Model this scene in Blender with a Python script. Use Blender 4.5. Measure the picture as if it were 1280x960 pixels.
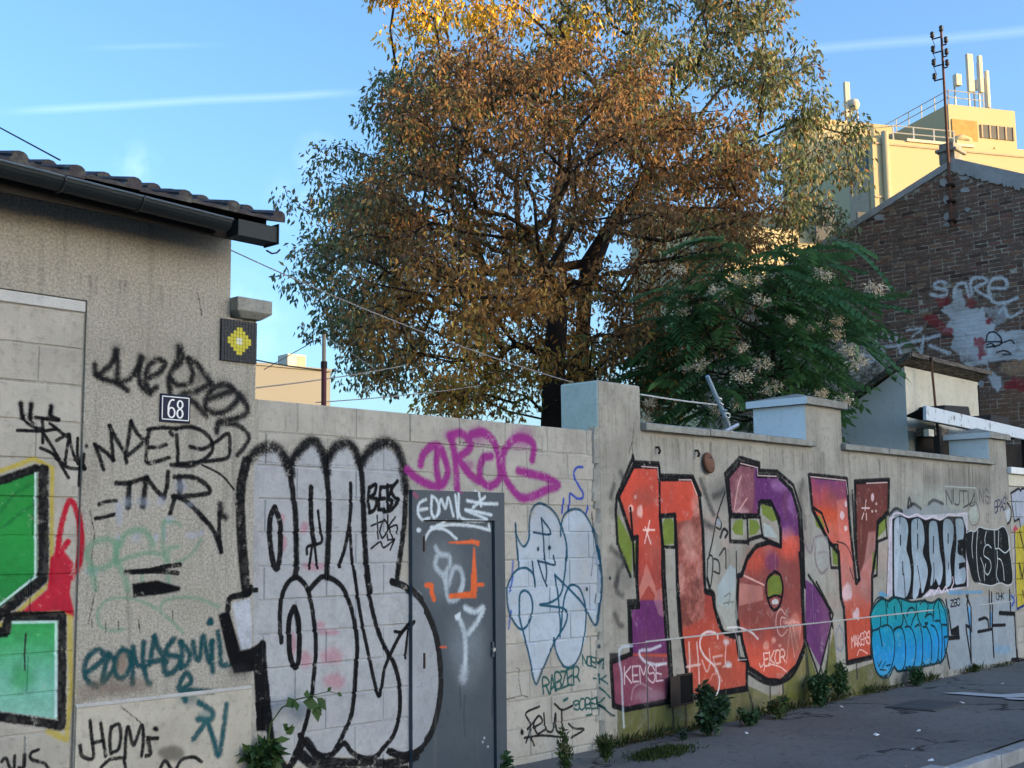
import bpy, math, random
import numpy as np
from mathutils import Vector, Matrix

R = math.radians
for o in list(bpy.data.objects):
    bpy.data.objects.remove(o)
SC = bpy.context.scene
COL = SC.collection

# ------------------------------------------------------------------ camera
FPX, YAW, PITCH, ROLL = 1573.4, 0.730651, 0.126352, -0.0115928
EYE = np.array([0.0, -6.69, 1.70])
_f = np.array([math.cos(YAW) * math.cos(PITCH), math.sin(YAW) * math.cos(PITCH), math.sin(PITCH)])
_r = np.array([math.sin(YAW), -math.cos(YAW), 0.0])
_u = np.cross(_r, _f)
_r, _u = math.cos(ROLL) * _r + math.sin(ROLL) * _u, -math.sin(ROLL) * _r + math.cos(ROLL) * _u
cd = bpy.data.cameras.new('street_camera')
cam = bpy.data.objects.new('street_camera', cd)
COL.objects.link(cam)
cam.matrix_world = Matrix(((_r[0], _u[0], -_f[0], EYE[0]), (_r[1], _u[1], -_f[1], EYE[1]),
                           (_r[2], _u[2], -_f[2], EYE[2]), (0, 0, 0, 1)))
cd.sensor_width = 36
cd.lens = FPX * 36 / 1280
cd.clip_start, cd.clip_end = 0.1, 3000
SC.camera = cam

def ray(x, y):
    return FPX * _f + (x - 640) * _r - (y - 480) * _u
def at(x, y, Y=0.0):                 # photo measurement -> point on the plane y = Y
    v = ray(x, y); return EYE + v * (Y - EYE[1]) / v[1]
def at_x(x, y, X):                   # -> point on the plane x = X
    v = ray(x, y); return EYE + v * (X - EYE[0]) / v[0]
def at_z(x, y, Z=0.0):               # -> point on a horizontal plane
    v = ray(x, y); return EYE + v * (Z - EYE[2]) / v[2]
def at_d(x, y, D):                   # -> point at depth D
    return EYE + ray(x, y) * D / FPX

# ------------------------------------------------------------------ light
SUN_EL, SUN_AZ = R(8.5), math.atan2(0.40, -0.92)        # azimuth clockwise from +Y
W = bpy.data.worlds.new('World'); SC.world = W; W.use_nodes = True
wn = W.node_tree
bgn = wn.nodes['Background']; bgn.inputs[1].default_value = 0.12
sky = wn.nodes.new('ShaderNodeTexSky'); sky.sky_type = 'NISHITA'; sky.sun_disc = False
sky.sun_elevation = SUN_EL; sky.sun_rotation = SUN_AZ
sky.air_density, sky.dust_density, sky.ozone_density = 1.0, 2.4, 3.6
def _wm(op, a, b=None, c=None, clamp=False):
    n = wn.nodes.new('ShaderNodeMath'); n.operation = op; n.use_clamp = clamp
    for i, v in enumerate((a, b, c)):
        if v is None: continue
        if isinstance(v, (int, float)): n.inputs[i].default_value = v
        else: wn.links.new(v, n.inputs[i])
    return n.outputs[0]
# contrails and wisps of cloud, fixed to directions of the sky
tcw = wn.nodes.new('ShaderNodeTexCoord')
nzw = wn.nodes.new('ShaderNodeTexNoise'); nzw.inputs['Scale'].default_value = 9; nzw.inputs['Detail'].default_value = 5
wn.links.new(tcw.outputs['Generated'], nzw.inputs['Vector'])
cloud = None
for (a, b, width, lo, hi, k) in (((0, 140), (460, 114), .0042, -20, 480, .07), ((990, 64), (1280, 40), .0050, 930, 1500, .055),
                                 ((60, 62), (290, 55), .003, 80, 300, .03)):
    va, vb = ray(*a), ray(*b)
    n = np.cross(va, vb); n /= np.linalg.norm(n)
    t = vb - va; t /= np.linalg.norm(t)
    d1 = wn.nodes.new('ShaderNodeVectorMath'); d1.operation = 'DOT_PRODUCT'; d1.inputs[1].default_value = tuple(n)
    wn.links.new(tcw.outputs['Generated'], d1.inputs[0])
    d2 = wn.nodes.new('ShaderNodeVectorMath'); d2.operation = 'DOT_PRODUCT'; d2.inputs[1].default_value = tuple(t)
    wn.links.new(tcw.outputs['Generated'], d2.inputs[0])
    off = _wm('MULTIPLY', _wm('SUBTRACT', nzw.outputs[0], .5), .004)
    prof = _wm('SUBTRACT', 1, _wm('DIVIDE', _wm('ABSOLUTE', _wm('ADD', d1.outputs['Value'], off)), width), clamp=True)
    e0, e1 = [float(np.dot(ray(q, a[1]) / np.linalg.norm(ray(q, a[1])), t)) for q in (lo, hi)]
    m1 = wn.nodes.new('ShaderNodeMapRange'); m1.interpolation_type = 'SMOOTHSTEP'
    m1.inputs[1].default_value = e0; m1.inputs[2].default_value = e0 + .05; wn.links.new(d2.outputs['Value'], m1.inputs[0])
    m2 = wn.nodes.new('ShaderNodeMapRange'); m2.interpolation_type = 'SMOOTHSTEP'
    m2.inputs[1].default_value = e1; m2.inputs[2].default_value = e1 - .06; wn.links.new(d2.outputs['Value'], m2.inputs[0])
    c = _wm('MULTIPLY', _wm('MULTIPLY', prof, k), _wm('MULTIPLY', m1.outputs[0], m2.outputs[0]))
    cloud = c if cloud is None else _wm('ADD', cloud, c)
for (p, rad, k) in (((170, 208), .022, .10), ((398, 195), .022, .09), ((372, 250), .03, .06), ((300, 405), .05, .08)):
    v = ray(*p); v = v / np.linalg.norm(v)
    ds = wn.nodes.new('ShaderNodeVectorMath'); ds.operation = 'DISTANCE'; ds.inputs[1].default_value = tuple(v)
    wn.links.new(tcw.outputs['Generated'], ds.inputs[0])
    blob = _wm('MULTIPLY', 1.0, _wm('SUBTRACT', 1, _wm('DIVIDE', ds.outputs['Value'], rad), clamp=True))
    nz2 = wn.nodes.new('ShaderNodeTexNoise'); nz2.inputs['Scale'].default_value = 60; nz2.inputs['Detail'].default_value = 4
    wn.links.new(tcw.outputs['Generated'], nz2.inputs['Vector'])
    c = _wm('MULTIPLY', _wm('MULTIPLY', blob, k), _wm('MULTIPLY_ADD', nz2.outputs[0], 3.0, -1.0, clamp=True))
    cloud = _wm('ADD', cloud, c)
mixw = wn.nodes.new('ShaderNodeMix'); mixw.data_type = 'RGBA'
wn.links.new(_wm('MINIMUM', cloud, .6), mixw.inputs['Factor'])
wn.links.new(sky.outputs[0], mixw.inputs['A'])
mixw.inputs['B'].default_value = (5.4, 5.9, 6.3, 1)
wn.links.new(mixw.outputs['Result'], bgn.inputs[0])

sl = bpy.data.lights.new('sun', 'SUN'); sl.energy = 2.0; sl.angle = R(0.5); sl.color = (1.0, 0.66, 0.28)
so = bpy.data.objects.new('sun', sl); COL.objects.link(so)
sd = Vector((math.sin(SUN_AZ) * math.cos(SUN_EL), math.cos(SUN_AZ) * math.cos(SUN_EL), math.sin(SUN_EL)))
so.rotation_euler = sd.to_track_quat('Z', 'Y').to_euler(); so.location = (0, -20, 40)
SC.view_settings.view_transform = 'Standard'; SC.view_settings.look = 'None'
SC.view_settings.exposure = 2.2; SC.view_settings.gamma = 1.0
SC.view_settings.use_curve_mapping = False

# ------------------------------------------------------------------ helpers
ORG = {}                                             # world place of every parent
def tag(o, label=None, cat=None, group=None, kind=None):
    if label: o['label'] = label
    if cat: o['category'] = cat
    if group: o['group'] = group
    if kind: o['kind'] = kind
    return o
def thing(name, loc, label, cat, group=None):
    o = bpy.data.objects.new(name, None); COL.objects.link(o)
    o.empty_display_size = .2; o.location = loc; ORG[o] = np.array(loc, float)
    return tag(o, label, cat, group)
def place(name, me, parent=None, loc=(0, 0, 0), kind=None, label=None):   # a mesh shared by alike pieces
    o = bpy.data.objects.new(name, me); COL.objects.link(o)
    base = np.zeros(3)
    if parent is not None:
        o.parent = parent; base = ORG[parent]
    o.location = tuple(np.array(loc, float) - base); ORG[o] = np.array(loc, float)
    return tag(o, label=label, kind=kind)

class MB:
    """collects shapes in world coordinates; build() links them as ONE mesh object"""
    def __init__(s): s.v = []; s.f = []
    def add(s, vs, fs):
        b = len(s.v); s.v += [tuple(map(float, p)) for p in vs]; s.f += [tuple(i + b for i in q) for q in fs]; return s
    def box(s, a, b):
        x0, y0, z0 = a; x1, y1, z1 = b
        return s.add([(x0, y0, z0), (x1, y0, z0), (x1, y1, z0), (x0, y1, z0), (x0, y0, z1), (x1, y0, z1), (x1, y1, z1), (x0, y1, z1)],
                     [(0, 3, 2, 1), (4, 5, 6, 7), (0, 1, 5, 4), (1, 2, 6, 5), (2, 3, 7, 6), (3, 0, 4, 7)])
    def hexa(s, p):                                  # 8 points, bottom ring then top ring
        return s.add(p, [(0, 3, 2, 1), (4, 5, 6, 7), (0, 1, 5, 4), (1, 2, 6, 5), (2, 3, 7, 6), (3, 0, 4, 7)])
    def prism(s, poly, axis, a, b):                  # poly of 2D points, extruded along an axis
        n = len(poly)
        def P(p, t):
            return (t, p[0], p[1]) if axis == 'x' else ((p[0], t, p[1]) if axis == 'y' else (p[0], p[1], t))
        vs = [P(p, a) for p in poly] + [P(p, b) for p in poly]
        fs = [tuple(range(n)), tuple(range(2 * n - 1, n - 1, -1))] + [(i, i + n, (i + 1) % n + n, (i + 1) % n) for i in range(n)]
        return s.add(vs, fs)
    def tube(s, pts, r, n=8, cap=True):
        pts = [np.array(p, float) for p in pts]
        rs = r if hasattr(r, '__len__') else [r] * len(pts)
        b = len(s.v); up = None
        for i, p in enumerate(pts):
            t = pts[min(i + 1, len(pts) - 1)] - pts[max(i - 1, 0)]
            t = t / (np.linalg.norm(t) + 1e-9)
            if up is None:
                up = np.cross(t, (0, 0, 1.0) if abs(t[2]) < .9 else (1.0, 0, 0))
            up = up - t * (up @ t); up /= np.linalg.norm(up) + 1e-9
            w = np.cross(t, up)
            for k in range(n):
                a = 2 * math.pi * k / n
                s.v.append(tuple(p + rs[i] * (math.cos(a) * up + math.sin(a) * w)))
        for i in range(len(pts) - 1):
            for k in range(n):
                s.f.append((b + i * n + k, b + i * n + (k + 1) % n, b + (i + 1) * n + (k + 1) % n, b + (i + 1) * n + k))
        if cap:
            s.f.append(tuple(b + k for k in range(n - 1, -1, -1))); e = b + (len(pts) - 1) * n
            s.f.append(tuple(e + k for k in range(n)))
        return s
    def lathe(s, base, prof, axis=(0, 0, 1), n=12):  # profile (radius, height) about an axis
        ax = np.array(axis, float); ax /= np.linalg.norm(ax)
        return s.tube([np.array(base, float) + ax * h for _, h in prof], [max(q, 1e-4) for q, _ in prof], n)
    def mesh(s, name, mat=None, org=(0, 0, 0), smooth=False):
        me = bpy.data.meshes.new(name)
        o = np.array(org, float)
        me.from_pydata([tuple(np.array(p) - o) for p in s.v], [], s.f)
        if mat: me.materials.append(mat)
        if smooth: me.polygons.foreach_set('use_smooth', [True] * len(me.polygons))
        me.validate(); me.update()
        return me
    def build(s, name, mat, parent=None, org=None, smooth=False, kind=None, label=None, bevel=0):
        if org is None:
            org = ORG[parent] if parent is not None else np.mean(np.array(s.v), axis=0) * (1, 1, 0) + (0, 0, np.array(s.v)[:, 2].min())
        o = place(name, s.mesh(name, mat, org, smooth), parent, org, kind, label)
        if bevel:
            m = o.modifiers.new('bevel', 'BEVEL'); m.width = bevel; m.segments = 2; m.limit_method = 'ANGLE'
        return o

# ------------------------------------------------------------------ materials
class NT:
    def __init__(s, name):
        s.m = bpy.data.materials.new(name); s.m.use_nodes = True
        s.t = s.m.node_tree; s.t.nodes.clear()
        s.out = s.t.nodes.new('ShaderNodeOutputMaterial'); s.b = s.t.nodes.new('ShaderNodeBsdfPrincipled')
        s.t.links.new(s.b.outputs[0], s.out.inputs[0])
        s.geo = s.t.nodes.new('ShaderNodeNewGeometry'); s.pos = s.geo.outputs['Position']
        s.b.inputs['Specular IOR Level'].default_value = .15
    def link(s, a, b): s.t.links.new(a, b)
    def setin(s, sock, v):
        if isinstance(v, bpy.types.NodeSocket): s.link(v, sock)
        elif isinstance(v, (tuple, list)) and sock.type == 'RGBA': sock.default_value = (*v[:3], 1)
        else: sock.default_value = v
    def math(s, op, a, b=None, c=None, clamp=False):
        n = s.t.nodes.new('ShaderNodeMath'); n.operation = op; n.use_clamp = clamp
        for i, v in enumerate((a, b, c)):
            if v is not None: s.setin(n.inputs[i], v)
        return n.outputs[0]
    def noise(s, scale, detail=4, rough=.55, vec=None, stretch=None, dist=0):
        n = s.t.nodes.new('ShaderNodeTexNoise'); n.inputs['Scale'].default_value = scale
        n.inputs['Detail'].default_value = detail; n.inputs['Roughness'].default_value = rough; n.inputs['Distortion'].default_value = dist
        v = s.pos if vec is None else vec
        if stretch:
            mp = s.t.nodes.new('ShaderNodeMapping'); mp.inputs['Scale'].default_value = stretch; s.link(v, mp.inputs[0]); v = mp.outputs[0]
        s.link(v, n.inputs['Vector']); return n.outputs[0]
    def voro(s, scale, feature='F1', rand=1.0):
        n = s.t.nodes.new('ShaderNodeTexVoronoi'); n.feature = feature; n.inputs['Scale'].default_value = scale
        n.inputs['Randomness'].default_value = rand; s.link(s.pos, n.inputs['Vector']); return n.outputs['Distance']
    def ramp(s, v, a, b, smooth=True):
        n = s.t.nodes.new('ShaderNodeMapRange'); n.interpolation_type = 'SMOOTHSTEP' if smooth else 'LINEAR'
        s.setin(n.inputs[0], v); n.inputs[1].default_value = a; n.inputs[2].default_value = b; return n.outputs[0]
    def mix(s, f, a, b, mode='MIX'):
        n = s.t.nodes.new('ShaderNodeMix'); n.data_type = 'RGBA'; n.blend_type = mode
        s.setin(n.inputs['Factor'], f); s.setin(n.inputs['A'], a); s.setin(n.inputs['B'], b); return n.outputs['Result']
    def xyz(s):
        n = s.t.nodes.new('ShaderNodeSeparateXYZ'); s.link(s.pos, n.inputs[0]); return n.outputs
    def rnd(s):
        return s.t.nodes.new('ShaderNodeObjectInfo').outputs['Random']
    def bump(s, h, strength, dist=.01, prev=None):
        n = s.t.nodes.new('ShaderNodeBump'); n.inputs['Strength'].default_value = strength; n.inputs['Distance'].default_value = dist
        s.link(h, n.inputs['Height'])
        if prev is not None: s.link(prev, n.inputs['Normal'])
        return n.outputs[0]
    def done(s, col, rough=.85, normal=None, metal=0):
        s.setin(s.b.inputs['Base Color'], col); s.setin(s.b.inputs['Roughness'], rough); s.b.inputs['Metallic'].default_value = metal
        if normal is not None: s.link(normal, s.b.inputs['Normal'])
        return s.m

def lin(c):
    c = np.array(c, float) / 255.0
    return tuple(np.where(c <= .04045, c / 12.92, ((c + .055) / 1.055) ** 2.4))

def plain(name, col, rough=.6, metal=0, var=.15, scale=12, bump=.15, rust=None):
    n = NT(name)
    c = n.mix(n.noise(scale, 5), tuple(x * (1 - var) for x in col), tuple(x * (1 + var) for x in col))
    if rust: c = n.mix(n.ramp(n.noise(scale * .6, 6, .7), .5, .68), c, rust)
    return n.done(c, rough, n.bump(n.noise(scale * 8, 3), bump, .004), metal)

# painted layers: one sheet of spray paint per wall plane, kept as a texture in wall metres
class Paint:
    def __init__(s, name, u0, u1, z0, z1, ppm, to_plane, seed=1):
        s.u0, s.u1, s.z0, s.z1, s.k, s.P = u0, u1, z0, z1, ppm, to_plane
        s.w, s.h = int((u1 - u0) * ppm), int((z1 - z0) * ppm)
        s.rgb = np.zeros((s.h, s.w, 3), np.float32); s.a = np.zeros((s.h, s.w), np.float32)
        s.im = bpy.data.images.new(name, s.w, s.h, alpha=True); s.im.alpha_mode = 'CHANNEL_PACKED'
        g = np.random.default_rng(seed)
        s.n1 = s._noise(g, (6, 12, 24)); s.n2 = s._noise(g, (1, 2, 3)); s.n3 = s._noise(g, (40, 90, 160))
    def _noise(s, g, cells):
        t = np.zeros((s.h, s.w), np.float32)
        for c in cells:
            gr = g.random((s.h // c + 3, s.w // c + 3)).astype(np.float32)
            y = np.arange(s.h) / c; x = np.arange(s.w) / c
            yi = y.astype(int); xi = x.astype(int); fy = (y - yi)[:, None].astype(np.float32); fx = (x - xi)[None].astype(np.float32)
            fy = fy * fy * (3 - 2 * fy); fx = fx * fx * (3 - 2 * fx)
            t += (gr[yi][:, xi] * (1 - fy) + gr[yi + 1][:, xi] * fy) * (1 - fx) + (gr[yi][:, xi + 1] * (1 - fy) + gr[yi + 1][:, xi + 1] * fy) * fx
        t /= len(cells); return (t - t.mean()) / (t.std() * 2.2)
    def uv(s, pts): return np.array([((p[0] - s.u0) * s.k, (p[1] - s.z0) * s.k) for p in (s.P(*q) for q in pts)])
    def scale_at(s, q):
        return abs(s.P(q[0], q[1])[1] - s.P(q[0], q[1] + 1)[1]) * s.k
    def over(s, y0, y1, x0, x1, m, col):
        A = s.a[y0:y1, x0:x1]; C = s.rgb[y0:y1, x0:x1]
        col = np.asarray(col, np.float32)
        na = m + A * (1 - m); safe = np.maximum(na, 1e-5)[..., None]
        C[:] = (col * m[..., None] + C * (A * (1 - m))[..., None]) / safe; A[:] = na
    @staticmethod
    def curve(p, n=6, closed=False):
        p = np.array(p, float)
        if len(p) < 3: return p
        q = np.vstack([p[-1], p, p[0], p[1]]) if closed else np.vstack([2 * p[0] - p[1], p, 2 * p[-1] - p[-2]])
        t = np.linspace(0, 1, n, endpoint=False)[:, None]; out = []
        for i in range(len(q) - 3):
            a, b, c, d = q[i:i + 4]
            out.append(.5 * (2 * b + (c - a) * t + (2 * a - 5 * b + 4 * c - d) * t ** 2 + (3 * b - a - 3 * c + d) * t ** 3))
        if not closed: out.append(p[-1:])
        else: out.append(p[:1])
        return np.vstack(out)
    def stroke(s, pts, w, col, soft=.22, alpha=1.0, smooth=True, closed=False, rough=.35, taper=0):
        """pts in photo measurements, w = width in the same units, put on the wall as metres"""
        wm = w * s.scale_at(np.mean(np.array(pts), axis=0))
        if smooth: pts = s.curve(pts, 6, closed)
        elif closed: pts = np.vstack([pts, pts[:1]])
        q = s.uv(pts); hw = wm / 2; sf = max(.9, soft * wm)
        pad = hw + sf + 2
        x0, y0 = np.maximum(np.floor(q.min(0) - pad).astype(int), 0); x1, y1 = np.ceil(q.max(0) + pad).astype(int) + 1
        x1, y1 = min(x1, s.w), min(y1, s.h)
        if x1 <= x0 or y1 <= y0: return
        D = np.full((y1 - y0, x1 - x0), 1e9, np.float32)
        N = max(len(q) - 1, 1)
        for i in range(len(q) - 1):
            a, b = q[i], q[i + 1]
            bx0, by0 = np.maximum(np.floor(np.minimum(a, b) - pad).astype(int), (x0, y0)); bx1, by1 = np.minimum(np.ceil(np.maximum(a, b) + pad).astype(int) + 1, (x1, y1))
            if bx1 <= bx0 or by1 <= by0: continue
            X = np.arange(bx0, bx1)[None].astype(np.float32) - a[0]; Y = np.arange(by0, by1)[:, None].astype(np.float32) - a[1]
            d = b - a; L = float(d @ d) + 1e-9
            t = np.clip((X * d[0] + Y * d[1]) / L, 0, 1)
            dist = np.sqrt((X - t * d[0]) ** 2 + (Y - t * d[1]) ** 2)
            if taper: dist = dist + hw * taper * ((i + t) / N)
            v = D[by0 - y0:by1 - y0, bx0 - x0:bx1 - x0]; np.minimum(v, dist, out=v)
        D += s.n2[y0:y1, x0:x1] * sf * rough * 1.6 + s.n1[y0:y1, x0:x1] * hw * .06
        m = np.clip((hw + sf - D) / (2 * sf), 0, 1); m = m * m * (3 - 2 * m)
        m *= alpha * np.clip(1 - .10 * np.abs(s.n1[y0:y1, x0:x1]), 0, 1)
        s.over(y0, y1, x0, x1, m, np.array(col, np.float32) / 255 * (1 + .05 * s.n1[y0:y1, x0:x1, None]))
    def mask(s, pts, soft, smooth=False, wob=0):
        if smooth: pts = s.curve(pts, 6, True)
        q = s.uv(pts); pad = soft + 3 + wob
        x0, y0 = np.maximum(np.floor(q.min(0) - pad).astype(int), 0); x1, y1 = np.ceil(q.max(0) + pad).astype(int) + 1
        x1, y1 = min(x1, s.w), min(y1, s.h)
        if x1 <= x0 or y1 <= y0: return None
        yy = np.arange(y0, y1)[:, None] + (s.n1[y0:y1, x0:x1] * wob if wob else 0); X = np.arange(x0, x1)[None] + (s.n1[y0:y1, x0:x1][:, ::-1] * wob if wob else 0)
        yy = np.broadcast_to(yy, (y1 - y0, x1 - x0)); X = np.broadcast_to(X, yy.shape)
        ins = np.zeros(yy.shape, bool)
        for i in range(len(q)):
            a, b = q[i], q[(i + 1) % len(q)]
            if a[1] == b[1]: continue
            c = ((a[1] > yy) != (b[1] > yy)) & (X < (b[0] - a[0]) * (yy - a[1]) / (b[1] - a[1]) + a[0]); ins ^= c
        m = ins.astype(np.float32)
        for _ in range(2):
            r = max(1, int(soft / 2)); k = 2 * r + 1
            for ax in (0, 1):
                c = np.cumsum(np.pad(m, [(r + 1, r) if i == ax else (0, 0) for i in (0, 1)], mode='edge'), axis=ax)
                m = (np.take(c, range(k, c.shape[ax]), ax) - np.take(c, range(0, c.shape[ax] - k), ax)) / k
        return y0, y1, x0, x1, m
    def fill(s, pts, col, soft=1.2, alpha=1.0, smooth=False, patch=0.0, grad=None, wob=0, mottle=None):
        """grad = list of (value 0 bottom..1 top, colour); mottle = (colour, amount)"""
        r = s.mask(pts, soft, smooth, wob)
        if r is None: return
        y0, y1, x0, x1, m = r
        n1, n3 = s.n1[y0:y1, x0:x1], s.n3[y0:y1, x0:x1]
        if grad:
            t = np.broadcast_to(np.linspace(0, 1, y1 - y0)[:, None], m.shape) + n3 * .06
            ks = [g[0] for g in grad]; c = np.stack([np.interp(t, ks, [g[1][i] for g in grad]) for i in range(3)], -1).astype(np.float32) / 255
        else: c = np.broadcast_to(np.array(col, np.float32) / 255, (*m.shape, 3))
        if mottle:
            f = np.clip((n3 * .8 + n1 * .5) * mottle[1] + mottle[1] * .3, 0, 1)[..., None]; c = c * (1 - f) + np.array(mottle[0], np.float32) / 255 * f
        c = c * (1 + .07 * n1[..., None] + .04 * s.n2[y0:y1, x0:x1, None])
        if patch: m = m * np.clip(1 - patch * (.5 + n3 * .7 + n1 * .6), 0, 1)
        s.over(y0, y1, x0, x1, m * alpha, c)
    def blob(s, p, rx, ry, col, alpha=.6, soft=.6):
        t = np.linspace(0, 2 * math.pi, 14, endpoint=False)
        k = s.scale_at(p)
        s.fill([(p[0] + rx * math.cos(a), p[1] + ry * math.sin(a)) for a in t], col, soft=max(1, soft * min(rx, ry) * k), alpha=alpha, smooth=True, wob=min(rx, ry) * k * .3)
    FONT = {'A': '04,20,44;13,33', 'B': '04,00,30,41,32,02;32,43,34,04', 'C': '41,30,10,01,03,14,34,43', 'D': '04,00,20,41,43,24,04', 'E': '40,00,04,44;02,32',
            'F': '40,00,04;02,32', 'G': '41,30,10,01,03,14,34,43,42,22', 'H': '00,04;40,44;02,42', 'I': '20,24', 'J': '40,43,34,14,03', 'K': '00,04;40,02,44',
            'L': '00,04,44', 'M': '04,00,22,40,44', 'N': '04,00,44,40', 'O': '10,30,41,43,34,14,03,01,10', 'P': '04,00,30,41,32,02', 'Q': '10,30,41,43,34,14,03,01,10;33,44',
            'R': '04,00,30,41,32,02;22,44', 'S': '41,30,10,01,12,32,43,34,14,03', 'T': '00,40;20,24', 'U': '00,03,14,34,43,40', 'V': '00,24,40', 'W': '00,14,22,34,40',
            'X': '00,44;40,04', 'Y': '00,22,40;22,24', 'Z': '00,40,04,44', '-': '12,32', '2': '01,10,30,41,04,44', '0': '10,30,41,43,34,14,03,01,10', '6': '40,10,02,03,14,34,43,32,02', '8': '10,30,41,32,43,34,14,03,12,01,10'}
    def text(s, t, o, dx, dy, w, col, gap=1.25, jit=.08, seed=0, **k):
        """t drawn from the letter strokes: o = top left, dx = width step of a letter, dy = height"""
        g = random.Random(seed); o = np.array(o, float); dx = np.array(dx, float); dy = np.array(dy, float)
        for i, ch in enumerate(t):
            for st in Paint.FONT.get(ch, '').split(';'):
                if not st: continue
                pts = [tuple(o + dx * (i * gap + int(c[0]) / 4 + g.uniform(-jit, jit)) + dy * (int(c[1]) / 4 + g.uniform(-jit, jit))) for c in st.split(',')]
                s.stroke(pts, w, col, smooth=len(pts) > 4, **k)
    def finish(s):
        chips = np.clip((s.n1 * .9 + s.n2 * .7 + s.n3 * .35 - 1.02) * 2.6, 0, 1); s.a *= 1 - .55 * chips      # paint lost in small flakes
        px = np.empty((s.h, s.w, 4), np.float32); px[..., :3] = np.clip(s.rgb, 0, 1); px[..., 3] = s.a
        # spread colour under transparent texels so edges do not darken
        s.im.pixels.foreach_set(px.ravel()); s.im.update(); s.im.pack()
    def node(s, n, axis=0, facing=None):
        """colour and coverage sockets of this sheet for material builder n"""
        x = n.xyz()
        cv = n.t.nodes.new('ShaderNodeCombineXYZ')
        n.link(n.math('DIVIDE', n.math('SUBTRACT', x[axis], s.u0), s.u1 - s.u0), cv.inputs[0])
        n.link(n.math('DIVIDE', n.math('SUBTRACT', x[2], s.z0), s.z1 - s.z0), cv.inputs[1])
        t = n.t.nodes.new('ShaderNodeTexImage'); t.image = s.im; t.extension = 'CLIP'; t.interpolation = 'Linear'
        n.link(cv.outputs[0], t.inputs[0])
        nx = n.t.nodes.new('ShaderNodeSeparateXYZ'); n.link(n.geo.outputs['True Normal'], nx.inputs[0])
        ok = n.math('GREATER_THAN', n.math('ABSOLUTE', nx.outputs[1 - axis]), .35)
        return t.outputs['Color'], n.math('MULTIPLY', t.outputs['Alpha'], ok)
# ------------------------------------------------------------------ paint sheets (filled in at the end)
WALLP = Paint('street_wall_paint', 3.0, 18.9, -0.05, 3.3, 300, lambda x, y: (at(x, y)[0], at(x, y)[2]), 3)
GX = 21.5
GABLEP = Paint('gable_paint', 0.0, 5.2, 2.6, 8.2, 130, lambda x, y: (at_x(x, y, GX)[1], at_x(x, y, GX)[2]), 5)

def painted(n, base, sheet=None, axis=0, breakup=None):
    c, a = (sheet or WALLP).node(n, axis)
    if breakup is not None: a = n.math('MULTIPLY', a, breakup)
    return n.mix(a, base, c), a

# roughcast of the house
n = NT('roughcast')
sp = n.noise(140, 3, .7); sp2 = n.noise(58, 5, .78); big = n.noise(1.3, 5, .6); streak = n.noise(1, 5, .6, stretch=(9, 9, .7))
base = n.mix(n.ramp(sp2, .40, .60), (.39, .355, .30), (.59, .54, .455))
base = n.mix(n.math('MULTIPLY', n.ramp(sp, .55, .68), .8), base, (.085, .075, .062))
base = n.mix(n.math('MULTIPLY', n.ramp(big, .45, .68), .35), base, (.27, .23, .175))
base = n.mix(n.math('MULTIPLY', n.ramp(streak, .53, .72), .45), base, (.13, .115, .095))
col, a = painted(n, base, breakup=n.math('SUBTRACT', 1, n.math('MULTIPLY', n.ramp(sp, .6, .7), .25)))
ROUGHCAST = n.done(col, .9, n.bump(n.math('ADD', n.math('MULTIPLY', sp2, 1.4), sp), .75, .012))

def concrete(name, c0, c1, dark, s=1.0, bump=.35, paint=True, streaks=.4, per_piece=.0, grain=140):
    n = NT(name)
    big = n.noise(2.2 * s, 6, .65); fine = n.noise(grain, 3, .6); mid = n.noise(22 * s, 5, .62); streak = n.noise(1, 5, .65, stretch=(7, 7, .55))
    b = n.mix(n.ramp(big, .32, .68), c0, c1)
    b = n.mix(n.math('MULTIPLY', n.ramp(mid, .5, .75), .55), b, dark)
    b = n.mix(n.math('MULTIPLY', n.ramp(streak, .52, .75), streaks), b, dark)
    b = n.mix(n.math('MULTIPLY', n.ramp(fine, .55, .72), .30), b, tuple(x * .45 for x in dark))
    if per_piece:
        v = n.math('MULTIPLY_ADD', n.rnd(), per_piece, 1 - per_piece / 2)
        cc = n.t.nodes.new('ShaderNodeCombineColor')
        for i in range(3): n.link(v, cc.inputs[i])
        b = n.mix(1.0, b, cc.outputs[0], 'MULTIPLY')
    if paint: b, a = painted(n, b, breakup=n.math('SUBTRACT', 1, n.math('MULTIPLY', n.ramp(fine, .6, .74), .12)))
    return n.done(b, .9, n.bump(n.math('MULTIPLY_ADD', mid, .8, n.math('MULTIPLY', fine, .5)), bump, .008))
BLOCK = concrete('cement_block', (.37, .34, .29), (.485, .445, .385), (.25, .228, .19), bump=.4, per_piece=.13, streaks=.25)
MORTAR = concrete('mortar', (.34, .315, .27), (.46, .43, .37), (.17, .155, .13), s=2.2, bump=.6, streaks=.1)
RENDER = concrete('cement_render', (.31, .285, .24), (.43, .395, .335), (.165, .15, .125), s=.8, bump=.4, streaks=.6)
PLINTH = concrete('plinth_render', (.41, .37, .30), (.52, .475, .39), (.25, .22, .18), bump=.35, streaks=.35)
COPING = concrete('coping_concrete', (.24, .23, .20), (.36, .35, .31), (.10, .097, .085), s=2.5, bump=.5, paint=False, streaks=.2)
LEDGE = concrete('ledge_mortar', (.42, .39, .35), (.52, .49, .44), (.27, .25, .22), s=3, bump=.3, paint=False, streaks=.1)
GREENISH = concrete('pale_green_paint', (.70, .73, .58), (.82, .84, .69), (.48, .49, .38), s=1.6, bump=.25, paint=False, streaks=.5)
WHITEWASH = concrete('whitewash', (.90, .87, .81), (.93, .90, .85), (.72, .69, .64), s=.7, bump=.12, paint=False, streaks=.2)
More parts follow.
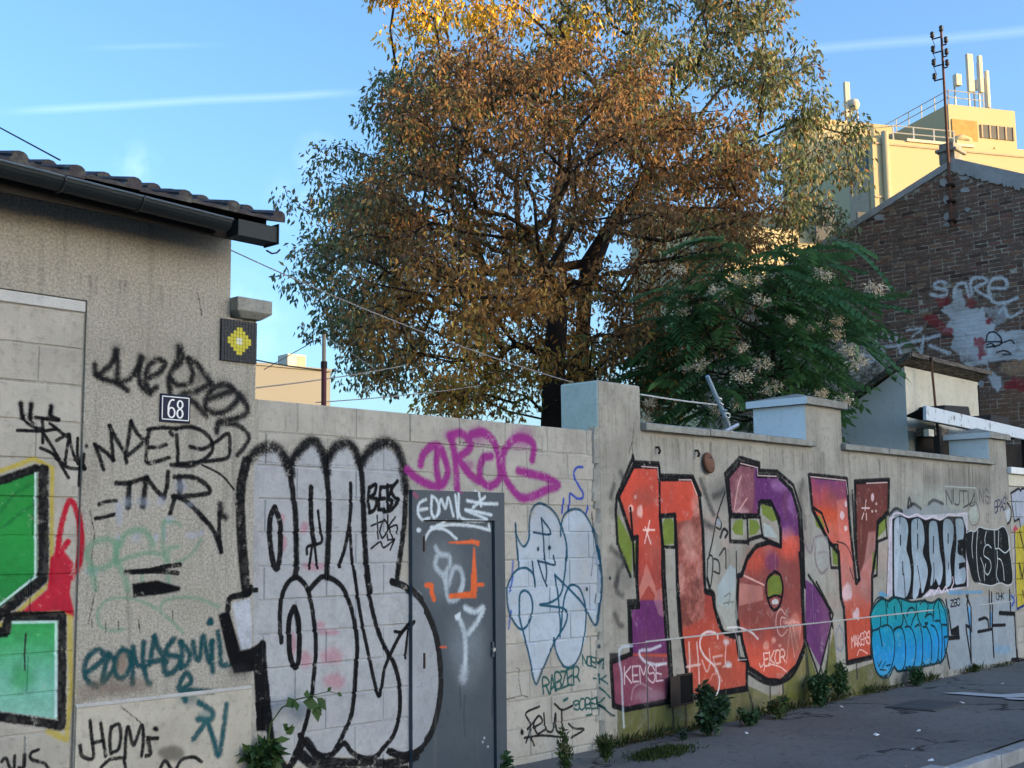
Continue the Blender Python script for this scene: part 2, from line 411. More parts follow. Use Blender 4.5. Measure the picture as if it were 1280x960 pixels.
CREAM = concrete('cream_render', (.64, .58, .45), (.72, .66, .53), (.42, .38, .30), s=.8, bump=.15, paint=False, streaks=.3)
ZINC = plain('zinc_gutter', (.026, .032, .035), .5, .3, .3, 6, .1)
DARKWOOD = plain('dark_wood', (.035, .03, .027), .8)
TILE = plain('roof_tile', (.075, .066, .070), .75, 0, .6, 14, .6, (.16, .155, .13))
RUST = plain('rusty_iron', (.17, .085, .055), .75, .3, .4, 14, .4)
IRON = plain('dark_iron', (.05, .035, .03), .6, .5, .3, 14, .2)
GALV = plain('galvanised', (.42, .44, .45), .4, .75, .2, 20, .1)
WIRE = plain('wire', (.30, .28, .27), .6)
BLACKWIRE = plain('black_cable', (.035, .033, .035), .7)

# ------------------------------------------------------------------ ground
n = NT('asphalt')
fine = n.noise(190, 3, .7); mid = n.noise(14, 5, .6); big = n.noise(.7, 5, .6); vo = n.voro(150)
b = n.mix(n.ramp(big, .3, .7), (.128, .121, .112), (.178, .170, .158))
b = n.mix(n.math('MULTIPLY', n.ramp(fine, .52, .68), .55), b, (.16, .16, .16))
b = n.mix(n.math('MULTIPLY', n.ramp(mid, .52, .70), .5), b, (.040, .040, .043))
b = n.mix(n.math('MULTIPLY', n.ramp(n.noise(3.2, 6, .7), .54, .70), .45), b, (.15, .145, .135))
cv = n.t.nodes.new('ShaderNodeTexVoronoi'); cv.feature = 'DISTANCE_TO_EDGE'; cv.inputs['Scale'].default_value = .42
wp = n.t.nodes.new('ShaderNodeVectorMath'); wp.operation = 'ADD'; nc = n.t.nodes.new('ShaderNodeTexNoise'); nc.inputs['Scale'].default_value = 1.6; nc.inputs['Detail'].default_value = 6
n.link(n.pos, nc.inputs['Vector']); n.link(n.pos, wp.inputs[0]); n.link(nc.outputs['Color'], wp.inputs[1]); n.link(wp.outputs[0], cv.inputs['Vector'])
crk = n.math('MULTIPLY', n.math('LESS_THAN', cv.outputs['Distance'], .009), n.ramp(n.noise(.9, 3), .47, .55))
gum = n.math('LESS_THAN', n.voro(2.6), .055); b = n.mix(n.math('MULTIPLY', gum, .5), b, (.04, .04, .04)); gum2 = n.math('LESS_THAN', n.voro(3.7), .03); b = n.mix(n.math('MULTIPLY', gum2, .5), b, (.30, .29, .27))
b = n.mix(n.math('MULTIPLY', crk, .85), b, (.02, .02, .02))
pt = n.t.nodes.new('ShaderNodeTexVoronoi'); pt.inputs['Scale'].default_value = .33; pt.distance = 'CHEBYCHEV'; n.link(n.pos, pt.inputs['Vector'])
sepc = n.t.nodes.new('ShaderNodeSeparateColor'); n.link(pt.outputs['Color'], sepc.inputs[0])
b = n.mix(n.math('MULTIPLY', n.math('GREATER_THAN', sepc.outputs[0], .78), .35), b, (.07, .07, .072))
ASPHALT = n.done(b, .88, n.bump(n.math('ADD', fine, vo), .5, .006))
n = NT('dry_earth')
ed = n.noise(30, 5, .6)
EARTH = n.done(n.mix(ed, (.06, .055, .04), (.12, .105, .075)), .95, n.bump(ed, .5, .02))
KERB = concrete('granite_kerb', (.27, .265, .26), (.38, .375, .365), (.22, .22, .21), s=3, bump=.3, paint=False, streaks=0, per_piece=.2)
WHITEMARK = plain('worn_white_paint', (.44, .45, .46), .8, 0, .3, 40, .3)

def sheet(name, x0, x1, y0, y1, z, mat, thick=None):
    m = MB()
    if thick: m.box((x0, y0, z - thick), (x1, y1, z))
    else: m.add([(x0, y0, z), (x1, y0, z), (x1, y1, z), (x0, y1, z)], [(0, 1, 2, 3)])
    return tag(m.build(name, mat, org=(0, 0, 0)), kind='structure')
sheet('ground', -900, 1500, -900, 1500, -.16, EARTH)
sheet('road', -150, 200, -24, -2.67, -.13, ASPHALT, .02)
# pavement, slightly uneven, with the kerb along its edge
m = MB()
gx = np.concatenate([[-150], np.arange(-2, 34, .25), [200]]); gy = np.arange(-2.545, .41, .1465)
rg = np.random.default_rng(8)
zz = rg.normal(0, .0025, (len(gx), len(gy)))
vs = [(x, y, (zz[i, j] - .004)) for i, x in enumerate(gx) for j, y in enumerate(gy)]
nj = len(gy)
m.add(vs, [(i * nj + j, (i + 1) * nj + j, (i + 1) * nj + j + 1, i * nj + j + 1) for i in range(len(gx) - 1) for j in range(nj - 1)])
pav = tag(m.build('pavement', ASPHALT, org=(0, 0, 0), smooth=True), kind='structure')
ORG[pav] = np.zeros(3)
m = MB(); m.box((0, -2.665, -.15), (.99, -2.515, 0)); km = m.mesh('kerb_stone', KERB, (0, 0, 0))
for i in range(26):
    o = place('kerb_stone', km, pav, (5.3 + i * 1.0, 0, .004 + rg.uniform(-.004, .004)))
    b_ = o.modifiers.new('bevel', 'BEVEL'); b_.width = .010; b_.segments = 2
    o.rotation_euler = (rg.uniform(-.01, .01), 0, rg.uniform(-.003, .003))
def flat_mark(name, pts, z, mat):
    m = MB(); q = [at_z(x, y, z) for x, y in pts]
    m.add(q, [tuple(range(len(q)))]); return m.build(name, mat, pav)
flat_mark('painted_line', [(1178, 866), (1205, 865), (1250, 868), (1300, 865), (1300, 870), (1262, 872), (1215, 869)], .009, WHITEMARK)
flat_mark('painted_line', [(1254, 872), (1300, 873), (1300, 875.5), (1262, 874)], .011, WHITEMARK)
n = NT('cast_iron_cover'); vc = n.noise(60, 3)
COVERM = n.done(n.mix(vc, (.07, .07, .072), (.10, .10, .10)), .6, n.bump(n.voro(45), .8, .01), .3)
cq = [at_z(x, y, .004) for x, y in ((1122, 881), (1150, 876), (1197, 881), (1168, 887))]
cc = np.mean(cq, axis=0)
cov = thing('drain_cover', tuple(cc), 'dark rectangular cover set flush into the grey pavement', 'drain cover')
m = MB(); m.box((cc[0] - .42, cc[1] - .27, -.03), (cc[0] + .42, cc[1] + .27, .006)); m.build('frame', COVERM, cov, bevel=.002)
m = MB(); m.box((cc[0] - .38, cc[1] - .23, -.03), (cc[0] + .38, cc[1] + .23, .011)); m.build('lid', COVERM, cov, bevel=.003)

# ------------------------------------------------------------------ pieces of masonry
BLK = {}
def block_mesh(L, H, mat, c=.006, D=.10):
    k = (round(L, 3), round(H, 3), mat.name)
    if k not in BLK:
        m = MB()
        o = [(0, 0), (L, 0), (L, H), (0, H)]; i = [(c, c), (L - c, c), (L - c, H - c), (c, H - c)]
        m.add([(x, c, z) for x, z in o] + [(x, 0, z) for x, z in i] + [(x, D, z) for x, z in o],
              [(4, 5, 6, 7)] + [(a, (a + 1) % 4, 4 + (a + 1) % 4, 4 + a) for a in range(4)] + [(8 + a, 8 + (a + 1) % 4, (a + 1) % 4, a) for a in range(4)])
        BLK[k] = m.mesh('concrete_block', mat, (0, 0, 0))
    return BLK[k]
def courses(parent, x0, x1, zs, offs, L, y, mat, skip=(), joint=.010, rnd=random.Random(4)):
    for k in range(len(zs) - 1):
        zb, zt = zs[k], zs[k + 1]
        spans = [(x0, x1)]
        for (a, b, zlim) in skip:
            if zb < zlim - .03: spans = [(x0, a), (b, x1)]
        for (a, b) in spans:
            x = a + ((offs[k % len(offs)] - a) % L)
            cuts = [a] + [q for q in np.arange(x, b, L) if q - a > .06 and b - q > .06] + [b]
            for p, q in zip(cuts, cuts[1:]):
                j = joint / 2
                place('concrete_block', block_mesh(q - p - joint, zt - zb - joint, mat), parent, (p + j, y + rnd.uniform(-.003, .003), zb + j))

# ------------------------------------------------------------------ the house on the left
house = thing('house', (3.2, 0, 0), 'low roughcast house with tiled eave, number plate and blocked-up opening', 'house')
m = MB()
m.prism([(3.745, -.1), (4.954, -.1), (4.954, 3.17), (4.747, 3.17), (4.747, 3.72), (-3, 3.72), (-3, 3.144), (3.745, 3.144)], 'y', 0, .28)
m.build('wall', ROUGHCAST, house)
m = MB(); m.prism([(.282, -.1), (5.2, -.1), (5.2, 3.70), (2.7, 4.62), (.282, 3.70)], 'x', 4.46, 4.742); m.build('gable_wall', ROUGHCAST, house)
m = MB(); m.box((-3, .0185, -.1), (3.744, .25, 3.143)); m.build('mortar', MORTAR, house)
m = MB(); m.box((-3, .002, 3.072), (3.738, .05, 3.138)); m.build('mortar_band', concrete('pale_mortar', (.52, .51, .49), (.60, .59, .57), (.40, .385, .36), s=3, bump=.4, streaks=.1), house, bevel=.006)
hz = [3.066 - .2155 * k for k in range(15)][::-1]
courses(house, 1.55, 3.738, hz, [3.459, 3.738 - .56], .56, .012, BLOCK)
m = MB()                                            # plinth layer, its sloping top edge catches the light
zt = .826
m.prism([(-.012, -.1), (0.01, -.1), (0.01, zt), (-.002, zt), (-.012, zt - .02)], 'x', 3.752, 4.95); m.build('plinth', PLINTH, house)
m = MB(); m.prism([(-.0125, zt - .019), (-.003, zt - .004), (-.001, zt + .005), (-.0165, zt - .012)], 'x', 3.75, 4.952); m.build('plinth_ledge', LEDGE, house)
# cap of the short pier at the corner
m = MB()
m.hexa([(4.80, -.04, 3.171), (4.965, -.04, 3.171), (4.965, .34, 3.171), (4.76, .34, 3.171), (4.745, -.085, 3.21), (5.02, -.085, 3.21), (5.02, .36, 3.21), (4.745, .36, 3.21)])
m.box((4.745, -.085, 3.2101), (5.02, .36, 3.30)); m.build('pier_cap', COPING, house, bevel=.006)
# eave: fascia, soffit, gutter, hooks, tiles
m = MB(); m.box((-3, -.30, 3.60), (4.80, -.275, 3.775)); m.build('fascia', DARKWOOD, house)
m = MB(); m.box((-3, -.274, 3.70), (4.745, 0.0, 3.722)); m.build('soffit', DARKWOOD, house)
m = MB(); m.box((4.50, -.42, 3.60), (4.80, -.302, 3.70)); m.box((4.795, -.43, 3.59), (4.803, -.28, 3.72)); m.build('eave_end', ZINC, house)
g0, g1 = at(0, 200, -.46), at(291, 274, -.46)
gd = (g1 - g0) / (g1[0] - g0[0]); gs = g0 + gd * (-3 - g0[0])
def half_pipe(a, b, rad, th, n=10):
    m = MB(); vs = []
    for p in (a, b):
        for rr in (rad, rad - th):
            for k in range(n + 1):
                t = math.pi + math.pi * k / n
                vs.append((p[0], p[1] + rad + rr * math.cos(t), p[2] + rr * math.sin(t)))
    q = n + 1; fs = []
    for k in range(n):
        fs += [(k, k + 1, 2 * q + k + 1, 2 * q + k), (q + k, 3 * q + k, 3 * q + k + 1, q + k + 1), (k, q + k, q + k + 1, k + 1), (2 * q + k, 2 * q + k + 1, 3 * q + k + 1, 3 * q + k)]
    fs += [(0, 2 * q, 3 * q, q), (n, q + n, 3 * q + n, 2 * q + n)]
    return m.add(vs, fs)
m = half_pipe(gs, g1, .068, .006)
e = g1; m.add([(e[0], e[1] + .068 + .068 * math.cos(math.pi + math.pi * k / 10), e[2] + .068 * math.sin(math.pi + math.pi * k / 10)) for k in range(11)], [tuple(range(11))])
gut = m.build('gutter', ZINC, house, smooth=False)
m = MB(); m.tube([gs, g1 + gd * .004], .008, 8); m.build('gutter_bead', plain('zinc_bead', (.16, .19, .21), .35, .5), house, smooth=True)
for px, py in ((82, 222), (180, 247)):
    c = at(px, py, -.46); c = g0 + gd * (c[0] - g0[0])
    m = MB(); m.tube([(c[0], c[1] + .068 + .073 * math.cos(t), c[2] + .073 * math.sin(t)) for t in np.linspace(math.pi * .98, math.pi * 1.75, 9)], .006, 6)
    m.build('gutter_hook', plain('hook_zinc', (.05, .055, .058), .4, .5), house, smooth=True)
m = MB(); m.tube([at(333, 313, -.3), at(340, 317, -.3), at(346, 316, -.3), at(350, 312, -.3)], .006, 6); m.build('cable_hook', BLACKWIRE, house)
PIT = R(17)
m = MB(); w_, l_ = .342, .40
prof = [(-.342, .0), (-.30, .018), (-.26, .004), (-.17, .012), (-.11, .004), (-.085, .02)] + [(-.045 + .05 * math.cos(t), .02 + .034 * math.sin(t)) for t in np.linspace(math.pi * .9, 0, 6)] + [(.008, .0)]
def tile_ring(y, k): return [(x, y, z * k) for x, z in prof] + [(x, y, -.012) for x, z in (prof[-1], prof[0])]
a, b_, c_ = tile_ring(0, 1.05), tile_ring(.045, 1.02), tile_ring(l_, .72)
N_ = len(a); m.add(a + b_ + c_, [tuple(range(N_ - 1, -1, -1)), tuple(range(2 * N_, 3 * N_))] + [(s * N_ + i, s * N_ + (i + 1) % N_, (s + 1) * N_ + (i + 1) % N_, (s + 1) * N_ + i) for s in (0, 1) for i in range(N_)])
tm = m.mesh('roof_tile', TILE, (0, 0, 0))
rt = random.Random(2)
for rw in range(8):
    for k in range(11):
        s = rw * .345
        o = place('roof_tile', tm, house, (4.835 - k * w_ + rt.uniform(-.006, .006), -.43 + s * math.cos(PIT), 3.745 + s * math.sin(PIT) + rt.uniform(-.004, .004)))
        o.rotation_euler = (PIT - .035 + rt.uniform(-.01, .01), rt.uniform(-.012, .012), rt.uniform(-.01, .01))
m = MB(); m.prism([(-.40, 3.74), (5.2, 3.74), (2.7, 4.76 - .06)], 'x', -3, 4.74); m.build('roof_deck', DARKWOOD, house)

# number plate 68
plate = thing('house_number_plate', tuple(at(217, 510)), 'dark blue enamel house number plate reading 68', 'number plate')
pc = [at(199, 493), at(237, 496), at(236, 527), at(198, 524)]
ENAMEL = plain('blue_enamel', (.012, .016, .045), .25, 0, .2, 20, .02); ENWHITE = plain('white_enamel', (.80, .80, .80), .25, 0, .05, 20, .02)
x0, x1 = 4.243, 4.457; z0, z1 = 2.463, 2.637
m = MB(); m.box((x0, -.012, z0), (x1, 0.0, z1)); m.build('panel', ENAMEL, plate, bevel=.003)
m = MB()
for (a, b, c, d) in ((x0 + .012, x1 - .012, z1 - .02, z1 - .014), (x0 + .012, x1 - .012, z0 + .014, z0 + .02)): m.box((a, -.0135, c), (b, -.0121, d))
for xx in (x0 + .010, x1 - .016): m.box((xx, -.0135, z0 + .021), (xx + .006, -.0121, z1 - .021))
m.build('border', ENWHITE, plate)
def ring(m, cx, cz, rx, rz, tx, tz, y, a0=0, a1=2 * math.pi, n=20):
    for k in range(n):
        t0, t1 = a0 + (a1 - a0) * k / n, a0 + (a1 - a0) * (k + 1) / n
        P = lambda t, q: (cx + (rx - q * tx) * math.cos(t), cz + (rz - q * tz) * math.sin(t))
        o0, o1, i1, i0 = P(t0, 0), P(t1, 0), P(t1, 1), P(t0, 1)
        m.add([(o0[0], y, o0[1]), (o1[0], y, o1[1]), (i1[0], y, i1[1]), (i0[0], y, i0[1])], [(0, 1, 2, 3)] if True else [])
m = MB(); ring(m, x0 + .078, z0 + .060, .029, .035, .012, .009, -.0128); ring(m, x0 + .086, z0 + .084, .037, .060, .013, .009, -.0131, R(70), R(205)); m.build('digit', ENWHITE, plate, label='white digit 6')
m = MB(); ring(m, x0 + .138, z0 + .057, .026, .031, .013, .009, -.0128); ring(m, x0 + .138, z0 + .113, .024, .028, .012, .009, -.0128); m.build('digit', ENWHITE, plate, label='white digit 8')

# small tile mosaic under the pier cap (plain geometric pattern)
mos = thing('mosaic_panel', tuple(at(297, 422)), 'small dark mosaic panel with a yellow diamond below the pier cap', 'mosaic')
mx0, mx1, mz0, mz1 = 4.672, 4.948, 2.885, 3.155
GROUT = plain('dark_mosaic_tile', (.022, .028, .038), .3, 0, .3, 20, .1); YT = plain('yellow_mosaic_tile', (.58, .50, .045), .3, 0, .25, 18, .1); WT = plain('cream_mosaic_tile', (.68, .66, .50), .3, 0, .1, 18, .1)
m = MB(); m.box((mx0, -.014, mz0), (mx1, 0, mz1)); m.build('backing', GROUT, mos, bevel=.002)
pat = ["............", "............", ".....YY.....", "....YYYY....", "...YYYYYY...", "..YYYWWYYY..", "..YYYWWYYY..", "...YYYYYY...", "....YYYY....", ".....YY.....", "............", "............"]
ts = (mx1 - mx0) / 12
tms = {}
for r_, row in enumerate(pat):
    for c_, ch in enumerate(row):
        key = ch
        if key not in tms:
            m = MB(); m.box((.0012, -.005, .0012), (ts - .0012, 0, ts - .0012)); tms[key] = m.mesh('mosaic_tile', {'.': GROUT, 'Y': YT, 'W': WT}[ch], (0, 0, 0))
        place('mosaic_tile', tms[key], mos, (mx0 + c_ * ts, -.0142 + rt.uniform(-.0008, .0008), mz1 - (r_ + 1) * (mz1 - mz0) / 12))

# ------------------------------------------------------------------ block wall with the metal door
bw = thing('block_wall', (6.7, .1, 0), 'grey concrete block wall with black and silver bubble graffiti around a metal door', 'wall')
cz = [-.175 + .2185 * k for k in range(14)]          # courses; top of the wall is at 2.665
m = MB(); YB = .028
m.box((4.958, YB, -.2), (6.36, .20, 2.655)); m.box((7.35, YB, -.2), (8.60, .20, 2.655)); m.box((6.3601, YB, 2.09), (7.3499, .20, 2.655)); m.build('mortar', MORTAR, bw)
courses(bw, 4.985, 8.56, cz, [5.318, 5.318 + .26], .52, .022, BLOCK, skip=[(6.35, 7.358, 2.10)])
m = MB()
rb = random.Random(7); zq = -.1
while zq < 2.62:                                     # ragged strip of mortar against the house
    h = rb.uniform(.05, .16); m.hexa([(4.956, .004 + rb.uniform(0, .02), zq), (4.985 + rb.uniform(0, .035), .012, zq), (4.99, .05, zq), (4.956, .05, zq), (4.956, .004 + rb.uniform(0, .02), zq + h), (4.985 + rb.uniform(0, .035), .012, zq + h), (4.99, .05, zq + h), (4.956, .05, zq + h)]); zq += h
m.build('mortar_strip', MORTAR, bw)

n = NT('door_metal')
b = n.mix(n.noise(3, 5), (.060, .075, .090), (.085, .102, .120)); b = n.mix(n.math('MULTIPLY', n.ramp(n.noise(20, 6, .7), .55, .7), .4), b, (.045, .05, .055))
b, a = painted(n, b); b = n.mix(n.math('MULTIPLY', n.ramp(n.noise(1, 5, .7, stretch=(14, 14, .8)), .56, .72), .35), b, (.12, .12, .115)); DOOR = n.done(b, .42, n.bump(n.noise(3.5, 3), .35, .03))
door = thing('metal_door', (6.85, 0, 0), 'dark grey metal door tagged with white and orange spray paint', 'door')
X0, X1, ZT = 6.355, 7.352, 2.10
LX0, LX1, LZ = at(529.5, 700)[0], at(617, 700)[0], at(560, 651.5)[2]
m = MB(); m.box((X0, -.008, 0), (LX0 - .008, .06, ZT)); m.box((LX1 + .008, -.008, 0), (X1, .06, ZT)); m.box((LX0 - .0079, -.008, LZ + .008), (LX1 + .0079, .06, ZT)); m.build('frame', DOOR, door)
m = MB(); m.box((LX0, .014, .01), (LX1, .05, LZ)); m.build('leaf', DOOR, door, bevel=.003)
m = MB(); m.box((LX0 - .02, .052, 0), (LX1 + .02, .058, LZ + .02)); m.build('rebate', DARKWOOD, door)
for yy in (826, 680):
    z = at(529, yy)[2]; m = MB(); m.tube([(LX0 - .004, -.006, z - .055), (LX0 - .004, -.006, z + .055)], .011, 8); m.build('hinge', IRON, door)
k = at(617, 812); m = MB(); m.tube([(LX1 - .012, .012, k[2]), (LX1 - .012, -.012, k[2])], .016, 12); m.build('lock', GALV, door)
m = MB(); m.box((LX1 - .024, -.001, k[2] - .055), (LX1 - .001, .008, k[2] + .06)); m.build('lock_plate', DOOR, door)

# ------------------------------------------------------------------ tall pillar
def sided(m, name, front, left, parent, bevel=.008):
    o = m.build(name, front, parent); o.data.materials.append(left)
    for f in o.data.polygons:
        if f.normal.x < -.5: f.material_index = 1
    if bevel:
        b = o.modifiers.new('bevel', 'BEVEL'); b.width = bevel; b.segments = 2
    return o
pil = thing('pillar', (8.9, .2, 0), 'tall rendered concrete pillar with pale green side between the two walls', 'pillar')
sided(MB().box((8.568, -.012, -.1), (9.19, .414, 3.105)), 'shaft', RENDER, GREENISH, pil, .018)
m = MB(); zq = -.05
while zq < 2.6:
    h = rb.uniform(.04, .13); d_ = rb.uniform(-.006, .02); w0 = rb.uniform(.02, .075)
    m.hexa([(8.566 - w0, d_ + .008, zq), (8.57, -.01, zq), (8.57, .05, zq), (8.55 - w0, .05, zq), (8.566 - w0 * rb.uniform(.5, 1), d_ + .008, zq + h), (8.57, -.01, zq + h), (8.57, .05, zq + h), (8.55 - w0, .05, zq + h)]); zq += h
m.build('mortar_edge', MORTAR, pil)

# ------------------------------------------------------------------ rendered wall with copings and piers
rw = thing('rendered_wall', (13.5, 0, 0), 'long grey rendered wall painted with large red and purple letters', 'wall')
m = MB(); m.box((9.192, 0, -.15), (17.93, .20, 2.705)); m.build('panel', RENDER, rw)
m = MB(); zl = .835
m.prism([(-.012, -.1), (.01, -.1), (.01, zl), (-.003, zl), (-.012, zl - .015)], 'x', 9.195, 17.92); m.build('plinth', RENDER, rw)
m = MB(); m.prism([(-.0125, zl - .012), (-.003, zl - .003), (-.001, zl + .002), (-.0155, zl - .009)], 'x', 8.75, 15.2); m.build('ledge', LEDGE, rw)
m = MB(); m.prism([(-.0125, zl - .012), (-.003, zl - .003), (-.001, zl + .002), (-.0155, zl - .009)], 'x', 16.75, 17.8); m.build('ledge', LEDGE, rw)
def coping(xa, xb, n_):
    L = (xb - xa) / n_
    for i in range(n_):
        m = MB(); a, b = xa + i * L + .003, xa + (i + 1) * L - .003
        m.prism([(-.065, 2.706), (.265, 2.706), (.265, 2.765), (.10, 2.800), (-.065, 2.768)], 'x', a, b)
        o = m.build('coping', COPING, rw, bevel=.007); o.rotation_euler = (0, rb.uniform(-.002, .002), 0)
coping(9.20, 12.33, 3); coping(12.99, 17.38, 4)
for (xa, xb, dep, zt) in ((12.211, 13.03, .645, 3.165), (17.30, 17.93, .56, 3.075)):
    p = sided(MB().box((xa, -.003, -.1), (xb, dep, zt)), 'pier', RENDER, WHITEWASH, rw, .006)
    ORG[p] = ORG[rw]
    m = MB(); o_ = .055; zc = zt + .001
    m.box((xa - o_, -.06, zc), (xb + o_, dep + o_, zc + .075))
    cx, cy = (xa + xb) / 2, dep / 2
    m.add([(xa - o_, -.06, zc + .075), (xb + o_, -.06, zc + .075), (xb + o_, dep + o_, zc + .075), (xa - o_, dep + o_, zc + .075), (cx, cy, zc + .175)], [(0, 1, 4), (1, 2, 4), (2, 3, 4), (3, 0, 4)])
    c = m.build('cap', COPING, p); c.data.materials.append(WHITEWASH)
    for f in c.data.polygons:
        if f.normal.x < -.9: f.material_index = 1
for px, py in ((820, 562), (869, 566)):
    q = at(px, py); m = MB(); m.tube([(q[0], 0.01, q[2] + .02), (q[0], -.03, q[2] + .02), (q[0], -.045, q[2] - .015), (q[0], -.03, q[2] - .04)], .012, 6); m.build('iron_hook', IRON, rw)
q = at(885, 579)
disc = thing('rusty_plate', (q[0], 0, q[2]), 'rusty round metal plate hanging on the wall above the red letters', 'plate')
m = MB(); ax = np.array((.12, -.95, .16)); m.lathe((q[0] - .02, -.01, q[2]), [(.01, 0), (.10, .001), (.105, .012), (.10, .025), (.06, .04), (.001, .045)], ax, 18); m.build('disc', RUST, disc)
m = MB(); m.tube([(q[0] - .02, .01, q[2] + .05), (q[0] - .02, -.05, q[2] + .05)], .012, 8); m.build('bolt', IRON, disc)

# little meter hatch low in the wall
a, b = at(846, 852), at(861, 876)
hx0, hx1, hz0, hz1 = a[0], b[0] + .02, b[2] - .01, a[2] + .05
hat = thing('meter_hatch', (hx0, 0, hz0), 'small black hatch open near the foot of the painted wall', 'hatch')
m = MB(); m.box((hx0, -.022, hz0), (hx1, -.0125, hz1)); m.build('opening', plain('hatch_void', (.006, .006, .006), .9), hat)
m = MB()
for bx in (((hx0 - .015, -.03, hz0 - .015), (hx0, -.012, hz1 + .015)), ((hx1, -.03, hz0 - .015), (hx1 + .015, -.012, hz1 + .015)), ((hx0 + .0001, -.03, hz1), (hx1 - .0001, -.012, hz1 + .015)), ((hx0 + .0001, -.03, hz0 - .015), (hx1 - .0001, -.012, hz0))): m.box(*bx)
m.build('frame', IRON, hat)
m = MB(); m.hexa([(hx0 - .20, -.07, hz0 - .01), (hx0 - .01, -.045, hz0 - .01), (hx0 - .01, -.035, hz0 - .01), (hx0 - .20, -.06, hz0 - .01), (hx0 - .20, -.07, hz1 + .01), (hx0 - .01, -.045, hz1 + .01), (hx0 - .01, -.035, hz1 + .01), (hx0 - .20, -.06, hz1 + .01)]); m.build('lid', IRON, hat)

# ------------------------------------------------------------------ second block wall at the right edge
bw2 = thing('block_wall', (18.6, 0, 0), 'pale block wall with yellow letter at the right end of the street', 'wall')
z2 = 2.43
m = MB(); m.box((17.94, .03, -.2), (21.4, .22, z2)); m.build('mortar', MORTAR, bw2)
courses(bw2, 17.945, 20.6, [-.19 + .2185 * k for k in range(13)], [18.2, 18.46], .52, .006, BLOCK)
m = MB(); m.box((17.94, -.01, z2 + .003), (21.4, .23, z2 + .17)); m.build('top_beam', CREAM, bw2, bevel=.01)
m = MB(); m.box((17.94, -.06, z2 + .174), (21.4, .3, z2 + .27)); m.build('coping', WHITEWASH, bw2, bevel=.01)
# ------------------------------------------------------------------ unseen block behind the camera, placed and sized to shade the walls
def shade_block(name, x0, x1, y0, y1, h, label, mat):
    t = thing(name, ((x0 + x1) / 2, y1, 0), label, 'building')
    m = MB(); m.box((x0, y0, -.2), (x1, y1, h)); m.build('wall', mat, t)
    m = MB(); m.box((x0 - .3, y0 - .3, h), (x1 + .3, y1 + .3, h + .5)); m.build('roof', COPING, t)
    wm = MB().box((0, 0, 0), (1.2, .06, 1.7)).mesh('window', WINGLASS, (0, 0, 0))
    for k in range(int(h // 3.1)):
        for i in range(int((x1 - x0) // 4)):
            place('window', wm, t, (x0 + 1.4 + i * 4, y1 + .001, 1.0 + k * 3.1))
WINGLASS = plain('window_glass', (.09, .09, .085), .3, 0, .2, 2, 0)
FACADE = concrete('pale_facade', (.52, .49, .43), (.62, .59, .53), (.4, .37, .32), s=.3, paint=False, streaks=.2)
FARY, FARH = -100.0, 23.5
shade_block('apartment_building', 36, 104, FARY - 14, FARY, FARH, 'unseen pale block behind the camera, added to shade the walls', FACADE)

# ------------------------------------------------------------------ brick gable house
n = NT('old_brick')
v = n.rnd(); ns = n.noise(30, 4, .65); wn2 = n.noise(1.1, 4); at_v = n.t.nodes.new('ShaderNodeAttribute'); at_v.attribute_name = 'tone'
tone = at_v.outputs['Fac']
vv = n.math('FRACT', n.math('ADD', n.math('MULTIPLY', v, 7.3), tone))
rmp = n.t.nodes.new('ShaderNodeValToRGB'); n.link(vv, rmp.inputs[0])
els = rmp.color_ramp.elements; els[0].position = 0; els[0].color = (.12, .068, .05, 1); els[1].position = 1; els[1].color = (.35, .18, .115, 1)
for p_, c_ in ((.25, (.26, .15, .105)), (.5, (.20, .118, .085)), (.72, (.26, .16, .11)), (.9, (.28, .13, .09)), (.965, (.36, .21, .12))):
    e_ = els.new(p_); e_.color = (*c_, 1)
b = n.mix(n.math('MULTIPLY', n.ramp(ns, .45, .7), .5), rmp.outputs[0], (.075, .055, .045))
b = n.mix(n.math('MULTIPLY', n.ramp(wn2, .5, .7), .35), b, (.085, .055, .043)); b = n.mix(n.math('MULTIPLY', n.ramp(n.noise(3.1, 5, .65), .52, .68), .4), b, (.27, .15, .10))
col, a = painted(n, b, GABLEP, 1)
BRICK = n.done(col, .9, n.bump(ns, .5, .01))
n = NT('old_mortar')
b = n.mix(n.ramp(n.noise(9, 6, .7), .38, .64), (.16, .125, .095), (.60, .52, .40)); col, a = painted(n, b, GABLEP, 1); OLDMORTAR = n.done(col, .95, n.bump(n.noise(40, 4), .6, .01))
bh = thing('brick_house', (GX, 3, 0), 'old brick gable house with white graffiti and a rusty pole on its gable', 'house')
G = lambda x, y: at_x(x, y, GX)
pk = G(1188, 207); gl = G(1040, 300); gr = G(1280, 228)
sl = (gl[2] - pk[2]) / (gl[1] - pk[1]); sr = (pk[2] - gr[2]) / (gr[1] - pk[1]) * -1
YL, YR = 7.5, .02
zl_, zr_ = pk[2] + sl * (YL - pk[1]), pk[2] - abs(sr) * (pk[1] - YR)
m = MB(); m.prism([(YR, -.1), (YL, -.1), (YL, zl_), (pk[1], pk[2]), (YR, zr_)], 'x', GX + .004, GX + 12); m.build('wall', OLDMORTAR, bh)
roof = MB()
for (ya, za, yb, zb) in ((pk[1], pk[2], YL + .3, zl_ + sl * .3), (YR - .25, zr_ - abs(sr) * .25, pk[1], pk[2])):
    roof.prism([(ya, za + .002), (yb, zb + .002), (yb, zb + .13), (ya, za + .13)], 'x', GX + .25, GX + 12.2)
roof.build('roof', TILE, bh)
VERGE = concrete('verge_mortar', (.40, .385, .36), (.52, .50, .47), (.22, .21, .19), s=2, paint=False, streaks=.2)
rg2 = random.Random(11)
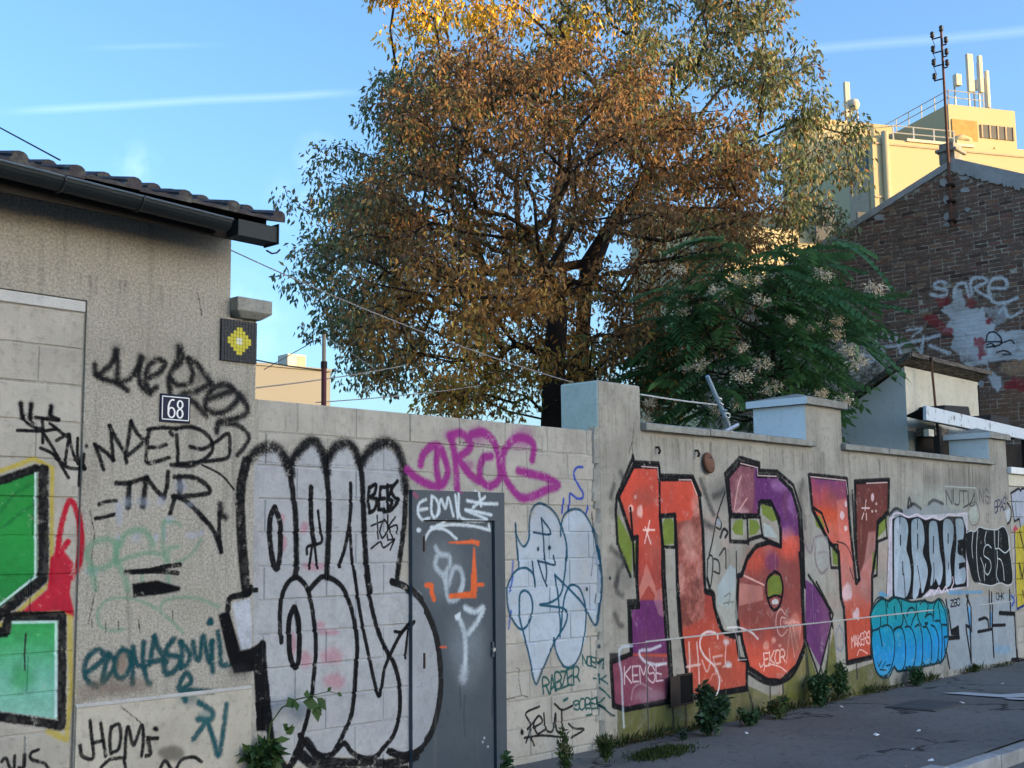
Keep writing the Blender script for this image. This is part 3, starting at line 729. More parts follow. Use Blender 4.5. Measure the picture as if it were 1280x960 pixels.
for (ya, za, yb, zb, w0, w1) in ((pk[1], pk[2], YL, zl_, .04, .03), (YR, zr_, pk[1], pk[2], .20, .12)):     # pale mortar along both verges, ragged below
    m = MB(); K = 64; up = []; lo = []
    for i in range(K + 1):
        t = i / K; y = ya + (yb - ya) * t; z = za + (zb - za) * t
        up.append((y, z + (.09 if w0 < .1 else .15))); lo.append((y, z - (w0 + (w1 - w0) * t) * rg2.uniform(.62, 1.08)))
    poly = up + lo[::-1]
    for i in range(K):
        m.prism([lo[i], lo[i + 1], up[i + 1], up[i]], 'x', GX - .035 + rg2.uniform(-.004, .004), GX + .26)
    m.build('verge', VERGE, bh)
# bricks, laid one by one where the photograph shows them
BH, BL, J = .076, .235, .0135
bk = []
zc = 3.0; row = 0
while zc < pk[2]:
    y = YR + (0 if row % 2 else BL / 2); 
    while y < 4.6:
        L = BL if rg2.random() < .75 else BL / 2
        top = pk[2] + (sl * (y - pk[1]) if y > pk[1] else -abs(sr) * (pk[1] - y)) - .06
        if zc + BH < top and y + L > .0: bk.append((y, zc, L))
        y += L
    zc += BH; row += 1
def vis(y, z):
    q = np.array([GX, y, z]) - EYE; d = q @ _f; px, py = 640 + FPX * (q @ _r) / d, 480 - FPX * (q @ _u) / d
    return (px < 1325) and not (px < 1118 and py > 270 + (1118 - px) * .0 and px < 995 + (py - 290) * .80) and not (py > 450 + abs(px - 1140) * .33 and px < 1226)
bk = [b for b in bk if vis(b[0], b[1])]
bk.sort(key=lambda b: -(b[1] - 5) ** 2 * -1 + (0 if b[2] > .2 else 5))
BM = {}
for i, L in ((0, BL), (1, BL / 2)):
    m = MB(); c = .004; l, h = L - J, BH - J
    o = [(0, 0), (l, 0), (l, h), (0, h)]; ii = [(c, c), (l - c, c), (l - c, h - c), (c, h - c)]
    # the brick's face looks toward -x; its length runs along y
    m.add([(c, y, z) for y, z in o] + [(0, y, z) for y, z in ii] + [(.05, y, z) for y, z in o], [(7, 6, 5, 4)] + [(4 + a, 4 + (a + 1) % 4, (a + 1) % 4, a) for a in range(4)] + [(a, (a + 1) % 4, 8 + (a + 1) % 4, 8 + a) for a in range(4)])
    BM[i] = m
    BM[i, 'me'] = m.mesh('brick', BRICK, (0, 0, 0))
rest = MB(); tones = []
for i, (y, z, L) in enumerate(bk):
    k = 0 if L > .2 else 1; xo = GX + rg2.uniform(-.006, .004)
    if i < 300: 
        o = place('brick', BM[k, 'me'], bh, (xo, y + J / 2 + rg2.uniform(-.004, .004), z + J / 2 + .012 * math.sin(y * 1.7 + z) + rg2.uniform(-.003, .003))); o.rotation_euler = (rg2.uniform(-.012, .012), 0, rg2.uniform(-.02, .02))
    else:
        rest.add([(xo + p[0], y + J / 2 + p[1], z + J / 2 + .012 * math.sin(y * 1.7 + z) + p[2]) for p in BM[k].v], BM[k].f); tones += [rg2.random()] * len(BM[k].v)
ro = rest.build('brickwork', BRICK, bh, kind='stuff')
ta = ro.data.attributes.new('tone', 'FLOAT', 'POINT'); ta.data.foreach_set('value', tones)
PATCH = VERGE
for (px, py, w, h) in ((1099, 272, 7, 5), (1180, 228, 5, 5), (1206, 223, 7, 3), (1183, 249, 4, 6), (1207, 238, 6, 3.5), (1183, 271, 4, 6), (1184, 281, 4, 3), (1210, 262, 4, 3), (1226, 480, 4, 5)):
    m = MB(); pts = []
    for k in range(9):
        a_ = 2 * math.pi * k / 9; rr = rg2.uniform(.7, 1.15); q = G(px + w * rr * math.cos(a_), py + h * rr * math.sin(a_)); pts.append((q[1], q[2]))
    m.prism(pts, 'x', GX - .018, GX + .03); m.build('render_patch', PATCH, bh)
# chimney stub at the ridge
m = MB(); q = G(1184, 190); m.box((GX + .0, q[1] - .13, pk[2] + .05), (GX + .4, q[1] + .16, pk[2] + .27)); m.box((GX - .05, q[1] - .18, pk[2] + .27), (GX + .45, q[1] + .21, pk[2] + .32)); m.box((GX, q[1] - .12, pk[2] + .32), (GX + .4, q[1] + .15, pk[2] + .43)); m.build('chimney', COPING, bh, bevel=.01)

# ------------------------------------------------------------------ insulator pole fixed to the gable
pb, pt = at_x(1190, 283, GX - .10), at_x(1176.5, 40, GX - .10)
pole = thing('insulator_pole', tuple(pb), 'thin rusty pole with dark insulators rising from the brick gable', 'pole')
m = MB(); m.tube([pb, pb + (pt - pb) * .5, pt], [.029, .026, .022], 8); m.build('shaft', RUST, pole)
for yy in (232, 252, 276):
    q = pb + (pt - pb) * ((283 - yy) / 243); m = MB(); m.box((q[0] - .045, q[1] - .06, q[2] - .02), (GX + .02, q[1] + .06, q[2] + .02)); m.build('clamp', IRON, pole)
PORC = plain('insulator_glaze', (.06, .055, .05), .25, 0, .3, 20, 0)
ins_prof = [(.015, 0), (.032, .015), (.044, .04), (.026, .06), (.04, .08), (.032, .11), (.015, .125), (.001, .13)]
def insul(p, side):
    q = p + np.array([0, side * .17, 0]); m = MB(); m.tube([p, q], .013, 6); m.tube([q - (0, 0, .01), q + (0, 0, .03)], .012, 6)
    br = m.build('bracket', IRON, pole); ORG[br] = ORG[pole]
    m = MB(); m.lathe(q + np.array((0, 0, .02)), ins_prof, n=10); m.build('insulator', PORC, br, smooth=True)
for yy, s in ((46, 1), (64, 1), (81, 1), (99, 1), (57, -1), (72, -1), (86, -1)):
    q = pb + (pt - pb) * ((283 - yy) / 243)
    insul(q, s if s > 0 else s * .45)
m = MB(); m.lathe(pt, ins_prof, n=10); m.build('top_insulator', PORC, pole, smooth=True)
for k in range(3):
    a_, b_ = pb + (pt - pb) * ((283 - 46 - k * 18) / 243), pb + (pt - pb) * ((283 - 66 - k * 18) / 243)
    m = MB(); m.tube([a_ + (0, .17, -.0), a_ * .5 + b_ * .5 + (-.02, .12, 0), b_ + (0, .17, .05)], .006, 5); m.build('jumper_wire', BLACKWIRE, pole)

# ------------------------------------------------------------------ shed with a lean-to roof
shx0, shx1, shy = 17.05, 19.72, 1.04
ev, bk_y = 4.16, 2.75; drop = (4.16 - 3.77) / (1.72 - 1.04)
zb_ = ev - drop * (bk_y - shy)
shed = thing('shed', (18.4, 1.9, 0), 'small white and cream shed with weathered dark roof behind the wall', 'shed')
m = MB(); m.prism([(shy, -.1), (bk_y, -.1), (bk_y, zb_), (shy, ev)], 'x', shx0, shx1)
o = m.build('wall', CREAM, shed); o.data.materials.append(WHITEWASH)
for f in o.data.polygons:
    if abs(f.normal.x) > .5 and f.center.x + 18.4 < shx0 + .1: f.material_index = 1
n = NT('weathered_roof_board'); w1 = n.noise(6, 6, .7, stretch=(1, 4, 8)); w2 = n.noise(40, 4)
ROOFB = n.done(n.mix(n.ramp(w1, .35, .7), (.06, .05, .042), (.24, .21, .17)), .9, n.bump(w2, .6, .01))
m = MB()
e0 = ev + .045 + drop * .16
m.prism([(shy - .16, e0), (bk_y + .2, e0 - drop * (bk_y + .36 - shy)), (bk_y + .2, e0 - drop * (bk_y + .36 - shy) + .03), (shy - .16, e0 + .03)], 'x', shx0 - .14, shx1 + .12)
m.build('roof', ROOFB, shed)
m = MB(); m.prism([(shy - .165, e0 - .035), (bk_y + .2, e0 - drop * (bk_y + .36 - shy) - .035), (bk_y + .2, e0 - drop * (bk_y + .36 - shy) + .04), (shy - .165, e0 + .04)], 'x', shx0 - .165, shx0 - .139); m.build('barge_board', ROOFB, shed)
m = MB(); m.box((shx0 - .1389, shy - .19, e0 - .028), (shx1 + .13, shy - .162, e0 + .034)); m.build('fascia', ROOFB, shed)
m = MB(); m.box((shx1 - .03, shy - .02, 2.8), (shx1 + .0, shy - .001, ev - .05)); m.build('corner_strip', DARKWOOD, shed)
rp0, rp1 = at(1164, 452, .8), at(1172, 537, .8)
rod = thing('iron_rod', tuple(rp1), 'thin dark iron rod standing against the cream side of the shed', 'rod')
m = MB(); m.tube([rp1 - (0, 0, .4), rp1, rp0], .018, 7); m.build('rod', RUST, rod)
m = MB(); m.tube([rp0, rp0 + (0, 0, .06)], .03, 8); m.build('tip', IRON, rod)

# ------------------------------------------------------------------ lean-to with a pale fascia in front of the shed
lt = thing('lean_to', (18.2, .8, 0), 'dark open lean-to with long weathered white fascia board', 'shelter')
Yf = .52
A0, A1, B0, B1 = at(1158, 507, Yf), at(1290, 538, Yf), at(1158, 525, Yf), at(1290, 551, Yf)
n = NT('flaking_white_board'); w1 = n.noise(7, 6, .7)
FASC = n.done(n.mix(n.ramp(w1, .55, .68), (.68, .72, .75), (.28, .28, .26)), .8, n.bump(n.noise(30, 4), .3, .01))
def slab(m, a0, a1, b0, b1, d):                      # quad plate of thickness d along +y
    V = np.array((0, d, 0)); return m.hexa([b0, b1, b1 + V, b0 + V, a0, a1, a1 + V, a0 + V])
slab(MB(), A0, A1, B0, B1, .05).build('fascia', FASC, lt, bevel=.006)
m = MB(); dn = np.array((.25, .40, -.06)); e_ = np.array((0, 0, -.03))
m.hexa([A0 + (0, .051, -.05), A1 + (0, .051, -.05), A1 + dn + (0, 0, -.05), A0 + dn + (0, 0, -.05), A0 + (0, .051, -.02), A1 + (0, .051, -.02), A1 + dn + (0, 0, -.02), A0 + dn + (0, 0, -.02)]); m.build('roof_sheet', DARKWOOD, lt)
DARKIN = plain('dark_boards', (.045, .04, .036), .9, 0, .4, 8)
m = MB(); m.box((17.25, .985, -.1), (21.3, 1.015, 3.22)); m.build('back_wall', DARKIN, lt)
for xx in (17.05, 18.6, 20.4):
    m = MB(); m.box((xx, Yf + .06, -.1), (xx + .09, Yf + .15, 3.26)); m.build('post', DARKWOOD, lt)
m = MB(); a_, b_ = at(1161, 536, .6), at(1168, 546, .6); m.box((a_[0], .6, b_[2]), (b_[0], .68, a_[2])); m.build('junction_box', CREAM, lt, bevel=.008)
m = MB(); a_, b_ = at(1168, 534, .62), at(1186, 546, .62); m.box((a_[0] + .02, .62, b_[2]), (b_[0], .9, a_[2])); m.build('shelf', ROOFB, lt)
for (xa, xb, ya, yb) in ((1178, 1212, 506, 516), (1236, 1262, 518, 529)):
    a_, b_ = at(xa, ya, Yf + .12), at(xb, yb, Yf + .12)
    tq = thing('roof_slab', tuple(a_), 'black flat slab lying on the lean-to roof beside the shed' if xa < 1200 else 'black flat slab lying on the lean-to roof at the right edge', 'slab')  # flat black slabs of unknown use lying on the roof
    m = MB(); m.hexa([(a_[0], Yf + .10, a_[2] - .10), (b_[0], Yf + .10, b_[2] - .06), (b_[0], Yf + .5, b_[2] - .06), (a_[0], Yf + .5, a_[2] - .10), (a_[0] + .05, Yf + .1, a_[2]), (b_[0] - .05, Yf + .1, b_[2] + .09), (b_[0] - .05, Yf + .5, b_[2] + .09), (a_[0] + .05, Yf + .5, a_[2])])
    m.build('slab', BLACKWIRE, tq, bevel=.02)

# ------------------------------------------------------------------ cream apartment block far behind, with roof antennas
AR = R(-31); ac = at_d(1185, 130, 80)
AU = np.array((math.cos(AR), math.sin(AR), 0)); AV = np.array((-math.sin(AR), math.cos(AR), 0))
apt = thing('apartment_building', tuple(ac * (1, 1, 0)), 'sunlit cream apartment block with roof railings behind the brick gable', 'building')
def loc(px, py, V):                                  # measurement on the facade plane set back by V -> (u, z)
    v = ray(px, py); t = ((ac - EYE) @ AV + V) / (v @ AV); p = EYE + v * t; return (p - ac) @ AU, p[2]
def locu(px, py, U):
    v = ray(px, py); t = ((ac - EYE) @ AU + U) / (v @ AU); p = EYE + v * t; return (p - ac) @ AV, p[2]
class AB(MB):
    def cuboid(s, u0, u1, v0, v1, z0, z1):
        P = lambda u, v, z: (ac * (1, 1, 0) + AU * u + AV * v) + np.array((0, 0, z))
        return s.hexa([P(u0, v0, z0), P(u1, v0, z0), P(u1, v1, z0), P(u0, v1, z0), P(u0, v0, z1), P(u1, v0, z1), P(u1, v1, z1), P(u0, v1, z1)])
    def t(s, pts, r, n=6):
        return s.tube([(ac * (1, 1, 0) + AU * u + AV * v) + np.array((0, 0, z)) for u, v, z in pts], r, n)
CREAMW = plain('cream_facade', (.50, .42, .25), .8, 0, .04, .6, .02)
OCHRE = plain('ochre_brick_panel', (.46, .27, .10), .85, 0, .35, 3, .1)
PALEW = plain('pale_panel', (.60, .54, .42), .6, 0, .05, 1, 0)
RAIL = plain('white_rail', (.52, .50, .45), .5, .2, .05, 2, 0)
GREYP = plain('grey_cladding', (.44, .34, .24), .8, 0, .3, 5, .1)
zt_ = ac[2]
u1 = loc(1269, 148, 0)[0]
AB().cuboid(0, u1, 0, 14, 0, zt_).build('tower', CREAMW, apt)
AB().cuboid(u1 + .01, u1 + 12, 2.5, 14, 0, zt_ - 2.2).build('wing', CREAMW, apt)
a_, b_ = loc(1189, 146, 0), loc(1222, 178, 0); AB().cuboid(a_[0], b_[0], -.06, .1, b_[1] - 4, a_[1] - .15).build('brick_panel', OCHRE, apt)
a_, b_ = loc(1226, 152, 0), loc(1267, 180, 0)
win = AB().cuboid(a_[0], b_[0], -.05, .15, b_[1] + .2, a_[1] - .2).build('window', WINGLASS, apt); ORG[win] = ORG[apt]
for k in range(5):
    u = a_[0] + (b_[0] - a_[0]) * k / 4; AB().cuboid(u - .05, u + .05, -.10, .0, b_[1] + .2, a_[1] - .2).build('mullion', GREYP, win)
a2 = loc(1227, 184, 0); AB().cuboid(a_[0], b_[0] - .2, -1.2, -1.0, a2[1] - 1.6, a2[1] - .35).build('balcony_front', CREAMW, apt)
AB().cuboid(a_[0] - .2, b_[0], -1.2, 0, a2[1] - 1.9, a2[1] - 1.61).build('balcony_slab', CREAMW, apt)
p_ = [loc(1190, 176, -.3), loc(1203, 172, -.3), (loc(1211, 175, -.3)), loc(1213, 190, -.3)]
AB().t([(u, -.3, z) for u, z in p_], .22, 8).build('vent_pipe', CREAMW, apt, smooth=True)
a_ = loc(1196, 196, -1.5); AB().cuboid(a_[0], a_[0] + 2.6, -1.6, -.07, 0, loc(1222, 178, -1.5)[1]).build('stair_wall', CREAMW, apt)
def railing(pts, h=1.0, step=1.4):
    t = AB(); pr = None
    for (ua, va, za), (ub, vb, zb) in zip(pts, pts[1:]):
        L = math.hypot(ub - ua, vb - va); k = max(1, int(L / step))
        for i in range(k + 1):
            f = i / k; u, v = ua + (ub - ua) * f, va + (vb - va) * f; t.t([(u, v, za), (u, v, za + h)], .05, 4)
        for hh in (h, h * .55): t.t([(ua, va, za + hh), (ub, vb, za + hh)], .035, 4)
    t.build('railing', RAIL, apt)
railing([(.2, 13, zt_), (.2, .2, zt_), (u1 - 2.2, .2, zt_)])
# lower volume in front of the tower
V2 = -7.0
c2 = loc(1090, 172, V2); e2 = loc(1180, 190, V2)
AB().cuboid(c2[0], e2[0] + 6, V2, 0 - .01, 0, c2[1]).build('front_block', CREAMW, apt)
railing([(c2[0] + 1.5, V2 + .2, c2[1]), (c2[0] + 5.5, V2 + .2, c2[1])], .9, 1.3)
p0 = loc(1108, 170, V2 - .25); AB().t([(p0[0], V2 - .1, p0[1] + .3), (p0[0], V2 - .1, 5)], .20, 10).build('downpipe', CREAMW, apt, smooth=True)
U2 = c2[0]
a_, b_ = locu(1061, 200, U2), locu(1086, 214, U2)
AB().cuboid(U2 - .05, U2 + .1, b_[0], a_[0], b_[1], b_[1] + 1.5).build('window', WINGLASS, apt)
AB().cuboid(U2 - .08, U2 + .1, b_[0], a_[0], b_[1] - 2.4, b_[1] - .02).build('clad_panel', GREYP, apt)
ra = loc(1005, 160, 6.0)
AB().cuboid(ra[0], -.01, 6, 9, 0, loc(1105, 156, 6.0)[1]).build('rear_block', CREAMW, apt)
AB().cuboid(U2 - 9, U2 - .02, V2 + .5, V2 + 8.9, 0, c2[1] - 5.4).build('low_block', CREAMW, apt)
sa = loc(800, 260, 4.0)
AB().cuboid(sa[0], ra[0] - .01, 4, 5.5, 0, loc(900, 262, 4.0)[1]).build('side_block', CREAMW, apt)
for (za, v_) in ((zt_ - 3.1, 0), (zt_ - 6.2, 0)): AB().cuboid(.0, u1, v_ - .05, v_ - .001, za, za + .12).build('floor_band', GREYP, apt)
for za in (c2[1] - .35, c2[1] - 3.4, c2[1] - 6.5): AB().cuboid(c2[0], e2[0] + 6, V2 - .06, V2 - .001, za, za + .1).build('floor_band', GREYP, apt)
for k in range(3): AB().cuboid(e2[0] - 3.2 - k * 2.6, e2[0] - 2.0 - k * 2.6, V2 - .04, V2 + .1, c2[1] - 6.0, c2[1] - 4.3).build('window', WINGLASS, apt)
for k in range(2): AB().cuboid(u1 + 1.5 + k * 3, u1 + 3.2 + k * 3, 2.44, 2.6, zt_ - 5.2, zt_ - 3.6).build('window', WINGLASS, apt)
AB().cuboid(c2[0] + 2.2, e2[0] + 2, V2 - .1, V2 - .002, c2[1] - .04, c2[1] + .12).build('roof_edge', PALEW, apt)
# antennas
def panel_antenna(px, ytop, ybot, wpx, V, label, depth=.25):
    u, zt2 = loc(px, ytop, V); _, zb2 = loc(px, ybot, V); w = wpx * 80 / FPX
    base = ac * (1, 1, 0) + AU * u + AV * V + np.array((0, 0, zb2))
    t = thing('panel_antenna', tuple(base), label, 'antenna', 'mobile phone antennas on the apartment roof')
    AB().cuboid(u - w / 2, u + w / 2, V, V + depth, zb2, zt2).build('panel', PALEW, t, bevel=.03)
    AB().t([(u, V + depth + .12, zb2 - 1.4), (u, V + depth + .12, zt2 - .4)], .07, 6).build('mount_pole', RAIL, t)
    AB().cuboid(u - .1, u + .1, V + depth, V + depth + .12, (zb2 + zt2) / 2, (zb2 + zt2) / 2 + .1).build('bracket', RAIL, t)
panel_antenna(1212.5, 67, 114, 9, 2.0, 'widest tall pale panel antenna on the apartment tower')
panel_antenna(1225.5, 69, 115, 5.5, 2.6, 'slim tall panel antenna just right of the widest one')
panel_antenna(1234.5, 88, 134, 4.5, 3.0, 'slim low panel antenna nearest the right edge')
panel_antenna(1198.5, 92, 106, 8.5, 2.2, 'small square pale antenna left of the tall panels', .4)
panel_antenna(1223, 99, 111, 5, 3.2, 'short pale antenna box tucked behind the tall panels', .4)
panel_antenna(1059, 102, 146, 7.5, 6.0, 'lone tall panel antenna on the lower roof beside the tree')
u, z = loc(1067, 129, 6.0); base = ac * (1, 1, 0) + AU * u + AV * 6 + np.array((0, 0, z))
t = thing('dome_antenna', tuple(base), 'small round dome antenna on the lower apartment roof', 'antenna')
m = MB(); m.lathe(base - np.array((0, 0, .1)), [(.05, -.45), (.3, -.3), (.42, 0), (.3, .3), (.02, .42)], n=12); m.build('dome', PALEW, t, smooth=True)
AB().t([(u - .25, 6, z - 2), (u - .25, 6, z - .3)], .05, 5).build('leg', RAIL, t); AB().t([(u + .25, 6, z - 2), (u + .25, 6, z - .3)], .05, 5).build('leg', RAIL, t)

# ------------------------------------------------------------------ beige block at the far left
lb = at_d(413, 465, 58)
lft = thing('warehouse', (lb[0] - 4, lb[1], 0), 'plain beige flat-roofed building seen over the block wall beside the house', 'building')
BEIGE = plain('beige_wall', (.22, .22, .205), .85, 0, .06, .5, .03)
ang = R(-8)
def lq(dx, dy, z): return (lb[0] + dx * math.cos(ang) - dy * math.sin(ang), lb[1] + dx * math.sin(ang) + dy * math.cos(ang), z)
def lbox(x0, x1, y0, y1, z0, z1): return MB().hexa([lq(x0, y0, z0), lq(x1, y0, z0), lq(x1, y1, z0), lq(x0, y1, z0), lq(x0, y0, z1), lq(x1, y0, z1), lq(x1, y1, z1), lq(x0, y1, z1)])
lbox(-14, 0, 0, 9, 0, lb[2]).build('wall', BEIGE, lft)
lbox(-14.1, .1, -.1, 9.1, lb[2] + .001, lb[2] + .12).build('parapet', BEIGE, lft)
acu = lbox(-1.95, -1.0, .5, 1.4, lb[2] + .121, lb[2] + .75).build('roof_unit', PALEW, lft); ORG[acu] = ORG[lft]
for k in range(5): lbox(-1.45, -1.05, .47, .499, lb[2] + .20 + k * .1, lb[2] + .25 + k * .1).build('slat', GREYP, acu)

# ------------------------------------------------------------------ small pole and cables behind the block wall
p0, p1 = at(405, 530, 1.6), at(405, 418, 1.6)
pl = thing('yard_pole', (p0[0], 1.6, 0), 'thin reddish pole behind the block wall near the tree', 'pole')
pm = at(405, 452, 1.6)
MB().tube([(p0[0], 1.6, -.1), (pm[0], 1.6, pm[2])], .022, 8).build('lower_pole', plain('red_oxide', (.13, .045, .05), .6), pl)
MB().tube([(pm[0], 1.6, pm[2] - .05), (p1[0], 1.6, p1[2])], .017, 8).build('upper_pole', plain('bare_pole', (.36, .30, .22), .6), pl)
m = MB(); m.tube([(pm[0], 1.6, pm[2] - .06), (pm[0], 1.6, pm[2] - .0)], .028, 8); m.build('collar', IRON, pl)
def cable(name, a, b, sag, r, mat, label, grp=None):
    a, b = np.array(a), np.array(b); pts = [a + (b - a) * t - np.array((0, 0, sag * 4 * t * (1 - t))) for t in np.linspace(0, 1, 14)]
    o = MB().tube(pts, r, 5).build(name, mat, org=tuple(a)); return tag(o, label, 'cable', grp)
cable('overhead_cable', at(287, 312, .05), at(716, 478, .2), .06, .0045, WIRE, 'thin pale cable from the house eave across the tree to the tall pillar')
cable('overhead_cable', at_d(-40, 138, 12), at_d(75, 200, 9.5), 0, .007, BLACKWIRE, 'dark cable crossing the sky above the tiled roof')
cable('overhead_cable', at(300, 487, 1.6), at(510, 456, 4), .02, .006, WIRE, 'upper pale cable running behind the reddish pole to the tree')
cable('overhead_cable', at(395, 503, 1.6), at(600, 482, 4), .02, .005, WIRE, 'lower pale cable running from the reddish pole to the tree')
cable('overhead_cable', at(310, 448, 1.8), at(405, 463, 1.6), .01, .006, BLACKWIRE, 'dark cable from the mosaic pier to the reddish pole')
cable('overhead_cable', at(330, 462, 2.5), at(404, 420, 1.6), 0, .004, WIRE, 'thin guy wire left of the reddish pole')
cable('overhead_cable', at(406, 420, 1.6), at(470, 462, 3), 0, .004, WIRE, 'thin guy wire right of the reddish pole')

# ------------------------------------------------------------------ cable anchor on the wall beside the pillar
q0, q1, q2 = at(884, 470, .12), at(906, 520, .12), at(914, 541, .12)
br = thing('cable_anchor', tuple(q2), 'galvanised slanting cable anchor wrapped in wire on top of the wall', 'bracket')
m = MB(); m.tube([q0, q1], .022, 8); m.build('tube', plain('grey_tube', (.30, .38, .43), .5), br)
m = MB(); m.tube([q1 + (q0 - q1) * .15, q1 + (0.05, 0, -.06), q2], [.018, .022, .02], 8); m.build('turnbuckle', GALV, br)
m = MB(); m.tube([at(905, 540, .1), at(922, 531, .1)], .022, 6); m.build('foot', GALV, br)
for k, (px, py) in enumerate(((898, 499), (900, 505), (904, 513), (908, 522))):
    c = at(px, py, .12); m = MB(); m.tube([c + np.array((.035 * math.cos(t), .035 * math.sin(t), .012 * math.sin(2 * t + k))) for t in np.linspace(0, 2 * math.pi, 9)], .007, 5); m.build('wire_wrap', GALV, br)
m = MB(); c = at(909, 519, .11); m.tube([c + np.array((.05 * math.cos(t), 0, .022 * math.sin(t))) for t in np.linspace(0, 2 * math.pi, 12)], .008, 5); m.build('ring', GALV, br)
m = MB(); m.tube([at(800, 493, .2), at(825, 497, .17), at(860, 502, .15), at(896, 506, .12)], .008, 6)
tag(m.build('anchor_wire', plain('pale_wire', (.55, .53, .50), .6), org=tuple(at(800, 493, .2))), 'pale wire from the tall pillar to the cable anchor', 'wire')
# ------------------------------------------------------------------ trees
def leaf_material(name, trans=.35, rough=.6):
    n = NT(name)
    a = n.t.nodes.new('ShaderNodeAttribute'); a.attribute_name = 'leafcol'
    n.setin(n.b.inputs['Base Color'], a.outputs['Color']); n.b.inputs['Roughness'].default_value = rough
    tr = n.t.nodes.new('ShaderNodeBsdfTranslucent'); n.link(a.outputs['Color'], tr.inputs[0])
    mx = n.t.nodes.new('ShaderNodeMixShader'); mx.inputs[0].default_value = trans
    n.link(n.b.outputs[0], mx.inputs[1]); n.link(tr.outputs[0], mx.inputs[2]); n.link(mx.outputs[0], n.out.inputs[0])
    return n.m
LEAFM = leaf_material('tree_leaf'); WEEDM = leaf_material('weed_leaf', .3, .42)
BARK = plain('bark', (.040, .030, .024), .9, 0, .4, 14, .5)

def leaf_mesh(name, c, d, nrm, L, Wd, col, mat, org, fold=.25, five=False):
    """c base points, d directions, nrm normals: one folded leaf for each row"""
    c, d, nrm = (np.asarray(q, float) for q in (c, d, nrm)); N = len(c)
    d = d / np.linalg.norm(d, axis=1, keepdims=True)
    s = np.cross(d, nrm); s /= np.linalg.norm(s, axis=1, keepdims=True) + 1e-9; nn = np.cross(s, d)
    L = np.asarray(L)[:, None]; Wd = np.asarray(Wd)[:, None]
    v = np.stack([c, c + d * L * .45 + s * Wd * .5 + nn * L * fold * .3, c + d * L - nn * L * fold * .5, c + d * L * .45 - s * Wd * .5 + nn * L * fold * .3], 1).reshape(-1, 3) - np.array(org)
    me = bpy.data.meshes.new(name)
    me.vertices.add(4 * N); me.vertices.foreach_set('co', v.astype(np.float32).ravel())
    f = (np.array([[0, 1, 2], [0, 2, 3]])[None] + 4 * np.arange(N)[:, None, None]).reshape(-1)
    me.loops.add(6 * N); me.loops.foreach_set('vertex_index', f.astype(np.int32))
    me.polygons.add(2 * N); me.polygons.foreach_set('loop_start', np.arange(0, 6 * N, 3, dtype=np.int32)); me.polygons.foreach_set('loop_total', np.full(2 * N, 3, np.int32))
    me.update(calc_edges=True)
    ca = me.color_attributes.new('leafcol', 'FLOAT_COLOR', 'POINT')
    cc = np.ones((N, 4, 4), np.float32); cc[..., :3] = np.asarray(col)[:, None]; ca.data.foreach_set('color', cc.ravel())
    me.materials.append(mat); return me

def inside(poly, P):
    poly = np.array(poly, float); r = np.zeros(len(P), bool); j = len(poly) - 1
    for i in range(len(poly)):
        a, b = poly[i], poly[j]
        c = ((a[1] > P[:, 1]) != (b[1] > P[:, 1])) & (P[:, 0] < (b[0] - a[0]) * (P[:, 1] - a[1]) / (b[1] - a[1] + 1e-12) + a[0]); r ^= c; j = i
    return r
def edge_dist(poly, P):
    poly = np.array(poly, float); D = np.full(len(P), 1e9)
    for i in range(len(poly)):
        a, b = poly[i], poly[(i + 1) % len(poly)]; d = b - a; t = np.clip(((P - a) @ d) / (d @ d), 0, 1)
        D = np.minimum(D, np.linalg.norm(P - a - t[:, None] * d, axis=1))
    return D
def crown_tips(poly, D, n, thick, rng, seed_gap=0):
    """twig ends spread through a crown whose outline is measured in the photograph and whose depth bulges to +-thick metres"""
    lo, hi = np.min(poly, 0), np.max(poly, 0); out = []
    P = rng.uniform(lo, hi, (n * 12, 2)); P = P[inside(poly, P)]
    e = edge_dist(poly, P); e = np.clip(e / 150, 0, 1)
    h = thick * np.sqrt(1 - (1 - e) ** 2) + .15
    dz = rng.uniform(-1, 1, len(P)); dz = np.sign(dz) * np.abs(dz) ** .7 * h
    W_ = np.array([at_d(p[0], p[1], D + z) for p, z in zip(P, dz)])
    if seed_gap:                                      # separate boughs, each a lump of twigs, with gaps between
        q = np.array(poly, float); ar = abs(np.sum(q[:, 0] * np.roll(q[:, 1], -1) - np.roll(q[:, 0], -1) * q[:, 1])) / 2 * (D / FPX) ** 2
        md = 1.02 * (ar * thick * 1.3 / seed_gap) ** (1 / 3); cen = []
        for i in range(len(W_)):
            if len(cen) >= seed_gap: break
            if not cen or np.min(np.sum((W_[cen] - W_[i]) ** 2, 1)) > md * md * rng.uniform(.25, 1.0): cen.append(i)
        T, Q = [], []
        per = n // len(cen)
        for i in cen:
            rc = md * rng.uniform(.36, .66); k = int(per * rng.uniform(.7, 1.3))
            o = rng.normal(0, 1, (k, 3)); o *= rc * rng.uniform(.3, 1, (k, 1)) ** .5 / np.linalg.norm(o, axis=1, keepdims=True); o[:, 2] *= .72
            T.append(W_[i] + o); Q.append(np.repeat(P[i][None], k, 0) - o[:, 2:3] * np.array([[0, FPX / D]]))
        return np.vstack(T), np.vstack(Q)
    q = np.array(poly, float); ar = abs(np.sum(q[:, 0] * np.roll(q[:, 1], -1) - np.roll(q[:, 0], -1) * q[:, 1])) / 2 * (D / FPX) ** 2
    md = .60 * (ar * thick * 1.3 / n) ** (1 / 3); keep = []
    for i in range(len(W_)):
        if len(keep) >= n: break
        if not keep or np.min(np.sum((W_[keep] - W_[i]) ** 2, 1)) > md * md: keep.append(i)
    return W_[keep], P[keep]
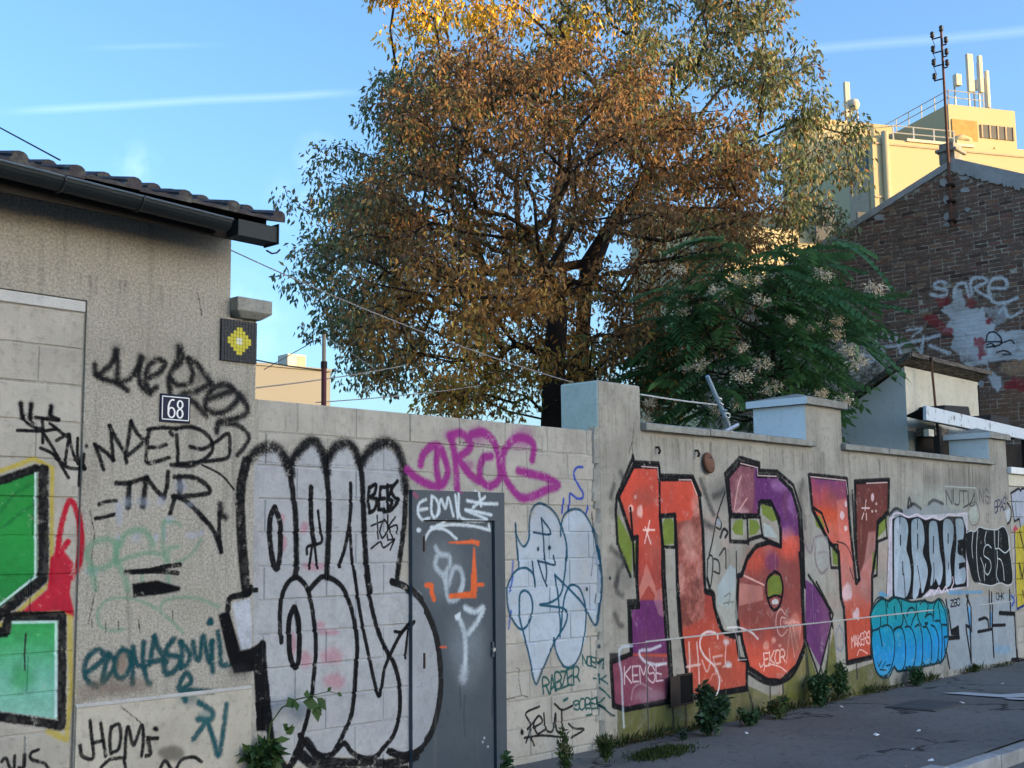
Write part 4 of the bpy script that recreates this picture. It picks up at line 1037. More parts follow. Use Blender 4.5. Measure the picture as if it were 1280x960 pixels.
def grow(base_pts, tips, rng, step=.45, bend=.25, r_tip=.006, power=.46, bias=.35):
    """join every twig end to the nearest earlier node, then thicken towards the foot"""
    nodes = [np.array(p, float) for p in base_pts]; par = [-1] + list(range(len(nodes) - 1))
    fork = nodes[-1]; order = np.argsort(np.linalg.norm(tips - fork, axis=1)); ends = []
    dist = [0.0]
    for i in range(1, len(nodes)): dist.append(0.0)
    for i in order:
        t = tips[i]; A = np.array(nodes)
        dd = np.linalg.norm(A - t, axis=1) + bias * np.array(dist) + np.maximum(0, A[:, 2] - t[2]) * .5
        dd[:max(1, len(base_pts) // 2)] += 2
        j = int(np.argmin(dd)); a = nodes[j]; L = np.linalg.norm(t - a); k = max(1, int(L / step)); p = j
        side = rng.normal(0, 1, 3) * L * .07
        for q in range(1, k + 1):
            f = q / k; w = a + (t - a) * f + side * math.sin(math.pi * f) + np.array((0, 0, bend * L * .35 * math.sin(math.pi * f)))
            nodes.append(w); par.append(p); dist.append(dist[p] + np.linalg.norm(w - nodes[p])); p = len(nodes) - 1
        ends.append(p)
    cnt = np.zeros(len(nodes))
    for e in ends:
        while e >= 0: cnt[e] += 1; e = par[e]
    return np.array(nodes), np.array(par), r_tip * np.maximum(cnt, 1) ** power, ends
def branch_mesh(nodes, par, rad, sides=5, minr=0):
    m = MB(); ch = {}
    for i, p in enumerate(par): ch.setdefault(p, []).append(i)
    done = set()
    starts = [0]
    while starts:
        s = starts.pop(); line = ([par[s]] if par[s] >= 0 else []) + [s]; c = s
        while c in ch:
            k = sorted(ch[c], key=lambda q: -rad[q]); starts += k[1:]; c = k[0]; line.append(c)
        rr = [rad[q] for q in line]
        if par[s] >= 0: rr[0] = rad[s]
        if len(line) > 1 and max(rr) > minr: m.tube([nodes[q] for q in line], rr, sides if max(rr) > .02 else 4, cap=False)
    return m

def big_tree(name, poly, D, foot, fork, n_tips, leaves_per, thick, label, colour, rng, Ls=(.10, .17), spread=.36, droop=.5, rt=.0055, boughs=70):
    tips, P = crown_tips(poly, D, n_tips, thick, rng, boughs)
    f0 = np.array(foot, float); f1 = np.array(fork, float)
    base = [f0 + (f1 - f0) * t + np.array((.08 * math.sin(5 * t), .05 * math.sin(4 * t), 0)) for t in np.linspace(0, 1, 7)]
    nodes, par, rad, ends = grow(base, tips, rng)
    rad *= rt / .006
    t = thing(name, tuple(f0), label, 'tree')
    branch_mesh(nodes, par, rad, 7).build('trunk', BARK, t, smooth=True)
    N = leaves_per * len(tips); idx = np.repeat(np.arange(len(tips)), leaves_per)
    # strings of leaves hang from each twig end
    off = rng.normal(0, 1, (N, 3)); off *= (spread * rng.uniform(.25, 1, (N, 1)) ** .6) / np.linalg.norm(off, axis=1, keepdims=True); off[:, 2] = off[:, 2] * .75 - spread * .22
    c = tips[idx] + off
    d = off * .8 + rng.normal(0, .22, (N, 3)); d[:, 2] -= droop * spread
    nr = rng.normal(0, 1, (N, 3)); nr[:, 2] += .6
    L = rng.uniform(Ls[0], Ls[1], N); Wd = L * rng.uniform(.32, .5, N)
    col = colour(c, P[idx], rng, idx)
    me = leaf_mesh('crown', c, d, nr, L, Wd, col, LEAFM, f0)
    o = place('crown', me, t, f0, kind='stuff'); return t
RNG = np.random.default_rng(21); TREEGAIN = 2.15
def pal(cols, w, rng, N):
    c = TREEGAIN * np.array(cols)[rng.choice(len(cols), N, p=np.array(w) / sum(w))]; return c * rng.uniform(.7, 1.25, (N, 1))
def col_brown(c, P, rng, idx):
    N = len(c)
    cl = rng.random(idx.max() + 1)[idx]
    a = pal([(.115, .062, .030), (.155, .085, .036), (.075, .048, .028), (.20, .115, .042), (.085, .075, .034)], (4, 3, 3, 1.6, 2.6), rng, N)
    orange = pal([(.30, .145, .040), (.22, .11, .036), (.34, .21, .05)], (3, 3, 1.5), rng, N)
    yel = pal([(.33, .23, .035), (.20, .17, .035), (.12, .11, .03)], (2, 2, 2), rng, N)
    low = np.clip((P[:, 1] - 240) / 140, 0, 1) * np.clip(1.15 - np.abs(P[:, 0] - 600) / 260, .2, 1)
    a = np.where((rng.random(N) * .9 + cl * .25 < low)[:, None], orange, a)
    yl = np.clip((P[:, 1] - 400) / 90, 0, 1) * np.clip(1 - np.abs(P[:, 0] - 640) / 150, 0, 1)
    a = np.where((rng.random(N) < yl * .65)[:, None], yel, a)
    ol = np.clip((500 - P[:, 0]) / 110, 0, .7) * np.clip((P[:, 1] - 120) / 80, 0, 1)
    a = np.where((rng.random(N) < ol)[:, None], pal([(.10, .115, .05), (.14, .14, .08), (.07, .085, .035), (.17, .15, .10)], (3, 3, 2, 1), rng, N), a)
    return np.where(((cl > .90) & (rng.random(N) < .7))[:, None], pal([(.07, .085, .03), (.10, .10, .04)], (1, 1), rng, N), a)
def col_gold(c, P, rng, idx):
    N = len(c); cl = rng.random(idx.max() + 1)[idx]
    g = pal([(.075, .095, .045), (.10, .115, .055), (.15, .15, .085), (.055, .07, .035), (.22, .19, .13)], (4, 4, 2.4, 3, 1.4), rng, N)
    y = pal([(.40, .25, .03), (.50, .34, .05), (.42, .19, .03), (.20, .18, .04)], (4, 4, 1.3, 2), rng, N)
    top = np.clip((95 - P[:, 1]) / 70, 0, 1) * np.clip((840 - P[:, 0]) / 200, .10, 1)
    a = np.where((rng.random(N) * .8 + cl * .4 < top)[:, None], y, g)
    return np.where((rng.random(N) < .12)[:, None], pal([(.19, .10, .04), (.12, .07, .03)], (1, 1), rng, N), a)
poly_b = [(400, 320), (412, 258), (450, 190), (485, 130), (530, 85), (590, 60), (690, 50), (770, 70), (850, 112), (915, 170), (945, 240), (950, 300), (935, 370), (905, 430), (860, 480), (805, 515), (750, 528), (714, 512), (655, 488), (612, 512), (570, 510), (500, 480), (455, 425), (418, 380)]
poly_g = [(470, -90), (980, -90), (990, 70), (1012, 105), (1062, 145), (1070, 190), (1045, 270), (960, 300), (880, 290), (820, 180), (700, 120), (600, 130), (540, 220), (520, 350), (560, 500), (500, 490), (432, 428), (372, 350), (358, 300), (395, 205), (470, 165), (466, 110), (480, 60)]
t_foot = at_d(672, 560, 20); t_foot[2] = -.1
big_tree('chestnut_tree', poly_b, 20.0, t_foot, at_d(700, 380, 20), 1200, 64, 3.0, 'large autumn tree with shrivelled brown leaves behind the block wall', col_brown, RNG, (.06, .13), .32, .8, boughs=200, rt=.0072)
t2 = at_d(708, 560, 22.8); t2[2] = -.1
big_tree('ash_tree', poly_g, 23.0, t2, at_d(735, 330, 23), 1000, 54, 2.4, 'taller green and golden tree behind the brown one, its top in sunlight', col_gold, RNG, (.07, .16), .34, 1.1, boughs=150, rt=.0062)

TREEGAIN = 1.0
# ------------------------------------------------------------------ the young tree with feathered leaves behind the rendered wall
def frond(L, pairs, rng, droop):
    c, d, nr, ll, ww, col = [], [], [], [], [], []
    for i in range(pairs):
        f = (i + 1.3) / (pairs + 1); x = L * f; z = -droop * L * f * f
        for s in (-1, 1):
            c.append((x, 0, z)); d.append((.45, s * 1.0, -.30 - .25 * f + rng.normal(0, .08))); nr.append((-.2, 0, 1)); ll.append(L * .27 * (1.05 - .55 * abs(f - .4)) * rng.uniform(.9, 1.1)); ww.append(L * .10)
            k = rng.uniform(.75, 1.25); col.append((.088 * k, .185 * k, .066 * k))
    c.append((L, 0, -droop * L)); d.append((1, 0, -.8)); nr.append((0, 0, 1)); ll.append(L * .18); ww.append(L * .07); col.append((.07, .155, .05))
    me = leaf_mesh('leaf', c, d, nr, ll, ww, col, WEEDM, (0, 0, 0), .12)
    return me
FR = [frond(l, p, RNG, dr) for l, p, dr in ((.62, 11, .35), (.72, 12, .55), (.55, 10, .25), (.66, 11, .75))]
poly_a = [(838, 510), (835, 450), (852, 360), (872, 330), (915, 318), (955, 312), (998, 296), (1028, 328), (1056, 362), (1068, 388), (1036, 420), (1008, 465), (996, 518), (985, 530), (940, 528), (880, 532), (845, 525)]
fa = np.array((14.9, 2.3, -.1))
ail = thing('tree_of_heaven', tuple(fa), 'young dark green tree with feathery leaves and cream seed bunches over the wall', 'tree')
D_a = float((at(960, 420, 2.3) - EYE) @ _f)
tips, P_ = crown_tips(poly_a, D_a, 300, 1.3, RNG)
nodes, par, rad, ends = grow([fa + (at(975, 470, 2.3) - fa) * t for t in np.linspace(0, 1, 6)], tips, RNG, r_tip=.005, power=.42)
branch_mesh(nodes, par, rad, 6).build('trunk', BARK, ail, smooth=True)
ctr = tips.mean(0)
PER = 2 if len(tips) < 160 else 1

for i, p in enumerate([q + RNG.normal(0, .12, 3) for q in tips for _ in range(PER)]):
    o = place('leaf', FR[i % 4], ail, p)
    out = p - ctr + RNG.normal(0, .35, 3) + np.array((0, -.35, .1)); az = math.atan2(out[1], out[0]) + RNG.normal(0, .5)
    o.rotation_euler = (RNG.normal(0, .35), RNG.uniform(-.35, .45), az); s_ = RNG.uniform(.95, 1.35); o.scale = (s_, s_, s_)
seeds = [(430, 250), (445, 405), (360, 555), (460, 610), (510, 600), (525, 455), (575, 330), (735, 365), (795, 480), (660, 540), (735, 595), (745, 655), (665, 640), (770, 680), (905, 650), (950, 705), (1040, 725), (970, 555), (1050, 545), (1085, 590), (860, 385), (925, 460), (1010, 440), (1060, 275), (1145, 320), (960, 270), (830, 215), (655, 290), (705, 290), (450, 130), (330, 735), (315, 805), (540, 800), (570, 765), (640, 745), (820, 640), (1000, 490), (840, 440)]
SM = []
for k in range(3):
    N = 170; off = RNG.normal(0, 1, (N, 3)) * (.075, .075, .05); off[:, 0] += np.sign(off[:, 0]) * .02
    SM.append(leaf_mesh('seed_bunch', off, off + RNG.normal(0, .08, (N, 3)) - (0, 0, .05), RNG.normal(0, 1, (N, 3)), RNG.uniform(.04, .07, N), RNG.uniform(.02, .034, N), pal([(.86, .68, .46), (.90, .76, .56), (.66, .46, .28)], (2, 2, 1), RNG, N), WEEDM, (0, 0, 0)))
for i, (x, y) in enumerate(q for k, q in enumerate(seeds) if k % 3 != 2):
    px, py = 700 + x / 2.909, 250 + y / 2.909
    e_ = min(1, float(edge_dist(poly_a, np.array([[px, py]]))[0]) / 90)
    o = place('seed_bunch', SM[i % 3], ail, at_d(px, py, D_a - 1.3 * math.sqrt(1 - (1 - e_) ** 2) - .35), kind='stuff'); o.rotation_euler = (0, RNG.uniform(-.4, .4), RNG.uniform(0, 6)); s_ = RNG.uniform(.42, .74); o.scale = (s_, s_, s_)

# ------------------------------------------------------------------ weeds along the foot of the walls
def weed(name, px, py, wpx, hpx, n, L, cols, label, y=None, narrow=.5, upright=.5, stems=7, grp='weeds along the foot of the wall'):
    b = at_z(px, py, 0) if y is None else at(px, py, y)
    if y is None and b[1] > -.06: b = np.array((at(px, py, -.06)[0], -.06, 0.0))
    b[2] = max(b[2], -.0)
    k = 1 / (FPX / float((b - EYE) @ _f)); w, h = wpx * k * .62, hpx * k * 1.0
    t = thing(name, tuple(b), label, 'plant', grp)
    rng = RNG; m = MB(); c, d = [], []
    for s in range(stems):
        a = rng.uniform(0, 2 * math.pi); r = w * rng.uniform(.2, .85); hh = h * rng.uniform(.55, 1) * (1 - .35 * (r / w) ** 2)
        tip = b + np.array((r * math.cos(a), min(r * math.sin(a) * .6, .0 - b[1] - .02) if b[1] + r * math.sin(a) * .6 > -.02 else r * math.sin(a) * .6, hh))
        pts = [b + (0.1 * (tip - b) * (1, 1, 0)), b + (tip - b) * (.5, .5, .6), tip]; m.tube(pts, [.006, .004, .002], 4)
        for q in range(max(2, int(3.2 * n) // stems)):
            f = rng.uniform(.15, 1.0); p = b + (tip - b) * (f, f, f ** .8) + rng.normal(0, .18 * w, 3) * (1, .5, .5); p[1] = min(p[1], -.015); p[2] = max(p[2], .005)
            c.append(p); dd = rng.normal(0, 1, 3) + np.array((math.cos(a) * .5, -.3, upright)); d.append(dd)
    m.build('stem', plain_stem, t)
    N = len(c); nr = rng.normal(0, .5, (N, 3)) + (0, -.4, 1)
    me = leaf_mesh('foliage', c, d, nr, rng.uniform(.7, 1.25, N) * L * .82, rng.uniform(.8, 1.2, N) * L * narrow, pal(cols, [1] * len(cols), rng, N), WEEDM, b)
    place('foliage', me, t, b, kind='stuff'); return t
plain_stem = plain('green_stem', (.06, .09, .03), .7)
DG = [(.04, .085, .032), (.05, .11, .042), (.07, .14, .06), (.03, .062, .025)]; LG = [(.07, .12, .03), (.05, .10, .025), (.10, .14, .05)]; SG = [(.07, .115, .075), (.10, .15, .10), (.04, .08, .045)]
weed('weed_bush', 886, 919, 52, 62, 420, .085, SG + DG, 'tallest silvery green weed bush below the red letters', narrow=.5)
weed('weed_bush', 936, 906, 38, 20, 160, .05, DG, 'low dark weed just right of the tallest silvery bush')
weed('weed_bush', 974, 898, 40, 28, 200, .05, LG + [(.12, .10, .05)], 'dry olive weed under the round letter, left of the dense bush')
weed('weed_bush', 1026, 884, 42, 44, 330, .06, DG, 'dense round dark green weed bush under the purple point')
weed('weed_bush', 1053, 868, 40, 50, 200, .055, DG + LG, 'loose leafy weed climbing the wall right of the dense bush')
weed('weed_bush', 1145, 857, 26, 24, 180, .055, DG, 'small green weed below the turquoise bubble letters')
weed('weed_bush', 1218, 833, 12, 10, 60, .05, LG, 'tiny yellow-green weed at the far wall foot', stems=4)
weed('weed_bush', 854, 925, 14, 14, 60, .04, SG, 'tiny weed left of the tallest silvery bush', stems=4)
weed('weed_bush', 330, 970, 46, 48, 110, .10, LG + DG, 'broad leafy weed at the corner of the house and block wall', narrow=.45, y=-.05)
weed('weed_bush', 758, 952, 30, 36, 150, .07, LG + [(.16, .14, .07)], 'dry grassy weed at the foot of the tall pillar', narrow=.14, upright=1.2)
weed('weed_bush', 708, 975, 30, 70, 90, .06, LG + [(.14, .12, .06)], 'thin stalky weed in front of the block wall right of the door', narrow=.3, upright=1.0, stems=4)
weed('weed_bush', 632, 985, 16, 46, 40, .07, DG, 'small weed at the right edge of the metal door', stems=3)
# mossy grass on the pavement
gb = at_z(826, 943, .002); N = 1500
cc_ = np.stack([gb[0] + RNG.normal(0, .17, N) , np.clip(gb[1] + RNG.normal(0, .06, N), -2, -.02), np.full(N, .0)], 1)
me = leaf_mesh('grass_tuft', cc_, RNG.normal(0, .6, (N, 3)) + (0, 0, 1.0), RNG.normal(0, 1, (N, 3)), RNG.uniform(.03, .075, N), RNG.uniform(.006, .012, N), pal([(.04, .07, .018), (.06, .09, .025), (.09, .10, .035)], (2, 2, 1), RNG, N), WEEDM, gb)
tag(place('grass_tuft', me, None, gb, kind='stuff'), 'low mossy grass tuft on the pavement by the wall')
# low weeds, dry leaves and dirt gathered along the foot of the wall
N = 2600; xs = 8.6 + 9 * RNG.random(N) ** 1.4; cl_ = np.sin(xs * 2.3) + np.sin(xs * 5.1 + 1) + RNG.normal(0, .6, N); ok = cl_ > -.4; xs = xs[ok]; N = len(xs)
cc_ = np.stack([xs, -.015 - np.abs(RNG.normal(0, .045, N)), np.abs(RNG.normal(0, .018, N))], 1)
me = leaf_mesh('foot_weeds', cc_, RNG.normal(0, .8, (N, 3)) + (0, -.2, .45), RNG.normal(0, .6, (N, 3)) + (0, 0, 1), RNG.uniform(.015, .05, N), RNG.uniform(.006, .018, N), pal([(.05, .075, .025), (.10, .08, .045), (.035, .06, .02), (.14, .10, .05), (.20, .18, .14)], (4, 3, 3, 2, .6), RNG, N), WEEDM, (8.6, 0, 0))
tag(place('foot_weeds', me, None, (8.6, 0, 0), kind='stuff'), 'scattered low weeds and dry leaves along the wall foot')
N = 520; xs = RNG.choice([8.75, 9.3, 9.9, 10.9, 11.6, 12.5, 13.4, 14.9, 16.2], N) + RNG.normal(0, .16, N)
cc_ = np.stack([xs, -.02 - np.abs(RNG.normal(0, .03, N)), np.zeros(N)], 1)
me = leaf_mesh('grass_blades', cc_, RNG.normal(0, .35, (N, 3)) + (0, -.25, 1.0), RNG.normal(0, 1, (N, 3)), RNG.uniform(.04, .14, N), RNG.uniform(.004, .009, N), pal([(.07, .10, .03), (.16, .14, .06), (.05, .08, .025), (.24, .20, .11)], (3, 2, 3, 1), RNG, N), WEEDM, (8.7, 0, 0))
tag(place('grass_blades', me, None, (8.7, 0, 0), kind='stuff'), 'thin green and dry grass blades growing along the wall foot')
N = 1500; cc_ = np.stack([RNG.uniform(8, 20, N), RNG.uniform(-2.45, -.05, N), np.full(N, .003)], 1)
me = leaf_mesh('grit', cc_, RNG.normal(0, 1, (N, 3)) * (1, 1, .1), RNG.normal(0, .2, (N, 3)) + (0, 0, 1), RNG.uniform(.006, .02, N), RNG.uniform(.005, .012, N), pal([(.22, .21, .19), (.10, .085, .06), (.42, .41, .38), (.05, .05, .05)], (3, 3, 1, 2), RNG, N), WEEDM, (8, 0, 0))
tag(place('grit', me, None, (8, 0, 0), kind='stuff'), 'small grit and leaf crumbs scattered over the pavement')
# creeper in front of the silver letters, each leaf a part
cs = [at(333, 972, -.06), at(334, 935, -.07), at(338, 905, -.08), at(352, 885, -.09), at(372, 874, -.09), at(396, 868, -.08), at(412, 864, -.08), at(424, 868, -.09)]
crp = thing('creeper', tuple(cs[0]), 'single creeper shoot with broad leaves in front of the silver letters', 'plant')
MB().tube(cs, [.006, .006, .005, .005, .004, .003, .003, .002], 5).build('stem', plain_stem, crp, smooth=True)
for (px, py, s, dx, dz) in ((368, 874, .115, -.6, -.2), (378, 877, .13, .8, -.25), (388, 869, .10, -.5, .1), (393, 878, .13, .1, -1), (396, 872, .11, .5, -.7), (421, 866, .05, 1, -.6), (360, 913, .085, -.5, .4), (357, 917, .075, .6, .4), (409, 864, .04, .5, .5)):
    p = at(px, py, -.10); k = RNG.uniform(.8, 1.2)
    me = leaf_mesh('leaf', [p, p], [(dx, -.25, dz), (dx + .5, -.3, dz - .15)], [(0, -1, .3), (.1, -1, .3)], [s, s * .8], [s * .7, s * .5], [(.045 * k, .095 * k, .022 * k)] * 2, WEEDM, p, .1)
    place('leaf', me, crp, p)

# scraps of litter on the pavement
LIT = plain('paper_scrap', (.75, .75, .73), .7, 0, .1)
for i, (px, py, s, lb_) in enumerate(((1095, 919, .05, 'largest white paper scrap in the middle of the pavement'), (1203, 879, .045, 'pale yellow scrap beside the dark drain cover'), (1130, 858, .04, 'white scrap at the wall foot beside the small weed'), (1141, 937, .035, 'small white scrap near the kerb'), (1148, 914, .03, 'small white scrap left of the kerb stones'), (933, 917, .03, 'white scrap near the low dark weed'), (1052, 884, .03, 'tiny scrap beside the dense weed bush'), (1180, 848, .03, 'tiny scrap far along the pavement'), (1253, 855, .035, 'tiny scrap farthest along the pavement'), (1163, 951, .04, 'flattened scrap nearest the kerb'))):
    s *= .62; p = at_z(px, py, .004); m = MB(); a = i * 1.3; u_ = np.array((math.cos(a), math.sin(a), 0)) * s; v_ = np.array((-math.sin(a), math.cos(a), 0)) * s * .7
    m.add([p - u_ - v_, p + u_ - v_ + (0, 0, .004), p + u_ + v_ + (0, 0, .016), p - u_ * .6 + v_ + (0, 0, .006), p + (0, 0, .014), p - u_ * .2 + (0, 0, -.002)], [(0, 1, 4), (1, 2, 4), (2, 3, 4), (3, 0, 4), (0, 1, 5), (1, 2, 5), (2, 3, 5), (3, 0, 5)])
    tag(m.build('paper_scrap', LIT, org=tuple(p)), lb_, 'litter', 'paper scraps on the pavement')
# ------------------------------------------------------------------ spray paint on the walls (measured from the photograph, painted in wall metres)
WP = WALLP
def zz(ox, oy, k):                                   # enlarged-view readings -> photo measurements
    return lambda *p: [(ox + p[i] / k, oy + p[i + 1] / k) for i in range(0, len(p), 2)]
A_, B_, D_ = zz(0, 400, 3.765), zz(0, 600, 3.765), zz(0, 740, 3.765)
E_, F_, G_, H_ = zz(270, 500, 4), zz(270, 720, 4), zz(490, 500, 4), zz(490, 720, 4)
I_, J_ = zz(630, 540, 6), zz(630, 690, 5.65)
K_, L_, M_, N_ = zz(750, 540, 4.923), zz(750, 720, 4.923), zz(980, 560, 4.267), zz(980, 735, 4.267)
O_, Q_ = zz(1140, 590, 8.73), zz(1140, 690, 5.65)
P = lambda *p: [(p[i], p[i + 1]) for i in range(0, len(p), 2)]
BLACK, SOFTBLACK = (15, 15, 18), (24, 24, 26)
S, FL = WP.stroke, WP.fill
def many(lst, w, col, **k):
    for q in lst: S(q, w, col, **k)

# --- old washes and grime first
for (x, y, rx, ry, c, a) in ((900, 640, 40, 40, (165, 162, 152), .35), (1010, 690, 18, 60, (170, 168, 158), .4), (1180, 625, 30, 12, (165, 172, 160), .5), (870, 700, 26, 50, (172, 172, 165), .4), (1140, 640, 30, 20, (150, 158, 150), .35), (1200, 800, 60, 30, (150, 160, 165), .5)):
    WP.blob((x, y), rx, ry, c, a)
for (x, y, r) in ((775, 700, 14), (790, 690, 12), (768, 640, 8), (783, 725, 10), (900, 615, 16), (925, 640, 12), (1004, 610, 8), (1195, 605, 18), (1165, 600, 12), (1225, 612, 14)):
    WP.blob((x, y), r, r * 1.2, (70, 68, 66), .35, .9)
FL(P(770, 884, 835, 878, 935, 858, 960, 870, 1000, 866, 1030, 850, 1108, 822, 1112, 862, 1040, 880, 960, 902, 880, 925, 770, 946), (98, 98, 46), 2.5, .93, patch=.15, mottle=((62, 64, 36), .55))
FL(P(1112, 830, 1258, 800, 1258, 836, 1112, 864), (112, 122, 128), 6, .45, patch=.5)
FL(P(940, 862, 965, 868, 990, 862, 1002, 880, 955, 900, 938, 895), (150, 135, 105), 5, .5, patch=.3)

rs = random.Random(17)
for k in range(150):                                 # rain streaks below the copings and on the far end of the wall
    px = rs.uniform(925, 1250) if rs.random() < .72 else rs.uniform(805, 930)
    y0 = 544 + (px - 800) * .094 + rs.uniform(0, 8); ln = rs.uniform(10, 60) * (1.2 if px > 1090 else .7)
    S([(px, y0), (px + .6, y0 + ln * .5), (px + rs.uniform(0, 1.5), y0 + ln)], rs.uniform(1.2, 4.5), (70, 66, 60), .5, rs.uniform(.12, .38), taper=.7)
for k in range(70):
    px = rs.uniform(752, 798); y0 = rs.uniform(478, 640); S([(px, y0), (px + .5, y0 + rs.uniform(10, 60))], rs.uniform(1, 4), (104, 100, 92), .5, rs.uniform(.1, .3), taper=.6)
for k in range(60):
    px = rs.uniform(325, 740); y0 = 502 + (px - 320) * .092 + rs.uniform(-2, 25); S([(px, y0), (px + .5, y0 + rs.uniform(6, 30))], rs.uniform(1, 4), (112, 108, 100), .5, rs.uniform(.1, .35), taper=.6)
# cracks
def crack(pts, w=1.3): S(pts, w, (40, 38, 34), .3, .85, smooth=False, rough=1.2)
crack(K_(190, 60, 195, 150, 230, 210, 240, 300, 215, 340, 250, 400, 310, 440, 330, 540)); crack(P(791, 534, 789, 552, 785, 566)); crack(P(648, 835, 652, 838, 651, 850, 654, 868)); crack(H_(580, 620, 660, 600, 690, 605)); crack(P(742, 640, 745, 690, 741, 720), 2)
for q in (E_(200, 305, 300, 315, 420, 322, 530, 330), E_(560, 325, 700, 330), E_(420, 645, 620, 640), E_(700, 488, 760, 492), F_(230, 300, 320, 290), F_(260, 650, 370, 640), G_(350, 212, 530, 232, 760, 250), G_(0, 345, 80, 345)): crack(q, 1.1)

FL(P(985, 812, 1007, 805, 1022, 852, 1010, 874, 975, 878), (104, 106, 44), 1.5, .9, mottle=((76, 80, 36), .4)); FL(P(1028, 842, 1041, 786, 1046, 850, 1034, 862), (104, 106, 44), 1.5, .9)
for k in range(90):                                  # grime rising from the pavement
    px = rs.uniform(765, 1255); yb = 936 - (px - 750) * .207; S([(px, yb + 2), (px + rs.uniform(-1, 1), yb - rs.uniform(5, 22))], rs.uniform(3, 8), rs.choice(((60, 58, 46), (48, 50, 36), (84, 78, 62))), .6, rs.uniform(.15, .5), taper=.5)
for k in range(90):                                  # dark streaks below the eave: run-off dirt plus the eave's shade painted in
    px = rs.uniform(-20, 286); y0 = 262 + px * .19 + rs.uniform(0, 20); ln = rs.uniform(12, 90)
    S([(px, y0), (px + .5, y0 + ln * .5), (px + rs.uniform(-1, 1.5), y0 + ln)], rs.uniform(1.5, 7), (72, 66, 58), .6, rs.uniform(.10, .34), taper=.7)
for k in range(60):
    px = rs.uniform(112, 312); y0 = rs.uniform(390, 800); S([(px, y0), (px + .5, y0 + rs.uniform(15, 80))], rs.uniform(1.5, 6), rs.choice(((96, 88, 76), (188, 176, 154))), .6, rs.uniform(.08, .25), taper=.6)
crack(P(112, 640, 118, 668, 114, 700, 120, 735, 110, 780)); crack(P(250, 330, 246, 360, 252, 395)); crack(P(300, 700, 305, 760, 300, 800, 306, 850)); crack(P(150, 884, 176, 905, 184, 940))

# --- house: green piece on the blocked-up opening
FL(P(-30, 612, 0, 604, 47, 588, 47, 724, 0, 762, -30, 782), (28, 140, 62), 1.5, .97, grad=[(0, (18, 120, 58)), (.6, (34, 150, 62)), (1, (30, 120, 52))], mottle=((20, 95, 50), .35))
many([P(2, 640, 20, 618, 40, 606), P(5, 660, 30, 640, 44, 632)], 4, (22, 92, 50), soft=.5, alpha=.5)
FL(P(-30, 795, 13, 792, 16, 776, 73, 776, 73, 900, 0, 890, -30, 888), (90, 175, 130), 1.5, .97, grad=[(0, (130, 180, 165)), (.45, (105, 175, 150)), (.75, (60, 160, 95)), (1, (40, 145, 70))])
WP.blob((27, 850), 14, 14, (50, 150, 75), .6, .9)
S(P(-30, 594, 0, 590, 44, 574, 66, 586, 65, 728, 26, 764, 0, 784, -20, 796), 6, (178, 158, 48), .35, .9, smooth=False)
S(P(88, 766, 90, 862, 84, 925, 62, 915), 8, (180, 160, 52), .4, .85, smooth=False)
S(P(20, 771, 50, 767, 78, 764, 92, 772), 4, (186, 150, 70), .3, .9, smooth=False)
FL(P(64, 697, 80, 688, 93, 705, 88, 742, 95, 771, 76, 764, 26, 767, 60, 737), (176, 24, 48), 1.2, .97)
S(P(72, 693, 79, 652, 88, 627, 97, 640, 102, 672, 99, 705, 92, 722), 8, (178, 24, 48), .2)
S(P(74, 694, 86, 678), 8, (178, 24, 48), .2)
S(P(-20, 612, 0, 602, 46, 586), 11, BLACK, .14, smooth=False); S(P(55, 588, 55, 700, 54, 725, 0, 770, -20, 783), 15, BLACK, .12, smooth=False)
S(P(45, 592, 45, 722, 0, 757, -20, 770), 3.4, (205, 215, 220), .25, .9, smooth=False)
S(P(-20, 792, 8, 791, 12, 771, 79, 771, 79, 842, 78, 908, 40, 902, 0, 897, -20, 895), 12, BLACK, .12, smooth=False)
S(P(17, 779, 71, 778, 71, 896), 4, (200, 222, 222), .25, .85, smooth=False)
many([D_(10, 800, 30, 785, 50, 835), D_(70, 830, 72, 775), D_(120, 770, 115, 828, 90, 830), D_(185, 745, 150, 760, 150, 790, 210, 810, 230, 835)], 4.5, BLACK)
S(D_(125, 200, 120, 280, 122, 370), 2.2, (40, 45, 42), .3, smooth=False)
# black scribble over the blocks
many([A_(100, 395, 110, 460, 150, 500, 210, 520), A_(150, 400, 145, 460, 160, 490), A_(245, 410, 240, 450, 280, 470), A_(170, 460, 280, 475), A_(85, 522, 200, 525, 270, 515), A_(205, 470, 205, 580), A_(205, 530, 250, 600, 310, 690, 400, 705),
      A_(240, 490, 290, 530, 330, 560), A_(270, 570, 330, 540, 320, 600, 310, 680), A_(330, 550, 345, 620, 370, 680), A_(370, 560, 370, 640, 400, 700), A_(195, 605, 260, 640, 325, 745), A_(380, 680, 375, 780), A_(395, 635, 385, 700)], 4.6, BLACK, soft=.16)
many([A_(100, 395, 110, 460), A_(150, 400, 145, 460), A_(245, 410, 240, 450)], 7, BLACK, soft=.3)
WP.blob(A_(405, 597)[0], 2.4, 2.6, BLACK, 1, .3)

